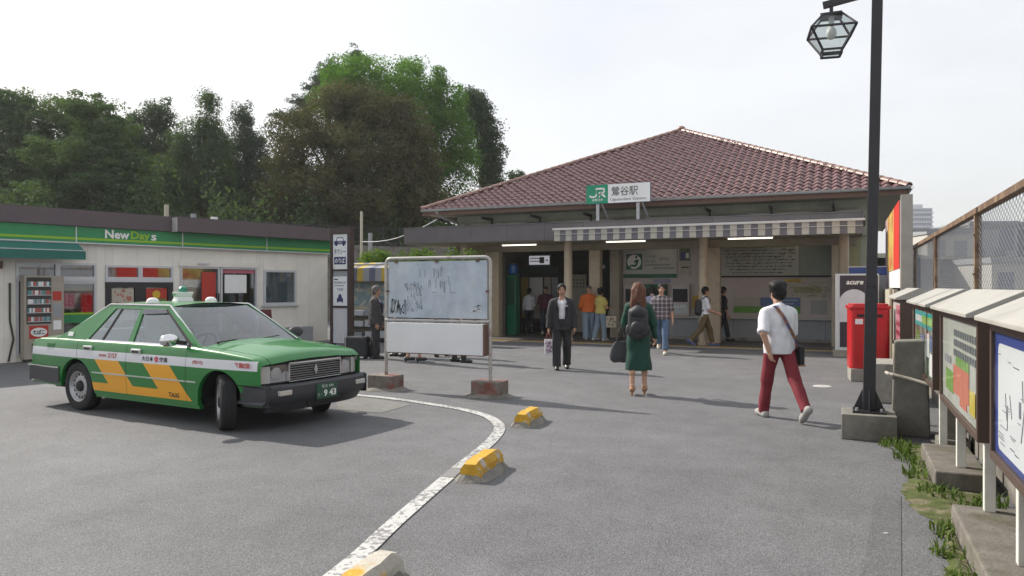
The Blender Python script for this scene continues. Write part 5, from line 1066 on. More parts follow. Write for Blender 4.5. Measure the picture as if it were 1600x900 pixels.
# undergrowth on the bank and ivy over the low wall
P = []; Nn = []
for p0, p1 in zip(wl[:-1], wl[1:]):
    ln_ = (p1-p0).length; k = int(ln_*2.2); d = (p1-p0).normalized(); q = cw(-.12, 1).normalized()
    for i in range(k):
        c = p0+d*(ln_*RNG.random())+q*(1.0+9*RNG.random()); h = .8+2.4*RNG.random(); e = RNG.normal(size=(190, 3)); e /= np.linalg.norm(e, axis=1)[:, None]
        P.append(np.array([c.x, c.y, 3.9+h*.5])+e*np.array([1.1, 1.1, h*.75])*RNG.uniform(.3, 1.05, (190, 1))); Nn.append(e+np.array([0, 0, .3]))
tag(put('undergrowth', leaf_mesh('undergrowth', np.concatenate(P), np.concatenate(Nn), .2, .55, ML_DK)), 'dark undergrowth covering the bank behind the railing', 'undergrowth', kind='stuff')
hg = thing('hedge', 'sunlit green hedge behind the striped stall', 'hedge', (-12.5, 19.5, 0))
P = []; Nn = []
for i in range(60):
    c = np.array([RNG.uniform(-1.6, 2.4), RNG.uniform(0, .7), 2.28+RNG.uniform(-.12, .30)]); e = RNG.normal(size=(90, 3)); e /= np.linalg.norm(e, axis=1)[:, None]; P.append(c+e*.26*RNG.uniform(.5, 1.05, (90, 1))); Nn.append(e)
put('foliage', leaf_mesh('foliage', np.concatenate(P), np.concatenate(Nn), .085, .55, ML_LT), hg)
mb = MB(); mb.box(-1.7, 2.5, .15, .6, 0, 2.2); part('planter_wall', mb, M_CONCD, hg)
# weeds and moss by the kerb footings
ML_WD = leaf_mat('leaves_weed', (0.05, 0.085, 0.02), (0.12, 0.17, 0.045), .3)
def blades(spots, hmin, hmax, n, spread):
    V = []; F = []
    for x, y in spots:
        for i in range(n):
            a = RNG.uniform(0, 6.283); r_ = spread*math.sqrt(RNG.random()); bx_, by_ = x+r_*math.cos(a), y+r_*math.sin(a)*1.6; h = RNG.uniform(hmin, hmax); la = RNG.uniform(0, 6.283); le = h*RNG.uniform(.2, .8); w = .004+.006*RNG.random()
            tip = (bx_+le*math.cos(la), by_+le*math.sin(la), h); mid = (bx_+le*.35*math.cos(la), by_+le*.35*math.sin(la), h*.7); px_, py_ = -math.sin(la)*w, math.cos(la)*w; o = len(V)
            V += [(bx_-px_, by_-py_, 0.003), (bx_+px_, by_+py_, 0.003), (mid[0]+px_, mid[1]+py_, mid[2]), (mid[0]-px_, mid[1]-py_, mid[2]), tip]; F += [(o, o+1, o+2, o+3), (o+3, o+2, o+4)]
    mb = MB(); mb.v = V; mb.f = F; mb.m = [0]*len(F); return mb
tag(part('weeds', blades([(.50, 8.62), (.42, 8.5), (.58, 8.35), (.52, 8.15), (.60, 7.6), (.55, 7.2), (.62, 6.7), (.70, 6.6), (.86, 6.45), (.95, 6.3), (.80, 6.2), (1.0, 6.5), (.52, 7.9), (.60, 5.6), (.58, 5.2), (.60, 4.7)],   .02, .10, 45, .10), ML_WD), 'bright green weeds sprouting along the kerb footings', 'weeds', kind='stuff')
M_MOSS = mat('moss', (0.075, 0.095, 0.022), .95, var=.5, vs=14, bump=1.0, bs=70, col2=(0.17, 0.15, 0.09), c2s=5, c2t=(.5, .62))
mb = MB(); rq = random.Random(8); le = []; ri = []
for i in range(105):
    y = 3.4+i*.05; le.append((.57-.06*rq.random()-.05*math.sin(y*3.1)-(.08*math.exp(-((y-6.6)/.6)**2)), y, .004)); ri.append((.655 if (y < 5.84 or 6.82 < y < 8.0) else 1.0, y, .006+.012*rq.random()))
mid = [((a[0]+b[0])/2, a[1], .012+.018*rq.random()) for a, b in zip(le, ri)]; mb.grid([le, mid, ri], flip=True); tag(part('moss', mb, M_MOSS, None), 'mossy dirt strip between the asphalt and the kerb footings', 'moss', kind='stuff')
# ================================================================== TAXI
tx = thing('taxi', 'green taxi sedan with white band and yellow slanted stripes', 'taxi', (-7.78, 7.30, 0), R(-6))
def taxi_paint():
    m = bpy.data.materials.new('taxi_paint'); m.use_nodes = True; t = m.node_tree; b = t.nodes['Principled BSDF']; N = t.nodes.new; K = t.links.new
    tc = N('ShaderNodeTexCoord'); sp = N('ShaderNodeSeparateXYZ'); K(tc.outputs['Object'], sp.inputs[0]); X, Y, Z = sp.outputs
    def op(o, a, c=None):
        n = N('ShaderNodeMath'); n.operation = o
        for i, v in enumerate((a, c)):
            if v is None: continue
            if isinstance(v, (int, float)): n.inputs[i].default_value = v
            else: K(v, n.inputs[i])
        return n.outputs[0]
    def between(v, lo, hi): return op('MULTIPLY', op('GREATER_THAN', v, lo), op('LESS_THAN', v, hi))
    side = op('GREATER_THAN', op('ABSOLUTE', Y), 0.70)
    white = op('MULTIPLY', op('MULTIPLY', between(Z, .695, .802), side), op('LESS_THAN', X, 2.04))
    xs_ = op('ADD', X, op('MULTIPLY', Z, 0.97))           # slanted coordinate: constant along a stripe edge
    d1 = between(xs_, -.90+.679, -.40+.679); d2 = between(xs_, .10+.679, .60+.679); band = op('MULTIPLY', between(Z, .295, .40), op('MULTIPLY', op('GREATER_THAN', X, -1.2), op('LESS_THAN', xs_, .60+.679)))
    yel = op('MULTIPLY', op('MAXIMUM', op('MULTIPLY', op('MAXIMUM', d1, d2), between(Z, .295, .695)), band), side)
    g = N('ShaderNodeMix'); g.data_type = 'RGBA'; g.inputs['A'].default_value = (0.006, 0.165, 0.022, 1); g.inputs['B'].default_value = (0.76, 0.345, 0.005, 1); K(yel, g.inputs['Factor'])
    w = N('ShaderNodeMix'); w.data_type = 'RGBA'; K(g.outputs['Result'], w.inputs['A']); w.inputs['B'].default_value = (0.66, 0.67, 0.70, 1); K(white, w.inputs['Factor'])
    n = N('ShaderNodeTexNoise'); n.inputs['Scale'].default_value = 3.0; n.inputs['Detail'].default_value = 6; K(tc.outputs['Object'], n.inputs['Vector'])
    dr = N('ShaderNodeMapRange'); dr.inputs['To Min'].default_value = .93; dr.inputs['To Max'].default_value = 1.05; K(n.outputs['Fac'], dr.inputs['Value'])
    x = N('ShaderNodeVectorMath'); x.operation = 'SCALE'; K(w.outputs['Result'], x.inputs[0]); K(dr.outputs['Result'], x.inputs['Scale']); K(x.outputs[0], b.inputs['Base Color'])
    b.inputs['Roughness'].default_value = .38; b.inputs['Specular IOR Level'].default_value = .35; b.inputs['Coat Weight'].default_value = .6; b.inputs['Coat Roughness'].default_value = .05
    return m
M_PAINT = taxi_paint()
M_CHR = mat('chrome', (0.75, 0.75, 0.76), .12, metal=1.0, var=.03); M_BUMP = mat('bumper_grey', (0.035, 0.036, 0.042), .55, var=.15, bump=.1); M_RUB = mat('black_rubber', (0.014, 0.014, 0.015), .75, var=.2, bump=.2, bs=80); M_TYRE = mat('tyre_rubber', (0.017, 0.017, 0.018), .85, var=.25, bump=.4, bs=60)
M_CGL = glass('car_glass', (0.74, 0.82, 0.82), .78, .02, .9, .17); M_LAMP = glass('lamp_lens', (0.95, 0.96, 0.98), .80, .12, .8, .25); M_REFL = mat('lamp_reflector', (0.62, 0.63, 0.66), .35, metal=.4, var=.3, vs=30); M_AMB = mat('clear_marker', (0.46, 0.45, 0.43), .2, coat=.6); M_SEAT = mat('seat_cloth', (0.10, 0.11, 0.14), .9); M_SEATC = mat('seat_cover_white', (0.55, 0.57, 0.60), .9); M_CABIN = mat('cabin_dark', (0.025, 0.026, 0.03), .8)
XA, XB, WR = 1.46, -1.315, .315
AR = .365
def taper(x):
    f = 1.0
    if x > 1.25: f -= .075*min(1, (x-1.25)/.9)**2
    if x < -1.4: f -= .055*min(1, (-1.4-x)/.95)**2
    return f
def halfw(z): return float(np.interp(z, [.18, .26, .38, .52, .68, .80, .88, .93], [.792, .822, .84, .848, .85, .842, .825, .80]))
def ztop(x): return float(np.interp(x, [-2.44, -2.3, -1.8, -1.2, .8, 1.02, 1.45, 1.85, 1.98, 2.05, 2.095], [.885, .915, .928, .925, .92, .915, .888, .850, .832, .803, .752]))
def zbot(x):
    z = .25
    if x > XA: z = .30
    if x < XB-.1: z = .30
    for xa in (XA, XB):
        if abs(x-xa) < AR: z = max(z, WR+math.sqrt(AR*AR-(x-xa)**2))
    return z
def side_patch(name, x0, x1, s, top_in=.0):
    n = max(4, int((x1-x0)/.03)); xs = sorted(set([x0+(x1-x0)*i/n for i in range(n+1)]+[v for v in (XA-AR+.0005, XA+AR-.0005, XB-AR+.0005, XB+AR-.0005) if x0 < v < x1])); P = []
    for x in xs:
        zb, zt = zbot(x), ztop(x); row = [(x, s*(halfw(zb)*taper(x)-.05), zb+.004)]
        for j in range(13): z = zb+(zt-.028-zb)*j/12; row.append((x, s*halfw(z)*taper(x), z))
        h = halfw(zt-.028)*taper(x)
        row += [(x, s*(h-.008), zt-.012), (x, s*(h-.022), zt-.002), (x, s*(h-.045), zt+.002)]
        if top_in: row.append((x, s*(.705*taper(x)), zt+.010))
        else: row.append((x, s*(h-.05), zt-.05))
        P.append(row)
    mb = MB(); mb.grid(P, flip=(s > 0)); o = part(name, mb, M_PAINT, tx, smooth=True)
    # wheel housing lip
    return o
SP = {}
for s in (-1, 1):
    SP['ff', s] = side_patch('front_fender', .903, 2.09, s, 1); SP['fd', s] = side_patch('front_door', -.236, .897, s); SP['rd', s] = side_patch('rear_door', -1.297, -.242, s); SP['rq', s] = side_patch('rear_fender', -2.44, -1.303, s, 1)
# sill strips, housings, floor
for s in (-1, 1):
    mb = MB(); mb.box(XB+AR+.01, XA-AR-.01, min(s*.74, s*.80), max(s*.74, s*.80), .205, .252); part('sill', mb, M_PAINT, tx, bevel=.012)
    for xa in (XA, XB):
        mb = MB(); rows = []
        for i in range(15):
            a = math.pi*i/14; rows.append([(xa+(AR+.002)*math.cos(a), s*y, max(.2, WR+(AR+.002)*math.sin(a))) for y in (.45, .60, .80*taper(xa))])
        mb.grid(rows, flip=(s < 0)); mb.grid(rows, flip=(s > 0)); part('wheel_housing', mb, M_RUB, tx)
mb = MB(); mb.box(-2.2, 2.0, -.62, .62, .24, .32); mb.box(XB+AR, XA-AR, -.735, .735, .23, .31); part('floor_pan', mb, M_RUB, tx)
# hood, cowl, trunk
def top_patch(name, x0, x1, hwf, crown, dz, m=M_PAINT, ny=14, nx=14, edge=True, crease=0):
    P = []
    for i in range(nx+1):
        x = x0+(x1-x0)*i/nx; row = []
        for j in range(ny+1):
            t = -1+2*j/ny; y = t*hwf(x); z = ztop(x)+.012+dz(x)+(crown(x) if callable(crown) else crown)*(1-t*t)+crease*math.exp(-((abs(t)-.52)/.07)**2)
            row.append((x, y, z))
        P.append(row)
    mb = MB(); mb.grid(P, flip=True); return part(name, mb, m, tx, smooth=True)
top_patch('hood', 1.08, 2.095, lambda x: .700*taper(x), lambda x: .055-.03*max(0, (x-1.6)/.495)**2, lambda x: 0, crease=.006, nx=22)
top_patch('trunk_lid', -2.43, -1.82, lambda x: .700*taper(x), .03, lambda x: -.03*max(0, (-2.34-x)/.09)**2 if x < -2.34 else 0)
mb = MB(); mb.grid([[(.88, y, .925) for y in (-.72, 0, .72)], [(1.095, y, ztop(1.08)+.008+.05*(1-(y/.72)**2)) for y in (-.72, 0, .72)]]); part('cowl', mb, M_RUB, tx)
for y0, y1 in ((-.55, -.02), (-.02, .48)):
    mb = MB(); mb.bar((1.09, y0, .965), (.99, y1, .985), .012, .012); mb.bar((1.09, y0, .955), (1.08, y0+.02, .965), .03, .02); part('wiper', mb, M_RUB, tx)
# nose
def xn(y): return 2.105-.06*(abs(y)/.8)**3
mb = MB(); ys = [-.80+.1*i for i in range(17)]; mb.grid([[(xn(y)-.025, y*.97, z) for y in ys] for z in (.48, .60, .72, .775)]); part('nose_panel', mb, M_RUB, tx)
mb = MB(); 
for z, h in ((.545, .012), (.752, .012)): mb.cb((2.105, 0, z), (.03, .82, h*1.6))
for y in (-.41, .41): mb.cb((2.105, y, .648), (.03, .018, .20))
gr = part('grille', mb, M_CHR, tx, bevel=.003)
for k in range(7): mb = MB(); mb.cb((2.096, 0, .572+k*.0265), (.02, .80, .009)); part('grille_bar', mb, mat('grille_silver', (0.30, 0.31, 0.32), .35, metal=.6), gr)
mb = MB(); mb.prism([(0, -.065), (.02, -.015), (.035, .0), (.02, .015), (0, .065), (-.02, .015), (-.035, 0), (-.02, -.015)], 0, .008, M=Matrix.Translation((2.113, 0, .655)) @ Matrix.Rotation(R(90), 4, 'Z') @ Matrix.Rotation(R(90), 4, 'X')); part('emblem', mb, M_CHR, gr)
for s in (-1, 1):
    ya, yb, yc = .425, .645, .775
    mb = MB(); mb.hexa([(xn(ya)-.02, s*ya, .555), (xn(yb)-.02, s*yb, .555), (xn(yb)-.10, s*yb, .555), (xn(ya)-.10, s*ya, .555), (xn(ya)-.03, s*ya, .742), (xn(yb)-.03, s*yb, .742), (xn(yb)-.1, s*yb, .742), (xn(ya)-.1, s*ya, .742)]); hl = part('headlight', mb, M_REFL, tx)
    mb = MB(); mb.ball((xn(.53)-.028, s*.535, .645), .078, 14, 8, sc=(.10, 1.25, .95)); part('reflector_bowl', mb, mat('lamp_bowl', (0.70, 0.71, 0.74), .4, metal=.3), hl, smooth=True)
    mb = MB(); rows = [[(xn(y)+.004-.012*(z-.555), s*y, z) for z in (.552, .65, .745)] for y in [ya+(yb-ya)*i/6 for i in range(7)]]; mb.grid(rows, flip=(s > 0)); part('lens', mb, M_LAMP, hl)
    rows = [[(xn(y)-.0-.02*((y-yb)/(yc-yb))**2, s*y, z) for z in (.552, .65, .740)] for y in [yb+.006+(yc-yb)*i/5 for i in range(6)]]; rows.append([(1.93, s*.800*taper(1.93)+s*.032, z) for z in (.552, .65, .735)])
    mb = MB(); mb.grid(rows, flip=(s > 0)); part('corner_lamp', mb, M_AMB, tx, smooth=True)
    mb = MB(); mb.cb((xn(.42)-.005, s*.415, .648), (.03, .012, .19)); part('lamp_trim', mb, M_CHR, hl)
# bumpers
def bumper(name, prof_x, yh, z0, z1, m, back, wrap, dx=0):
    sgn = 1 if prof_x > 0 else -1; ys = [-yh+2*yh*i/20 for i in range(21)]
    def xo(y): return prof_x-sgn*(.10*(abs(y)/yh)**4)
    sec = [(-.0, z0), (-.015*0+.0, z0+.03), (.012, (z0+z1)/2), (0, z1-.02), (-.035, z1)]
    line_ = [(prof_x-sgn*wrap, -yh-.01)]+[(xo(y), y) for y in ys]+[(prof_x-sgn*wrap, yh+.01)]
    P = []
    for x, y in line_:
        e = 1.0; row = []
        for k, (o_, z) in enumerate(sec):
            ox = sgn*(o_-(.03 if k == 0 else 0)); oy = 0
            if abs(y) > yh-.02: oy = math.copysign(o_-(.03 if k == 0 else 0), y); 
            row.append((x+ox, y+oy, z))
        row.append((x-sgn*.09 if abs(y) < yh-.05 else x-sgn*.02, y-math.copysign(.09, y) if abs(y) > yh-.05 else y, z1+.002)); P.append(row)
    mb = MB(); mb.grid(P, flip=(sgn > 0))
    return part(name, mb, m, tx, smooth=True)
fb = bumper('front_bumper', 2.28, .80, .335, .535, M_BUMP, 0, .50)
mb = MB(); rows = [[(2.245-.10*(abs(y)/.76)**4, y, .337), (2.19-.10*(abs(y)/.74)**4, y*.98, .235)] for y in [-.76+1.52*i/16 for i in range(17)]]; mb.grid(rows); part('front_apron', mb, M_BUMP, tx, smooth=True)
for s in (-1, 1):
    mb = MB(); mb.cb((2.235, s*.60, .455), (.08, .17, .055)); part('indicator', mb, M_AMB, fb, bevel=.008)
    mb = MB(); rows = [[(x, s*(halfw(.4)*taper(x)+.012), z) for z in (.31, .42, .53)] for x in [1.845+.36*i/6 for i in range(7)]]; mb.grid(rows, flip=(s > 0)); mb.grid([[(x, s*(abs(y)-.03), .532 if z > .5 else z) for x, y, z in r] for r in rows], flip=(s < 0)); part('bumper_side', mb, M_BUMP, fb)
mb = MB(); mb.cb((2.292, 0, .415), (.012, .335, .17)); npl = part('number_plate', mb, mat('plate_green', (0.012, 0.075, 0.04), .5), tx, bevel=.003)
mb = MB(); text(mb, '足立 500', (2.2995, -.09, .455), (0, 1, 0), Z3, .034, .19); text(mb, '9 43', (2.2995, -.055, .352), (0, 1, 0), Z3, .078, .20, bold=.03); text(mb, 'と・', (2.2995, -.145, .365), (0, 1, 0), Z3, .035, .06); part('plate_lettering', mb, M_WHITE, npl, kind='stuff')
mb = MB(); mb.cb((2.23, 0, .30), (.03, .5, .05)); part('lower_grille', mb, M_RUB, fb); mb = MB(); mb.cb((2.27, .30, .44), (.03, .05, .03)); part('tow_marker', mb, mat('marker_yellow', (0.6, 0.5, 0.02)), fb)
rb = bumper('rear_bumper', -2.54, .80, .335, .545, M_BUMP, 0, .55)
mb = MB(); rows = [[(x, -(halfw(.42)*taper(x)+.013), z) for z in (.33, .43, .54)] for x in [-2.50+.80*i/8 for i in range(9)]]; mb.grid(rows, flip=True); part('bumper_side', mb, M_BUMP, rb)
mb = MB(); rows = [[(x, -(halfw(.54)*taper(x)+.018), z) for z in (.535, .555)] for x in [-2.52+.82*i/8 for i in range(9)]]; mb.grid(rows, flip=True); mb.cb((-2.55, 0, .552), (.02, 1.55, .02)); part('bumper_trim', mb, M_CHR, rb)
mb = MB(); mb.box(-2.46, -2.435, -.78, .78, .54, .875); part('tail_panel', mb, M_PAINT, tx)
for s in (-1, 1): mb = MB(); mb.cb((-2.465, s*.60, .72), (.03, .34, .18)); part('tail_lamp', mb, mat('tail_red', (0.35, 0.01, 0.01), .2), tx, bevel=.006)
# greenhouse
def U(x, z, s, out=0.0):
    t = (z-.92)/(1.385-.92); return (x, s*(.788-.19*t+out-.012*math.sin(math.pi*min(1, max(0, t)))*-1), z)
def upoly(name, pts, s, m, out=0.0, parent=tx, thick=.03):
    mb = MB(); A = [Vector(U(x, z, s, out)) for x, z in pts]; n = len(A); B = [p-Vector((0, s*thick, 0)) for p in A]
    mb.add(A+B, [tuple(range(n)) if s < 0 else tuple(range(n-1, -1, -1)), tuple(range(2*n-1, n-1, -1)) if s < 0 else tuple(range(n, 2*n))]+[((i+1) % n, i, n+i, n+(i+1) % n) if s < 0 else (i, (i+1) % n, n+(i+1) % n, n+i) for i in range(n)])
    return part(name, mb, m, parent, bevel=.004)
for s in (-1, 1):
    upoly('windscreen_pillar', [(1.09, .915), (.945, .915), (.24, 1.335), (.285, 1.388)], s, M_PAINT); upoly('centre_pillar', [(-.19, .92), (-.29, .92), (-.27, 1.335), (-.20, 1.335)], s, M_PAINT, .002)
    upoly('roof_rail', [(.285, 1.388), (.24, 1.336), (-.80, 1.336), (-.94, 1.388)], s, M_PAINT, .001); upoly('rear_pillar', [(-1.16, .92), (-1.86, .925), (-.945, 1.388), (-.795, 1.336)], s, M_PAINT, .001)
    fd, rd = SP['fd', s], SP['rd', s]
    upoly('front_window', [(.925, .935), (-.19, .935), (-.20, 1.333), (.255, 1.333)], s, M_CGL, -.012, fd, .006); upoly('rear_window', [(-.29, .935), (-.835, .935), (-.66, 1.333), (-.27, 1.333)], s, M_CGL, -.012, rd, .006); upoly('quarter_window', [(-.86, .935), (-1.145, .935), (-.805, 1.333), (-.685, 1.333)], s, M_CGL, -.012, rd, .006); upoly('window_divider', [(-.83, .93), (-.865, .93), (-.69, 1.335), (-.655, 1.335)], s, M_RUB, -.004, rd)
    upoly('window_visor', [(.30, 1.295), (-.19, 1.275), (-.195, 1.34), (.22, 1.345)], s, mat('smoke_visor', (0.10, 0.10, 0.13), .3), .010, fd, .004); upoly('belt_trim', [(.95, .918), (-1.18, .918), (-1.17, .938), (.93, .938)], s, M_CHR, .008, tx, .02); upoly('window_seal', [(.95, .938), (.88, .938), (.225, 1.335), (.26, 1.345)], s, M_RUB, .002, fd, .02)
    # handles, moulding
    for x, dp in ((-.12, fd), (-1.13, rd)): mb = MB(); yy = s*(halfw(.80)+.006); mb.cb((x+.09, yy, .835), (.19, .03, .055)); hd_ = part('handle', mb, M_CHR, dp, bevel=.012); mb = MB(); mb.cb((x+.09, yy+s*.012, .826), (.13, .012, .022)); part('handle_recess', mb, M_RUB, dp)
    for (x0, x1), dp in (((-.23, .89), fd), ((-.94, -.245), rd), ((.91, 1.08), SP['ff', s])): mb = MB(); mb.cb(((x0+x1)/2, s*(halfw(.52)+.004), .525), (x1-x0, .012, .016)); part('moulding', mb, mat('moulding_pale', (0.45, 0.50, 0.45), .3), dp)
# windscreens, roof
def span(a, b, na, nb): return [[tuple(Vector(a[0]).lerp(Vector(a[1]), i/na)) for i in range(na+1)] for _ in range(1)]
def screen(name, bx_, bz, bw, bb, tx_, tz, tw, tb, m, out=0.0):
    P = []
    for i in range(9):
        t = i/8; row = []
        for j in range(13):
            q = -1+2*j/12; x = (bx_+(tx_-bx_)*t)+(bb+(tb-bb)*t)*(1-q*q)+out; row.append((x, q*(bw+(tw-bw)*t), bz+(tz-bz)*t+.012*math.sin(math.pi*t)))
        P.append(row)
    mb = MB(); mb.grid(P, flip=bx_ < 0); return part(name, mb, m, tx, smooth=True)
screen('windscreen', 1.03, .925, .735, .10, .275, 1.378, .585, .07, M_CGL); screen('rear_screen', -1.84, .935, .73, -.06, -.945, 1.378, .585, -.05, M_CGL)
P = []
for i in range(13):
    x = .28-(1.225)*i/12; row = []
    for j in range(13): q = -1+2*j/12; b_ = .07*(1-q*q) if i == 0 else (-.05*(1-q*q) if i == 12 else .07*(1-q*q)*(1-i/3 if i < 3 else 0)-.05*(1-q*q)*(0 if i < 10 else (i-9)/3)); row.append((x+b_, q*.60, 1.382+.045*(1-abs(q)**2.4)-.012*abs((i-6)/6)**3))
    P.append(row)
mb = MB(); mb.grid(P); rf = part('roof', mb, M_PAINT, tx, smooth=True)
mb = MB(); mb.grid([[(x, y, z-.02) for x, y, z in r] for r in P], flip=True); part('headliner', mb, M_SEATC, rf)
for s in (-1, 1): mb = MB(); mb.path([(.285, s*.598, 1.392), (-.94, s*.598, 1.392), (-1.5, s*.685, 1.11)], .010, 6); part('drip_rail', mb, M_CHR, tx, smooth=True)
mb = MB(); mb.path([(1.04, -.755, .93), (.65, -.67, 1.165), (.285, -.60, 1.385)], .011, 6); part('pillar_trim', mb, M_CHR, tx, smooth=True)
mb = MB(); mb.path([(1.04, .755, .93), (.65, .67, 1.165), (.285, .60, 1.385)], .011, 6); part('pillar_trim', mb, M_CHR, tx, smooth=True)
# roof lamps
mb = MB(); z0 = 1.424
mb.hexa([(-.36, -.13, z0), (-.24, -.13, z0), (-.24, .13, z0), (-.36, .13, z0), (-.35, -.10, z0+.06), (-.25, -.10, z0+.06), (-.25, .10, z0+.06), (-.35, .10, z0+.06)]); mb.hexa([(-.35, -.10, z0+.06), (-.25, -.10, z0+.06), (-.25, .10, z0+.06), (-.35, .10, z0+.06), (-.36, -.125, z0+.125), (-.24, -.125, z0+.125), (-.24, .125, z0+.125), (-.36, .125, z0+.125)]); rl = part('roof_sign', mb, M_WHITE, tx, bevel=.008)
mb = MB(); mb.lathe([(.06, 0), (.055, .05), (.03, .075), (.001, .08)], 14, M=Matrix.Translation((-.30, 0, z0+.126))); part('sign_lamp', mb, mat('lamp_green', (0.02, 0.22, 0.13), .3), rl, smooth=True); mb = MB(); mb.box(-.375, -.225, -.14, .14, z0-.012, z0+.002); part('sign_foot', mb, M_SHOPG, rl)
mb = MB(); text(mb, '東京', (-.345, -.131, z0+.075), X3, (0, -.3, 1), .035, .085, bold=.03); part('sign_lettering', mb, M_SHOPG, rl, kind='stuff')
for s in (-1, 1): mb = MB(); mb.lathe([(.085, 0), (.085, .02), (.07, .05), (.04, .07), (.001, .075)], 16, M=Matrix.Translation((-.30, s*.44, 1.405)) @ Matrix.Diagonal((.8, 1, 1, 1))); part('roof_marker', mb, M_WHITE, tx, smooth=True)
# mirrors
for s in (-1, 1):
    mb = MB(); mb.ball((.78, s*.97, 1.0), .11, 16, 10, sc=(.5, 1.15, .68)); mr_ = part('door_mirror', mb, M_CHR if s < 0 else M_BUMP, tx, smooth=True); mb = MB(); mb.bar((.86, s*.80, .96), (.79, s*.92, .98), .05, .05); part('mirror_arm', mb, M_RUB, mr_)
# cabin
for y in (-.36, .36):
    mb = MB(); mb.box(-.18, .32, y-.24, y+.24, .35, .55); mb.hexa([(-.26, y-.24, .5), (-.12, y-.24, .5), (-.12, y+.24, .5), (-.26, y+.24, .5), (-.42, y-.22, 1.06), (-.32, y-.22, 1.06), (-.32, y+.22, 1.06), (-.42, y+.22, 1.06)]); st_ = part('front_seat', mb, M_SEAT, tx, bevel=.04, seg=3)
    mb = MB(); mb.hexa([(-.38, y-.20, .82), (-.215, y-.20, .80), (-.215, y+.20, .80), (-.38, y+.20, .82), (-.44, y-.18, 1.075), (-.31, y-.18, 1.075), (-.31, y+.18, 1.075), (-.44, y+.18, 1.075)]); part('seat_cover', mb, M_SEATC, st_, bevel=.03); mb = MB(); mb.cb((-.38, y, 1.16), (.09, .26, .15)); part('head_rest', mb, M_SEATC, st_, bevel=.035, seg=3)
mb = MB(); mb.box(-1.35, -.85, -.62, .62, .35, .58); mb.hexa([(-1.45, -.62, .5), (-1.28, -.62, .5), (-1.28, .62, .5), (-1.45, .62, .5), (-1.60, -.6, 1.04), (-1.46, -.6, 1.04), (-1.46, .6, 1.04), (-1.60, .6, 1.04)]); part('rear_seat', mb, M_SEATC, tx, bevel=.04, seg=3)
mb = MB(); mb.box(.70, 1.02, -.70, .70, .55, .90); part('dashboard', mb, M_CABIN, tx, bevel=.05, seg=3); mb = MB(); mb.cb((.82, .05, .95), (.06, .16, .07)); part('fare_meter', mb, M_CABIN, tx, bevel=.01)
mb = MB(); Mw = Matrix.Translation((.57, -.36, .88)) @ Matrix.Rotation(R(-62), 4, 'Y')
ringp = [Mw @ Vector((.185*math.cos(2*math.pi*i/20), .185*math.sin(2*math.pi*i/20), 0)) for i in range(21)]; mb.path(ringp, .014, 6)
mb.bar(ringp[0], ringp[10], .02, .02); mb.bar(Mw @ Vector((0, 0, 0)), (.74, -.36, .80), .05, .05); part('steering_wheel', mb, M_CABIN, tx, smooth=True)
mb = MB(); mb.cb((.40, 0, 1.31), (.03, .24, .06)); part('rear_view_mirror', mb, M_CABIN, tx, bevel=.01)
for y in (-.72, .72): mb = MB(); mb.box(-1.2, .85, y-.03, y+.03, .3, .90); part('door_lining', mb, M_SEAT, tx)
mb = MB(); mb.box(1.03, 1.05, -.7, .7, .3, .9); part('bulkhead', mb, M_CABIN, tx)
mb = MB(); mb.box(-1.80, -1.62, -.7, .7, .4, .92); part('parcel_shelf', mb, M_CABIN, tx)
# wheels
M_RIM = mat('wheel_steel', (0.42, 0.42, 0.43), .4, metal=.6, var=.2, vs=12)
def wheel(x, y, steer):
    s = -1 if y < 0 else 1
    w = bpy.data.objects.new('wheel', None); C.objects.link(w); w.parent = tx; w.location = (x, y, WR); w.rotation_euler = (0, 0, R(steer)+(math.pi if s > 0 else 0)); w.empty_display_size = .1
    RX = Matrix.Rotation(R(90), 4, 'X')      # axis z -> -y (outwards for the right-hand wheel)
    prof = [(.19, .070), (.235, .090), (.285, .088), (.307, .076), (.3155, .055), (.3165, .030), (.311, .028), (.311, .022), (.3165, .020), (.317, .004), (.311, .003), (.311, -.003), (.317, -.004), (.3165, -.020), (.311, -.022), (.311, -.028), (.3165, -.030), (.3155, -.055), (.307, -.076), (.285, -.088), (.235, -.090), (.19, -.070)]
    mb = MB(); mb.lathe(prof, 44, M=RX); part('tyre', mb, M_TYRE, w, smooth=True)
    mb = MB(); mb.lathe([(.195, .072), (.200, .082), (.190, .078), (.178, .050), (.165, .038), (.120, .052), (.075, .050), (.070, .030), (.001, .030)], 36, M=RX); rm2 = part('rim', mb, M_RIM, w, smooth=True)
    for i in range(14):
        a = 2*math.pi*i/14; mb = MB(); mb.lathe([(.015, .0), (.015, .006), (.001, .007)], 8, M=RX @ Matrix.Translation((.150*math.cos(a), .150*math.sin(a), .0435))); part('vent_hole', mb, M_BLACK, w)
    mb = MB(); mb.lathe([(.07, .03), (.066, .072), (.05, .085), (.001, .088)], 18, M=RX); part('hub', mb, M_RUB, w, smooth=True)
    mb = MB(); mb.lathe([(.19, -.07), (.16, 0.0), (.15, .03)], 24, M=RX); part('drum', mb, M_RUB, w)
    return w
wheel(XA, -.735, -33); wheel(XA, .735, -30); wheel(XB, -.735, 0); wheel(XB, .735, 0)
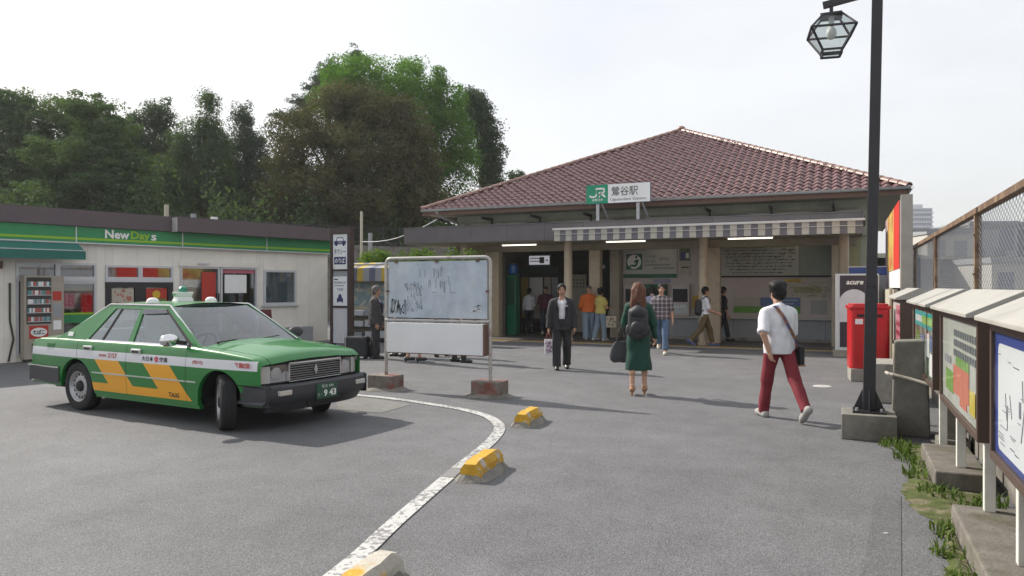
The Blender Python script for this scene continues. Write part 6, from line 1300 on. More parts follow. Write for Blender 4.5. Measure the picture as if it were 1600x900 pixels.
# lettering on the visible side and the other side
for s in (-1, 1):
    yy = s*.8535; rt = (1, 0, 0) if s < 0 else (-1, 0, 0)
    def tx_text(st_, xa, xb, z, h, m, nm='lettering', bold=.02):
        mb = MB(); f_ = s*(halfw(z+h/2)*taper((xa+xb)/2)+.0035); text(mb, st_, (xa if s < 0 else xb, f_, z), rt, Z3, h, xb-xa, bold=bold); part(nm, mb, m, tx, kind='stuff')
    tx_text('大日本', .08, .305, .722, .06, M_BLACK); tx_text('交通', .42, .57, .722, .06, M_BLACK); tx_text('2157', -.61, -.42, .725, .062, M_RED); tx_text('東京無線', 1.60, 1.95, .722, .062, M_RED); tx_text('(有川)', 1.02, 1.20, .728, .05, M_RED); tx_text('TAXI', .58, .77, .32, .055, M_BLACK); tx_text('東京無線', -.80, -.64, .735, .032, M_RED)
    mb = MB(); mb.lathe([(.001, 0), (.036, 0), (.036, .003)], 18, M=Matrix.Translation((.365, s*(halfw(.75)+.003), .752)) @ Matrix.Rotation(R(90), 4, 'X')); part('roundel', mb, mat('roundel_pink', (0.55, 0.12, 0.16), .5), tx)
mb = MB(); 
p4 = [Vector(U(x, z, -1, .006)) for x, z in ((-1.62, .965), (-1.50, .965), (-1.50, 1.02), (-1.62, 1.02))]; mb.add(p4, [(0, 1, 2, 3)]); part('sticker', mb, M_WHITE, tx)
mb = MB(); mb.cb((-1.93, -(halfw(.80)*taper(-1.93)+.001), .815), (.16, .006, .09)); part('fuel_flap', mb, M_PAINT, tx, bevel=.002)
# ================================================================== PEOPLE
def surf_nets(D, lo, h):
    s = D < 0; nx, ny, nz = D.shape; cnt = np.zeros((nx-1, ny-1, nz-1), np.float32); acc = np.zeros((3, nx-1, ny-1, nz-1), np.float32)
    for ax in range(3):
        o1, o2 = [q for q in range(3) if q != ax]
        for d1 in (0, 1):
            for d2 in (0, 1):
                a = [slice(0, -1)]*3; a[o1] = slice(d1, D.shape[o1]-1+d1); a[o2] = slice(d2, D.shape[o2]-1+d2); b = list(a); b[ax] = slice(1, None)
                A = D[tuple(a)]; B = D[tuple(b)]; m = (A < 0) != (B < 0); t = np.where(m, A/np.where(m, A-B, 1), 0)
                cnt += m; acc[ax] += t; acc[o1] += m*d1; acc[o2] += m*d2
    act = cnt > 0; idx = -np.ones(cnt.shape, np.int64); idx[act] = np.arange(act.sum()); ii = np.argwhere(act); V = (acc[:, act]/cnt[act]).T+ii; V = np.array(lo)+V*h
    F = []
    for ax in range(3):
        o1, o2 = [(1, 2), (2, 0), (0, 1)][ax]
        a = [slice(None)]*3; a[ax] = slice(0, -1); a[o1] = slice(1, -1); a[o2] = slice(1, -1); b = list(a); b[ax] = slice(1, None)
        sa, sb = s[tuple(a)], s[tuple(b)]; e = np.argwhere(sa != sb)
        if not len(e): continue
        fl = sa[tuple(e.T)]; base = e.copy(); base[:, o1] += 1; base[:, o2] += 1
        def cell(d1, d2): q = base.copy(); q[:, o1] -= d1; q[:, o2] -= d2; return idx[q[:, 0], q[:, 1], q[:, 2]]
        Q = np.stack([cell(1, 1), cell(0, 1), cell(0, 0), cell(1, 0)], 1); Q[~fl] = Q[~fl][:, ::-1]; F.append(Q)
    return V, np.concatenate(F)
def vec(*a): return np.array(a, np.float64)
def cap(p0, p1, r0, r1=None, fy=1.0, cut=None): return ('c', np.array(p0, float), np.array(p1, float), r0, r0 if r1 is None else r1, fy, cut)
def ell(c, r, cut=None): return ('e', np.array(c, float), np.array(r, float), cut)
def field(prims, k, h, off=0.0, cuts=(), minus=(), fold=0.0, pad=.03):
    lo = np.array([1e9]*3); hi = -lo
    for p in prims:
        if p[0] == 'c': r = max(p[3], p[4])+off+pad; lo = np.minimum(lo, np.minimum(p[1], p[2])-r); hi = np.maximum(hi, np.maximum(p[1], p[2])+r)
        else: lo = np.minimum(lo, p[1]-p[2]-off-pad); hi = np.maximum(hi, p[1]+p[2]+off+pad)
    n = np.ceil((hi-lo)/h).astype(int)+1; ax = [lo[i]+h*np.arange(n[i]) for i in range(3)]; D = np.full(n, .3, np.float32)
    def ev(p, sl):
        X = ax[0][sl[0]][:, None, None]; Y = ax[1][sl[1]][None, :, None]; Z = ax[2][sl[2]][None, None, :]
        if p[0] == 'c':
            a, b, r0, r1, fy, cut = p[1:]; d = b-a; dd = max(1e-9, d@d); t = np.clip(((X-a[0])*d[0]+(Y-a[1])*d[1]+(Z-a[2])*d[2])/dd, 0, 1)
            v = np.sqrt((X-a[0]-t*d[0])**2+((Y-a[1]-t*d[1])/fy)**2+(Z-a[2]-t*d[2])**2)-(r0+(r1-r0)*t)
        else:
            c, r, cut = p[1:]; q = np.sqrt(((X-c[0])/r[0])**2+((Y-c[1])/r[1])**2+((Z-c[2])/r[2])**2); v = (q-1)*min(r)
        v = v-off
        if cut is not None: nrm, c0 = cut; v = np.maximum(v, X*nrm[0]+Y*nrm[1]+Z*nrm[2]-c0)
        return v
    for p in prims:
        if p[0] == 'c': r = max(p[3], p[4])+off+3*k+2*h; a, b = np.minimum(p[1], p[2])-r, np.maximum(p[1], p[2])+r
        else: a, b = p[1]-p[2]-off-3*k-2*h, p[1]+p[2]+off+3*k+2*h
        i0 = np.clip(((a-lo)/h).astype(int), 0, n-1); i1 = np.clip(((b-lo)/h).astype(int)+2, 1, n); sl = tuple(slice(i0[j], i1[j]) for j in range(3)); v = ev(p, sl); A = D[sl]
        hh = np.clip(.5+.5*(A-v)/k, 0, 1); D[sl] = A*(1-hh)+v*hh-k*hh*(1-hh)
    full = tuple(slice(0, n[j]) for j in range(3))
    if fold:
        X = ax[0][:, None, None]; Y = ax[1][None, :, None]; Z = ax[2][None, None, :]
        D = D+fold*(np.sin(21*Z+9*X+5*np.sin(11*X+3*Y))*.6+np.sin(34*X+12*Z+17*Y)*.5+np.sin(13*Z-19*Y)*.4)
    for p in minus: D = np.maximum(D, -ev(p, full)-off)
    for nrm, c0 in cuts: D = np.maximum(D, ax[0][:, None, None]*nrm[0]+ax[1][None, :, None]*nrm[1]+ax[2][None, None, :]*nrm[2]-c0)
    D[0] = D[-1] = .1; D[:, 0] = D[:, -1] = .1; D[:, :, 0] = D[:, :, -1] = .1
    return surf_nets(D, lo, h)
def np_mesh(name, VF, m):
    V = np.concatenate([v for v, f in VF]); o = 0; Fs = []
    for v, f in VF: Fs.append(f+o); o += len(v)
    F = np.concatenate(Fs); me = bpy.data.meshes.new(name); me.vertices.add(len(V)); me.vertices.foreach_set('co', V.astype(np.float32).ravel()); me.loops.add(F.size); me.loops.foreach_set('vertex_index', F.astype(np.int32).ravel()); me.polygons.add(len(F)); me.polygons.foreach_set('loop_start', np.arange(0, F.size, 4, dtype=np.int32)); me.polygons.foreach_set('loop_total', np.full(len(F), 4, dtype=np.int32)); me.polygons.foreach_set('use_smooth', np.ones(len(F), bool)); me.materials.append(m); me.update(calc_edges=True); return me
M_SKIN = mat('skin', (0.46, 0.27, 0.185), .5, var=.12, vs=25)
M_SKINT = mat('skin_tanned', (0.36, 0.195, 0.125), .5, var=.12, vs=25)
def cloth(name, col, rough=.85, var=.16, **k): return mat('cloth_'+name, col, rough, var=var, vs=10, bump=.35, bs=38, **k)
M_HBLK = mat('hair_black', (0.009, 0.008, 0.0075), .6, spec=.25, var=.3, vs=40, bump=.4, bs=90); M_HBR = mat('hair_chestnut', (0.105, 0.042, 0.022), .6, spec=.3, var=.35, vs=40, bump=.5, bs=90); M_HGR = mat('hair_grey', (0.12, 0.115, 0.11), .7, spec=.2, var=.35, vs=40, bump=.4, bs=90)
def person(loc, rz, label, top, bottom, shoes, hair, H=1.70, legs=((8, 6, 0), (-8, 10, 0)), arms=((5, 9, 12, 0), (5, 9, 12, 0)), sleeve=1.0, lean=0, head_turn=0, build=1.0, top_off=.016, hem=None, skin=None, style='shirt', bottom_hem=.06, baggy=.014, hairstyle='short', face=False, heel=0.0, h=.014, group=None, untuck=0.0, fold=.0045, mats2=None):
    """legs/arms: (person's right, person's left); angles in degrees: forward swing, bend, ..."""
    skin = skin or M_SKIN; sc = H/1.765; b = build; Z0 = .90
    t = None
    legj = []; zmin = 9
    for sg, (th, kb, fp) in zip((-1, 1), legs):
        hip = vec(sg*.088*b, 0, 0); a1 = R(th); a2 = R(th-kb); kn = hip+.43*vec(sg*.03, -math.sin(a1), -math.cos(a1)); an = kn+.40*vec(0, -math.sin(a2), -math.cos(a2)); q = R(fp)
        rot = lambda y, z, q=R(-fp): vec(0, y*math.cos(q)-z*math.sin(q), y*math.sin(q)+z*math.cos(q))
        heelp = an+rot(.045, -.045); ball = an+rot(-.115, -.05); toe = an+rot(-.17, -.055); zmin = min(zmin, heelp[2]-.038-heel, ball[2]-.034, toe[2]-.03); legj.append((hip, kn, an, heelp, ball, toe, rot))
    up = -zmin
    legj = [tuple((p+vec(0, 0, up)) if isinstance(p, np.ndarray) else p for p in L_) for L_ in legj]; zh = up
    la = R(lean); rl = lambda p: vec(p[0], p[1]*math.cos(la)-(p[2])*math.sin(la), p[1]*math.sin(la)+p[2]*math.cos(la))+vec(0, 0, zh)
    pel, wst, chs, shz = rl(vec(0, 0, .05)), rl(vec(0, 0, .18)), rl(vec(0, 0, .34)), .455
    nk0, nk1, hd = rl(vec(0, .005, .46)), rl(vec(0, -.01, .58)), rl(vec(0, -.02, .69))
    torso = [ell(pel, (.168*b, .118*b, .13)), ell(wst, (.145*b, .105*b, .17)), ell(chs, (.165*b, .118*b, .18)), cap(rl(vec(-.115*b, .0, shz-.022)), rl(vec(.115*b, .0, shz-.022)), .060, fy=1.0), cap(rl(vec(0, .012, shz+.035)), rl(vec(.12*b, .005, shz-.012)), .052, .046), cap(rl(vec(0, .012, shz+.035)), rl(vec(-.12*b, .005, shz-.012)), .052, .046)]
    armj = []
    for sg, A in zip((-1, 1), arms):
        sw, ab, eb, inn = A; S_ = rl(vec(sg*.170*b, 0, shz-.030)); a = R(sw); bb_ = R(ab); d1 = vec(sg*math.sin(bb_), -math.sin(a)*math.cos(bb_), -math.cos(a)*math.cos(bb_)); E = S_+.275*d1; a2 = R(sw+eb); d2 = vec(-sg*inn+sg*math.sin(bb_)*.4, -math.sin(a2), -math.cos(a2)); d2 /= np.linalg.norm(d2); Wp = E+.245*d2; armj.append((S_, E, Wp, d1, d2, sg))
    arm_p = lambda o=0: [q for S_, E, Wp, d1, d2, sg in armj for q in (cap(S_, E, .05*b, .041), cap(E, Wp, .041, .028))]
    leg_p = [q for hip, kn, an, *_ in legj for q in (cap(hip, kn, .082*b, .056*b), cap(kn+vec(0, .012, 0), kn+(an-kn)*.45+vec(0, .018, 0), .054*b, .052*b), cap(kn, an, .050*b, .036))]
    ca, sa = math.cos(R(head_turn)), math.sin(R(head_turn)); hp = lambda x, y, z: hd+vec(x*ca-y*sa, x*sa+y*ca, z)
    head = [ell(hp(0, .008, .018), (.077, .096, .098)), ell(hp(0, -.022, -.045), (.056, .066, .068)), cap(nk0, nk1, .054*b, .050), cap(hp(0, -.092, .005), hp(0, -.104, -.018), .009, .013), ell(hp(.078, .012, -.008), (.012, .02, .03)), ell(hp(-.078, .012, -.008), (.012, .02, .03)), ell(hp(0, -.078, -.052), (.022, .014, .008))]
    feet_skin = [q for hip, kn, an, he, ba, to, _ in legj for q in (cap(an, he, .036, .03), cap(an, ba, .034, .028), cap(ba, to, .028, .02))]
    body = field(torso+arm_p()+leg_p+head+feet_skin, .018, h)
    hands = []
    for S_, E, Wp, d1, d2, sg in armj:
        # palm faces the thigh; fingers slightly curled forward
        side = vec(1, 0, 0)-d2*d2[0]; side /= np.linalg.norm(side); fwd = np.cross(d2, side)*1.0; fwd = fwd if fwd[1] < 0 else -fwd; inn_ = -sg*side
        pr = [cap(Wp-d2*.02, Wp+d2*.035, .026, .028, 1), cap(Wp+d2*.03-fwd*.02, Wp+d2*.075-fwd*.028, .018, .016), cap(Wp+d2*.03+fwd*.018, Wp+d2*.078+fwd*.024, .018, .016)]
        for q, (o_, ln_) in enumerate(((.028, .062), (.010, .072), (-.009, .068), (-.027, .052))):
            k0 = Wp+d2*.078+fwd*o_; k1 = k0+d2*ln_*.5+inn_*.008; k2 = k1+d2*ln_*.38+inn_*.026; pr += [cap(k0, k1, .0095, .0088), cap(k1, k2, .0088, .007)]
        t0 = Wp+d2*.03+fwd*.028; t1 = t0+d2*.03+fwd*.026+inn_*.01; t2 = t1+d2*.032+fwd*.006+inn_*.008; pr += [cap(t0, t1, .013, .011), cap(t1, t2, .011, .008)]
        hands.append(field(pr, .006, .0075 if h < .013 else .009, pad=.015))
    o = bpy.data.objects.new('person', np_mesh('person', [body]+hands, skin)); C.objects.link(o); o.location = loc; o.rotation_euler = (0, 0, R(rz)); o.scale = (sc, sc, sc); tag(o, label, 'person', group)
    J = dict(arm=armj, leg=legj, hd=hd, zh=zh, chs=chs, rl=rl, hp=hp, sc=sc, obj=o, shz=shz)
    add = lambda nm, VF, m: put(nm, np_mesh(nm, [VF] if isinstance(VF, tuple) else VF, m), o)
    neck = cap(rl(vec(0, -.035, .475)), rl(vec(0, -.03, .64)), .056, .075)
    # trousers / skirt
    if style != 'dress':
        lp_ = []
        for hip, kn, an, *_ in legj:
            d = an-kn; L_ = np.linalg.norm(d); d = d/L_; e = an+d*(.03-bottom_hem)
            lp_ += [cap(hip, kn, .084*b, .060*b), cap(kn, e+d*.05, .060*b, .046*b+baggy*.35, cut=(d, float(d @ e)))]
        add('trousers' if bottom_hem < .3 else 'skirt', field([ell(pel, (.168*b, .120*b, .13)), ell(rl(vec(0, 0, .12)), (.150*b, .11*b, .07))]+lp_, .02, h, baggy, cuts=[((0, 0, 1), float(zh+(.165 if (hem is None or hem > .05) else (.11 if style == 'jacket' else .045))))], fold=fold), bottom)
    # top
    sl = []
    for S_, E, Wp, d1, d2, sg in armj:
        if sleeve <= .5:
            e = S_+d1*.275*(sleeve*2); sl.append(cap(S_, e+d1*.06, .054*b, .052, cut=(d1, float(d1 @ e))))
        else:
            f_ = (sleeve-.5)*2; e = E+d2*.245*f_; sl += [cap(S_, E, .053*b, .045), cap(E, e+d2*.05, .045, .036, cut=(d2, float(d2 @ e)))]
    if style == 'dress':
        hm = hem if hem is not None else .42
        mid = vec(0, 0, 0); lk = (legj[0][1]+legj[1][1])/2; zz_ = float(hm); kx = (legj[0][2]+legj[1][2])/2
        sk = [cap(vec(-.05, 0, zh-.02), vec(-.075, lk[1]*.8, zz_-.05), .12*b, .135*b, cut=((0, 0, -1), -zz_)), cap(vec(.05, 0, zh-.02), vec(.075, lk[1]*.8, zz_-.05), .12*b, .135*b, cut=((0, 0, -1), -zz_))]
        add('dress', field(torso+sl+sk, .03, h, top_off, minus=[neck], fold=fold*1.6), top)
    else:
        hemz = zh+(.10 if hem is None else hem)
        tor2 = torso+[cap(vec(0, 0, zh+.14), vec(0, 0, hemz-.04), .150*b, .166*b+max(0, baggy-.008), fy=.80)] if (hem is not None and hem < .05) else torso
        nrm = rl(vec(0, 0, 1))-vec(0, 0, zh); minus = []
        if style == 'jacket': minus = [cap(rl(vec(0, -.150, .60)), rl(vec(0, -.180, .38)), .135, .122), cap(rl(vec(0, -.180, .38)), rl(vec(0, -.20, -.02)), .122, .082)]
        if style == 'jacket': add('shirt', field(torso+[cap(nk0, rl(vec(0, -.005, .53)), .060, .060)], .02, h, .008, cuts=[(tuple(nrm), float(nrm @ rl(vec(0, 0, .535)))), ((0, 0, -1), -float(zh+.03))], minus=[cap(rl(vec(0, -.06, .50)), rl(vec(0, -.06, .62)), .052)]), mats2['shirt'])
        add('jacket' if style == 'jacket' else ('hoodie' if style == 'hoodie' else 'shirt'), field(tor2+sl, .025, h, top_off, cuts=[((0, 0, -1), -float(hemz))], minus=minus+[neck], fold=fold), top)
        if style == 'jacket':
            ty = []
            y0 = -.135*b; mb = MB(); pts_ = [rl(vec(0, -.075, .485)), rl(vec(0, -.130*b, .42)), rl(vec(0, -.136*b, .32)), rl(vec(0, -.128*b, .20)), rl(vec(0, -.125*b, .13))]; ws = [.022, .026, .034, .042, .008]
            for k_ in range(4):
                p, q = pts_[k_], pts_[k_+1]; mb.hexa([Vector(p)+Vector((-ws[k_], -.004, 0)), Vector(p)+Vector((ws[k_], -.004, 0)), Vector(p)+Vector((ws[k_], .006, 0)), Vector(p)+Vector((-ws[k_], .006, 0)), Vector(q)+Vector((-ws[k_+1], -.004, 0)), Vector(q)+Vector((ws[k_+1], -.004, 0)), Vector(q)+Vector((ws[k_+1], .006, 0)), Vector(q)+Vector((-ws[k_+1], .006, 0))])
            part('tie', mb, mats2['tie'], o)
            for sg in (-1, 1):
                mb = MB(); p0, p1, p2 = [Vector(rl(vec(*v))) for v in ((sg*.060, -.070*b, .495), (sg*.118, -.138*b, .37), (sg*.066, -.152*b, .12))]; m_ = Vector(rl(vec(sg*.074, -.150*b, .36))); mb.add([p0, p1, p2, m_, p0+Vector((0, .01, 0)), p2+Vector((0, .01, 0))], [(0, 1, 2), (0, 3, 2), (1, 0, 4), (2, 5, 4, 0)]); part('lapel', mb, top, o)
        elif style == 'shirt' or style == 'hoodie':
            add('collar', field([cap(rl(vec(-.035, -.03, .50)), rl(vec(.035, -.03, .50)), .045), cap(rl(vec(-.035, .035, .51)), rl(vec(.035, .035, .51)), .048)], .02, h, 0.004, cuts=[(tuple(nrm), float(nrm @ rl(vec(0, 0, .532)))), (tuple(-nrm), -float(nrm @ rl(vec(0, 0, .47))))]), mats2['collar'] if mats2 and 'collar' in mats2 else top)
    # shoes
    sp_ = []
    for hip, kn, an, he, ba, to, rot in legj:
        sp_ += [cap(he+vec(0, 0, .004), ba, .042, .042, cut=(tuple(-(rot(0, 1))), -float((rot(0, 1)) @ (ba+rot(0, -.033))))), cap(ba, to, .043, .030, cut=(tuple(-(rot(0, 1))), -float((rot(0, 1)) @ (ba+rot(0, -.033)))))]
        if heel == 0: sp_.append(cap(an+vec(0, .005, -.02), he, .042, .044))
    for i in (0, 1):
        n_ = len(sp_)//2; VF = field(sp_[i*n_:(i+1)*n_], .012, min(h, .010), .004, pad=.02); add('shoe', VF, shoes)
        if heel:
            hip, kn, an, he, ba, to, rot = legj[i]; mb = MB(); mb.tube(he+rot(.0, -.01), he+rot(.012, -.038-heel), .026, .014, 8); part('shoe_heel', mb, shoes, o)
            mb = MB(); a_ = an+rot(0, .005); mb.lathe([(.043, -.008), (.046, 0), (.043, .008)], 12, M=Matrix.Translation(Vector(a_.tolist()))); part('ankle_strap', mb, shoes, o)
    # hair
    if hairstyle == 'short': VF = field([ell(hp(0, .016, .032), (.086, .104, .100)), ell(hp(0, .045, -.02), (.075, .068, .075))], .02, min(h, .011), .004, minus=[ell(hp(0, -.125, -.02), (.088, .100, .098)), ell(hp(0, -.06, -.075), (.12, .07, .07))], fold=.0035)
    elif hairstyle == 'tousled': VF = field([ell(hp(0, .015, .040), (.093, .110, .108)), ell(hp(0, .05, -.015), (.083, .075, .078)), ell(hp(.03, -.02, .10), (.06, .07, .045)), ell(hp(-.04, .03, .10), (.06, .06, .045)), ell(hp(.05, .05, .07), (.055, .06, .055))], .03, min(h, .010), .003, minus=[ell(hp(0, -.12, -.04), (.09, .105, .085))], fold=.006)
    elif hairstyle == 'long': VF = field([ell(hp(0, .02, .034), (.094, .112, .104)), cap(hp(-.055, .06, .0), hp(-.075, .095, -.30), .062, .045), cap(hp(.055, .06, .0), hp(.075, .095, -.30), .062, .045), cap(hp(0, .08, -.02), hp(0, .125, -.36), .068, .045), cap(hp(.08, .02, .0), hp(.11, .04, -.22), .03, .025), cap(hp(-.08, .02, .0), hp(-.11, .04, -.22), .03, .025)], .02, min(h, .011), .004, minus=[ell(hp(0, -.115, -.04), (.085, .105, .095))], fold=.008)
    elif hairstyle == 'bun': VF = field([ell(hp(0, .016, .030), (.086, .104, .098)), ell(hp(0, .11, .05), (.045, .045, .045)), ell(hp(0, .05, -.03), (.072, .062, .07))], .02, min(h, .011), .004, minus=[ell(hp(0, -.115, -.04), (.09, .105, .088))], fold=.004)
    elif hairstyle == 'cap': VF = field([ell(hp(0, .008, .05), (.088, .106, .078)), cap(hp(-.04, -.11, .04), hp(.04, -.11, .04), .02, fy=2.2)], .015, min(h, .011), .003, cuts=[((0, 0, -1), -float(hd[2]+.028))])
    add('hat' if hairstyle == 'cap' else 'hair', VF, hair)
    if face:
        for sx in (-1, 1):
            mb = MB(); mb.ball(hp(sx*.031, -.078, .008), .0105, 8, 6, sc=(1.3, .7, .8)); e_ = part('eye', mb, M_BLACK, o); mb = MB(); p, q = hp(sx*.018, -.084, .030), hp(sx*.048, -.072, .031); mb.bar(p, q, .008, .007); part('eyebrow', mb, M_HBLK, o)
        mb = MB(); mb.ball(hp(0, -.086, -.052), .012, 8, 6, sc=(1.9, .6, .45)); part('mouth', mb, mat('lips', (0.25, 0.09, 0.07), .5), o)
    J['world'] = lambda p: Vector(loc)+Matrix.Rotation(R(rz), 3, 'Z') @ (Vector(p)*sc)
    return J
C_BLK = cloth('black_suit', (0.022, 0.022, 0.025)); C_CHAR = cloth('charcoal_suit', (0.04, 0.038, 0.04)); C_WHT = cloth('white_shirt', (0.66, 0.66, 0.70)); C_GRN = cloth('bottle_green', (0.008, 0.052, 0.036)); C_CRIM = cloth('crimson_chino', (0.185, 0.018, 0.028)); C_JEAN = cloth('blue_denim', (0.085, 0.14, 0.235)); C_PALEJ = cloth('pale_denim', (0.20, 0.26, 0.33)); C_ORG = cloth('orange_fleece', (0.60, 0.135, 0.022)); C_YEL = cloth('soft_yellow', (0.52, 0.43, 0.13)); C_MAR = cloth('maroon_knit', (0.085, 0.02, 0.035)); C_OLV = cloth('khaki_olive', (0.12, 0.085, 0.04)); C_LAV = cloth('lavender_shirt', (0.30, 0.30, 0.42)); S_BLK = mat('black_leather', (0.014, 0.013, 0.013), .35, coat=.3); S_TAN = mat('tan_leather', (0.30, 0.16, 0.08), .5); S_GREY = mat('grey_sneaker', (0.34, 0.33, 0.32), .8); S_WHT = mat('pale_sneaker', (0.5, 0.48, 0.42), .8); S_BLUE = mat('blue_sneaker', (0.07, 0.10, 0.22), .8)
def plaid():
    m = cloth('plaid_shirt', (0.075, 0.06, 0.068)); t = m.node_tree; N = t.nodes.new; K = t.links.new; b = t.nodes['Principled BSDF']; tc = N('ShaderNodeTexCoord'); sp = N('ShaderNodeSeparateXYZ'); K(tc.outputs['Object'], sp.inputs[0]); src = b.inputs['Base Color'].links[0].from_socket; tot = None
    for ax, f_ in ((0, 62), (2, 62)):
        a = N('ShaderNodeMath'); a.operation = 'MULTIPLY'; a.inputs[1].default_value = f_; K(sp.outputs[ax], a.inputs[0]); s_ = N('ShaderNodeMath'); s_.operation = 'SINE'; K(a.outputs[0], s_.inputs[0]); g = N('ShaderNodeMath'); g.operation = 'GREATER_THAN'; g.inputs[1].default_value = .55; K(s_.outputs[0], g.inputs[0])
        if tot is None: tot = g.outputs[0]
        else: ad = N('ShaderNodeMath'); ad.operation = 'ADD'; K(tot, ad.inputs[0]); K(g.outputs[0], ad.inputs[1]); tot = ad.outputs[0]
    h_ = N('ShaderNodeMath'); h_.operation = 'MULTIPLY'; h_.inputs[1].default_value = .42; K(tot, h_.inputs[0]); x = N('ShaderNodeMix'); x.data_type = 'RGBA'; K(h_.outputs[0], x.inputs['Factor']); K(src, x.inputs['A']); x.inputs['B'].default_value = (.40, .36, .38, 1); K(x.outputs['Result'], b.inputs['Base Color']); return m
C_PLD = plaid()
# 1 the man in the black suit, walking towards the camera
p1 = person((-5.07, 13.79, 0), 22, 'man in a black suit and white tie walking with a paper bag', C_BLK, C_BLK, S_BLK, M_HBLK, H=1.71, legs=((10, 4, 0), (-6, 12, -8)), arms=((4, 13, 10, 0), (-2, 15, 22, .1)), style='jacket', hem=-.12, top_off=.026, baggy=.024, face=True, h=.011, skin=M_SKINT, build=1.06, bottom_hem=.0, mats2=dict(shirt=C_WHT, tie=mat('tie_white', (0.62, 0.62, 0.63), .6)))
mb = MB(); p = p1['rl'](vec(.095, -.150, .37)); mb.cb(p, (.05, .012, .018)); part('pocket_square', mb, C_WHT, p1['obj'])
def bag(name, label, cat, hang, w, d, hgt, m, rz, handle, hm, pattern=None):
    t = thing(name, label, cat, (hang.x, hang.y, hang.z-handle-hgt), R(rz)); mb = MB(); mb.hexa([(-w*.46, -d/2, 0), (w*.46, -d/2, 0), (w*.46, d/2, 0), (-w*.46, d/2, 0), (-w/2, -d*.35, hgt), (w/2, -d*.35, hgt), (w/2, d*.35, hgt), (-w/2, d*.35, hgt)]); part('bag_body', mb, m, t, bevel=min(.02, d*.2), seg=2)
    for sy in (-1, 1):
        pts = [(-w*.25, sy*d*.3, hgt-.01)]+[(-w*.25*math.cos(a)*1.0, sy*d*.3*(1-math.sin(a)), hgt+handle*math.sin(a)) for a in [math.pi*i/8 for i in range(1, 8)]]+[(w*.25, sy*d*.3, hgt-.01)]; mb = MB(); mb.path(pts, .007, 6); part('handle', mb, hm, t, smooth=True)
    if pattern:
        mb = MB(); rr = random.Random(3)
        for i in range(22): x = rr.uniform(-w*.4, w*.34); z = rr.uniform(.03, hgt-.06); mb.box(x, x+.03, -d/2*1.02-.002, -d/2*1.02, z, z+.03)
        part('bag_print', mb, pattern, t, kind='stuff')
    return t
hw = p1['world'](p1['arm'][0][2]+p1['arm'][0][4]*.09)
bag('paper_bag', 'white patterned paper bag hanging from the suited man\'s hand', 'paper bag', hw, .16, .09, .30, mat('paper_white', (0.60, 0.58, 0.60), .7, var=.2, vs=18), 22, .13, mat('red_cord', (0.30, 0.03, 0.03), .7), mat('bag_print_violet', (0.30, 0.16, 0.26), .6))
# 2 the woman in green, walking away
p2 = person((-2.82, 10.99, 0), 192, 'woman with long chestnut hair in a bottle green dress walking away', C_GRN, C_GRN, S_TAN, M_HBR, H=1.66, legs=((6, 10, 0), (-4, 6, 0)), arms=((6, 17, 18, .05), (8, 14, 62, .1)), style='dress', hem=.40, heel=.055, hairstyle='long', h=.011, build=.92, top_off=.014)
bp2 = thing('backpack', 'black backpack worn over the bottle green dress', 'backpack', p2['world'](p2['rl'](vec(0, .17, .10))), R(192))
bp2.location.z = 0; bz = (p2['zh'])*p2['sc']
def bpart(nm, prims, m, k=.02, hh=.011): put(nm, np_mesh(nm, [field(prims, k, hh)], m), bp2)
M_PACK = mat('pack_nylon', (0.018, 0.019, 0.024), .6, var=.25, vs=12, bump=.4, bs=30)
bpart('pack_body', [cap((-.07, .02, bz+.04), (-.07, .01, bz+.33), .085, .075), cap((.07, .02, bz+.04), (.07, .01, bz+.33), .085, .075), cap((0, .03, bz+.02), (0, .02, bz+.36), .1, .085)], M_PACK)
bpart('front_pocket', [ell((0, .10, bz+.11), (.105, .055, .105))], M_PACK, .02)
bpart('pack_flap', [ell((0, .07, bz+.33), (.115, .065, .085))], M_PACK, .02)
for sx in (-1, 1):
    mb = MB(); mb.path([(sx*.09, -.06, bz+.40), (sx*.10, -.12, bz+.475), (sx*.105, -.20, bz+.47), (sx*.11, -.295, bz+.36), (sx*.13, -.26, bz+.18), (sx*.12, -.02, bz+.05)], .017, 6); part('strap', mb, M_PACK, bp2, smooth=True)
    mb = MB(); mb.ball((sx*.145, .02, bz+.08), .05, 10, 8, sc=(.7, 1, 1.5)); part('side_pocket', mb, M_PACK, bp2, smooth=True)
mb = MB(); mb.path([(-.03, .0, bz+.44), (-.02, .0, bz+.475), (.02, .0, bz+.475), (.03, .0, bz+.44)], .009, 6); part('grab_loop', mb, M_PACK, bp2)
e2 = p2['world'](p2['arm'][1][1]+p2['arm'][1][4]*.12)
tb = thing('tote_bag', 'slouching dark grey tote bag on the green-dressed woman\'s forearm', 'tote bag', (e2.x-.05, e2.y, e2.z-.55), R(205))
M_TOTE = mat('tote_grey', (0.050, 0.050, 0.057), .8, var=.25, vs=9, bump=.4)
put('bag_body', np_mesh('bag_body', [field([cap((-.10, 0, .09), (.10, 0, .085), .095, .09, fy=.62), cap((-.085, 0, .18), (.085, 0, .185), .075, .07, fy=.55), cap((-.07, 0, .27), (.07, 0, .27), .045, .045, fy=.5)], .09, .011, fold=.004)], M_TOTE), tb)
for sy in (-.02, .02): mb = MB(); mb.path([(-.07, sy, .30), (-.045, sy, .45), (.0, sy*.5, .56), (.045, sy, .45), (.08, sy, .30)], .009, 6); part('handle', mb, M_PACK, tb, smooth=True)
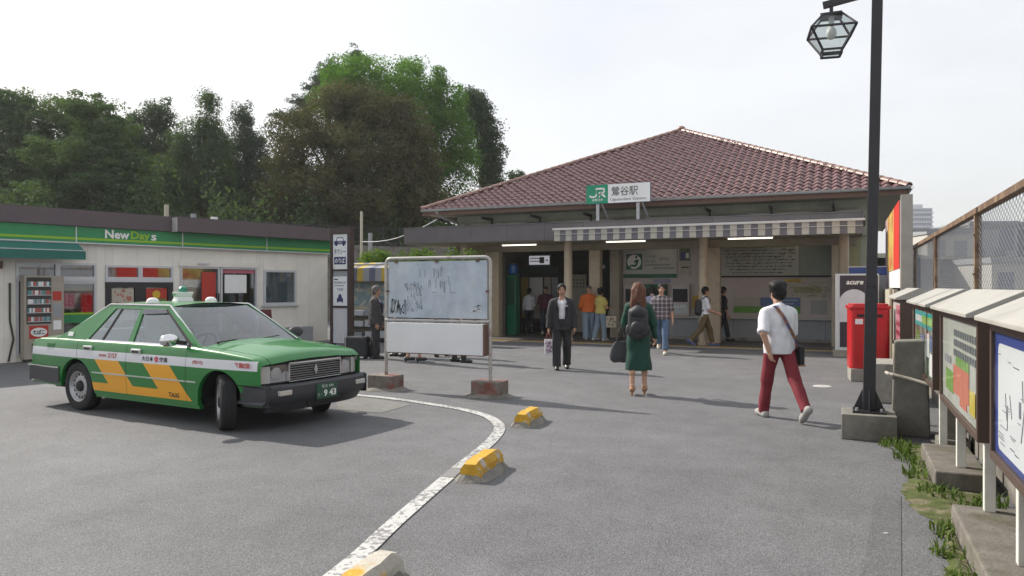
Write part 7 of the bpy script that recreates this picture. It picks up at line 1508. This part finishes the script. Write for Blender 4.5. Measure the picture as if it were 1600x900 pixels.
# 3 the man in crimson trousers
p3 = person((-.73, 9.67, 0), 212, 'man in a white shirt and crimson trousers walking away', C_WHT, C_CRIM, S_GREY, M_HBLK, H=1.73, legs=((-27, 12, -42), (16, 3, 4)), arms=((14, 10, 25, 0), (-26, 18, 26, .45)), sleeve=.49, hem=-.07, baggy=.014, hairstyle='tousled', h=.011, lean=3, head_turn=8, top_off=.022, mats2=dict(collar=cloth('chambray', (0.30, 0.42, 0.58))), bottom_hem=.0)
sb = thing('shoulder_bag', 'small black shoulder bag on a striped strap across the white shirt', 'shoulder bag', (-.73, 9.67, 0), R(212)); s3 = p3['sc']; z3 = p3['zh']*s3
M_STRAP = mat('strap_stripe', (0.22, 0.10, 0.06), .7, var=.5, vs=30, col2=(0.06, 0.06, 0.16), c2s=14, c2t=(.48, .56))
lead = [(.10, -.05, .50), (.08, .06, .51), (.02, .125, .40), (-.06, .145, .24), (-.14, .135, .10), (-.19, .07, .0)]
mb = MB()
for a_, b__ in zip(lead[:-1], lead[1:]):
    pa = Vector((a_[0]*s3, a_[1]*s3+.02, z3+a_[2]*s3)); pb_ = Vector((b__[0]*s3, b__[1]*s3+.02, z3+b__[2]*s3)); mb.bar(pa, pb_, .038, .010, up=(0, 1, 0))
part('strap', mb, M_STRAP, sb)
front = [(.10, -.05, .50), (.08, -.15, .42), (-.04, -.165, .25), (-.15, -.12, .08), (-.20, .0, .0)]
mb = MB(); 
for a_, b__ in zip(front[:-1], front[1:]): mb.bar((a_[0]*s3, a_[1]*s3, z3+a_[2]*s3), (b__[0]*s3, b__[1]*s3, z3+b__[2]*s3), .038, .010, up=(0, 1, 0))
part('strap', mb, M_STRAP, sb)
mb = MB(); mb.box(-.255, -.195, -.11, .15, z3-.20, z3+.03); part('bag_body', mb, M_PACK, sb, bevel=.02, seg=3); mb = MB(); mb.box(-.262, -.19, -.115, .155, z3-.215, z3-.195); part('bag_base', mb, S_TAN, sb, bevel=.006)
# 4-5 plaid shirt and the person behind him
person((-4.02, 17.87, 0), 8, 'man in a dark plaid shirt and jeans walking from the station', C_PLD, C_JEAN, S_WHT, M_HBLK, H=1.74, legs=((-20, 30, -25), (14, 4, 0)), arms=((10, 8, 40, .1), (-14, 14, 25, 0)), sleeve=.5, hem=-.05, baggy=.018, face=True, top_off=.022)
person((-4.75, 20.0, 0), 205, 'person in a lavender shirt buying a ticket behind the plaid shirt', C_LAV, C_CHAR, S_BLK, M_HBLK, H=1.68, arms=((35, 8, 50, .1), (30, 8, 50, .1)), sleeve=.5)
# 6-7 couple
p6 = person((-7.04, 21.5, .012), 204, 'person in an orange hooded top and baggy jeans, back turned', C_ORG, C_PALEJ, S_GREY, M_HGR, H=1.68, arms=((10, 12, 50, .3), (10, 12, 50, .3)), style='hoodie', hem=-.02, baggy=.034, hairstyle='cap', build=1.08, top_off=.032, bottom_hem=-.01)
p = p6['rl'](vec(0, .15, .40)); put('hood', np_mesh('hood', [field([cap(p6['rl'](vec(-.07, .09, .45)), p6['rl'](vec(.07, .09, .45)), .06), cap(p6['rl'](vec(-.04, .11, .38)), p6['rl'](vec(.04, .11, .38)), .055)], .02, .013)], C_ORG), p6['obj'])
p7 = person((-6.64, 21.4, .012), 150, 'person in a pale yellow top and pale jeans beside the orange hooded top', C_YEL, C_PALEJ, S_WHT, M_HBLK, H=1.60, arms=((20, 10, 70, .3), (8, 12, 20, 0)), sleeve=.3, baggy=.028, hairstyle='tousled', bottom_hem=-.01, hem=-.02, top_off=.028)
hb_ = p7['world'](p7['arm'][1][2]+p7['arm'][1][4]*.08); bag('canvas_tote', 'cream canvas tote with a dark motif beside the yellow top', 'tote bag', Vector((-6.33, 21.45, .95)), .32, .08, .34, mat('canvas_cream', (0.50, 0.45, 0.36), .9), 20, .2, mat('canvas_cream', (0.50, 0.45, 0.36)), mat('motif_brown', (0.12, 0.06, 0.04), .8))
# 8-9 in the concourse
person((-9.85, 23.55, .012), 200, 'woman in a white blouse and black trousers inside the concourse', C_WHT, C_BLK, S_BLK, M_HBLK, H=1.60, legs=((4, 4, 0), (-10, 16, -10)), arms=((10, 10, 45, .2), (5, 10, 15, 0)), sleeve=.9, hairstyle='bun', build=.9, hem=-.02)
person((-9.22, 23.5, .012), 200, 'person in a maroon top and dark jeans inside the concourse', C_MAR, cloth('dark_denim', (0.04, 0.05, 0.075)), S_WHT, M_HGR, H=1.66, arms=((5, 12, 30, .1), (5, 12, 30, .1)), sleeve=.5, build=1.12, hairstyle='cap', hem=-.04, top_off=.026)
person((-8.1, 25.2, .012), 190, 'dark-clothed person deep inside the concourse', C_BLK, C_BLK, S_BLK, M_HBLK, H=1.68)
# 10-11
p10 = person((-3.44, 20.55, .003), 112, 'young man in a white shirt and khaki trousers with a dark backpack', C_WHT, C_OLV, S_BLUE, M_HBLK, H=1.68, legs=((-22, 20, -32), (20, 8, 0)), arms=((14, 6, 55, 0), (14, 6, 55, 0)), sleeve=.45, hem=-.04, baggy=.02)
b10 = thing('backpack', 'dark backpack on the young man in khaki trousers', 'backpack', (-3.44, 20.55, .003), R(112)); z10 = p10['zh']*p10['sc']
put('pack_body', np_mesh('pack_body', [field([cap((-.06, .19, z10+.08), (-.06, .18, z10+.36), .085, .075), cap((.06, .19, z10+.08), (.06, .18, z10+.36), .085, .075)], .03, .013)], M_PACK), b10)
for sx in (-1, 1): mb = MB(); mb.path([(sx*.10, .11, z10+.44), (sx*.11, 0, z10+.525), (sx*.11, -.11, z10+.42), (sx*.14, -.08, z10+.25), (sx*.13, .12, z10+.12)], .016, 6); part('strap', mb, M_PACK, b10, smooth=True)
person((-3.28, 22.7, .012), 112, 'person in black walking behind the square pier', C_BLK, C_BLK, S_BLK, M_HBLK, H=1.66, legs=((-16, 16, -20), (16, 4, 0)), h=.016)
# 12 old man with a travel bag
p12 = person((-9.68, 14.17, 0), 112, 'grey-haired man in a dark suit holding a large black bag', C_CHAR, C_BLK, S_BLK, M_HGR, H=1.68, legs=((4, 4, 0), (-5, 6, 0)), arms=((2, 10, 12, 0), (4, 10, 14, 0)), style='jacket', hem=-.12, top_off=.030, baggy=.026, build=1.12, face=True, skin=M_SKINT, bottom_hem=.0, h=.013, mats2=dict(shirt=C_WHT, tie=mat('tie_blue', (0.03, 0.04, 0.25), .5)))
t = thing('travel_bag', 'large black wheeled travel bag behind the grey-haired man', 'luggage', (-10.02, 14.0, 0), R(18)); mb = MB(); mb.box(-.30, .22, -.14, .14, .05, .50); part('bag_body', mb, M_PACK, t, bevel=.05, seg=3); mb = MB(); mb.path([(-.2, -.1, .5), (-.2, -.1, .62), (.12, -.1, .62), (.12, -.1, .5)], .014, 6); part('handle', mb, M_PACK, t)
mb = MB(); mb.path([(-.26, -.15, .02), (-.26, -.15, .58)], .011, 6); part('pull_rod', mb, M_STEEL, t)
for x in (-.24, .16): mb = MB(); mb.tube((x, -.1, .03), (x, .1, .03), .03, n=10); part('wheel', mb, M_RUB, t)
# 13-16 people waiting behind the bulletin board
G_W = 'people waiting behind the bulletin board'
person((-8.36, 13.67, 0), 150, 'woman in dark stockings and black heels behind the bulletin board', C_BLK, C_BLK, S_BLK, M_HBLK, H=1.60, legs=((8, 4, 0), (-6, 6, 0)), style='dress', hem=.48, heel=.05, hairstyle='long', build=.92, skin=M_SKIN, h=.015, group=G_W)
person((-7.54, 14.18, 0), 110, 'man in black trousers standing right behind the bulletin board panel', C_BLK, C_BLK, S_BLK, M_HBLK, legs=((8, 2, 0), (-8, 4, 0)), style='shirt', h=.016, group=G_W, bottom_hem=.0)
person((-8.55, 15.18, 0), 200, 'man in charcoal trousers standing further behind the bulletin board', C_CHAR, C_CHAR, S_BLK, M_HBLK, legs=((8, 2, 0), (-8, 4, 0)), h=.016, group=G_W, bottom_hem=.0)
person((-9.42, 14.75, 0), 290, 'person in dark trousers facing the grey-haired man', C_CHAR, C_BLK, S_BLK, M_HBLK, h=.016, group=G_W, bottom_hem=.0)
person((-16.01, 14.68, .02), 120, 'dark-haired customer standing inside the shop doorway', C_BLK, C_CHAR, S_BLK, M_HBLK, H=1.66, arms=((40, 10, 50, .1), (20, 10, 30, .1)), h=.016)
# ================================================================== AIR
mb = MB(); mb.box(-150, 150, -40, 620, -1.0, 60)
mh = bpy.data.materials.new('haze_air'); mh.use_nodes = True; th_ = mh.node_tree; th_.nodes.clear()
vo = th_.nodes.new('ShaderNodeVolumePrincipled'); vo.inputs['Color'].default_value = (0.92, 0.95, 1.0, 1); vo.inputs['Density'].default_value = 0.0005; vo.inputs['Anisotropy'].default_value = 0.3
oo = th_.nodes.new('ShaderNodeOutputMaterial'); th_.links.new(vo.outputs['Volume'], oo.inputs['Volume'])
tag(part('haze', mb, mh), 'thin pale summer haze in the air over the forecourt', 'haze', kind='stuff')
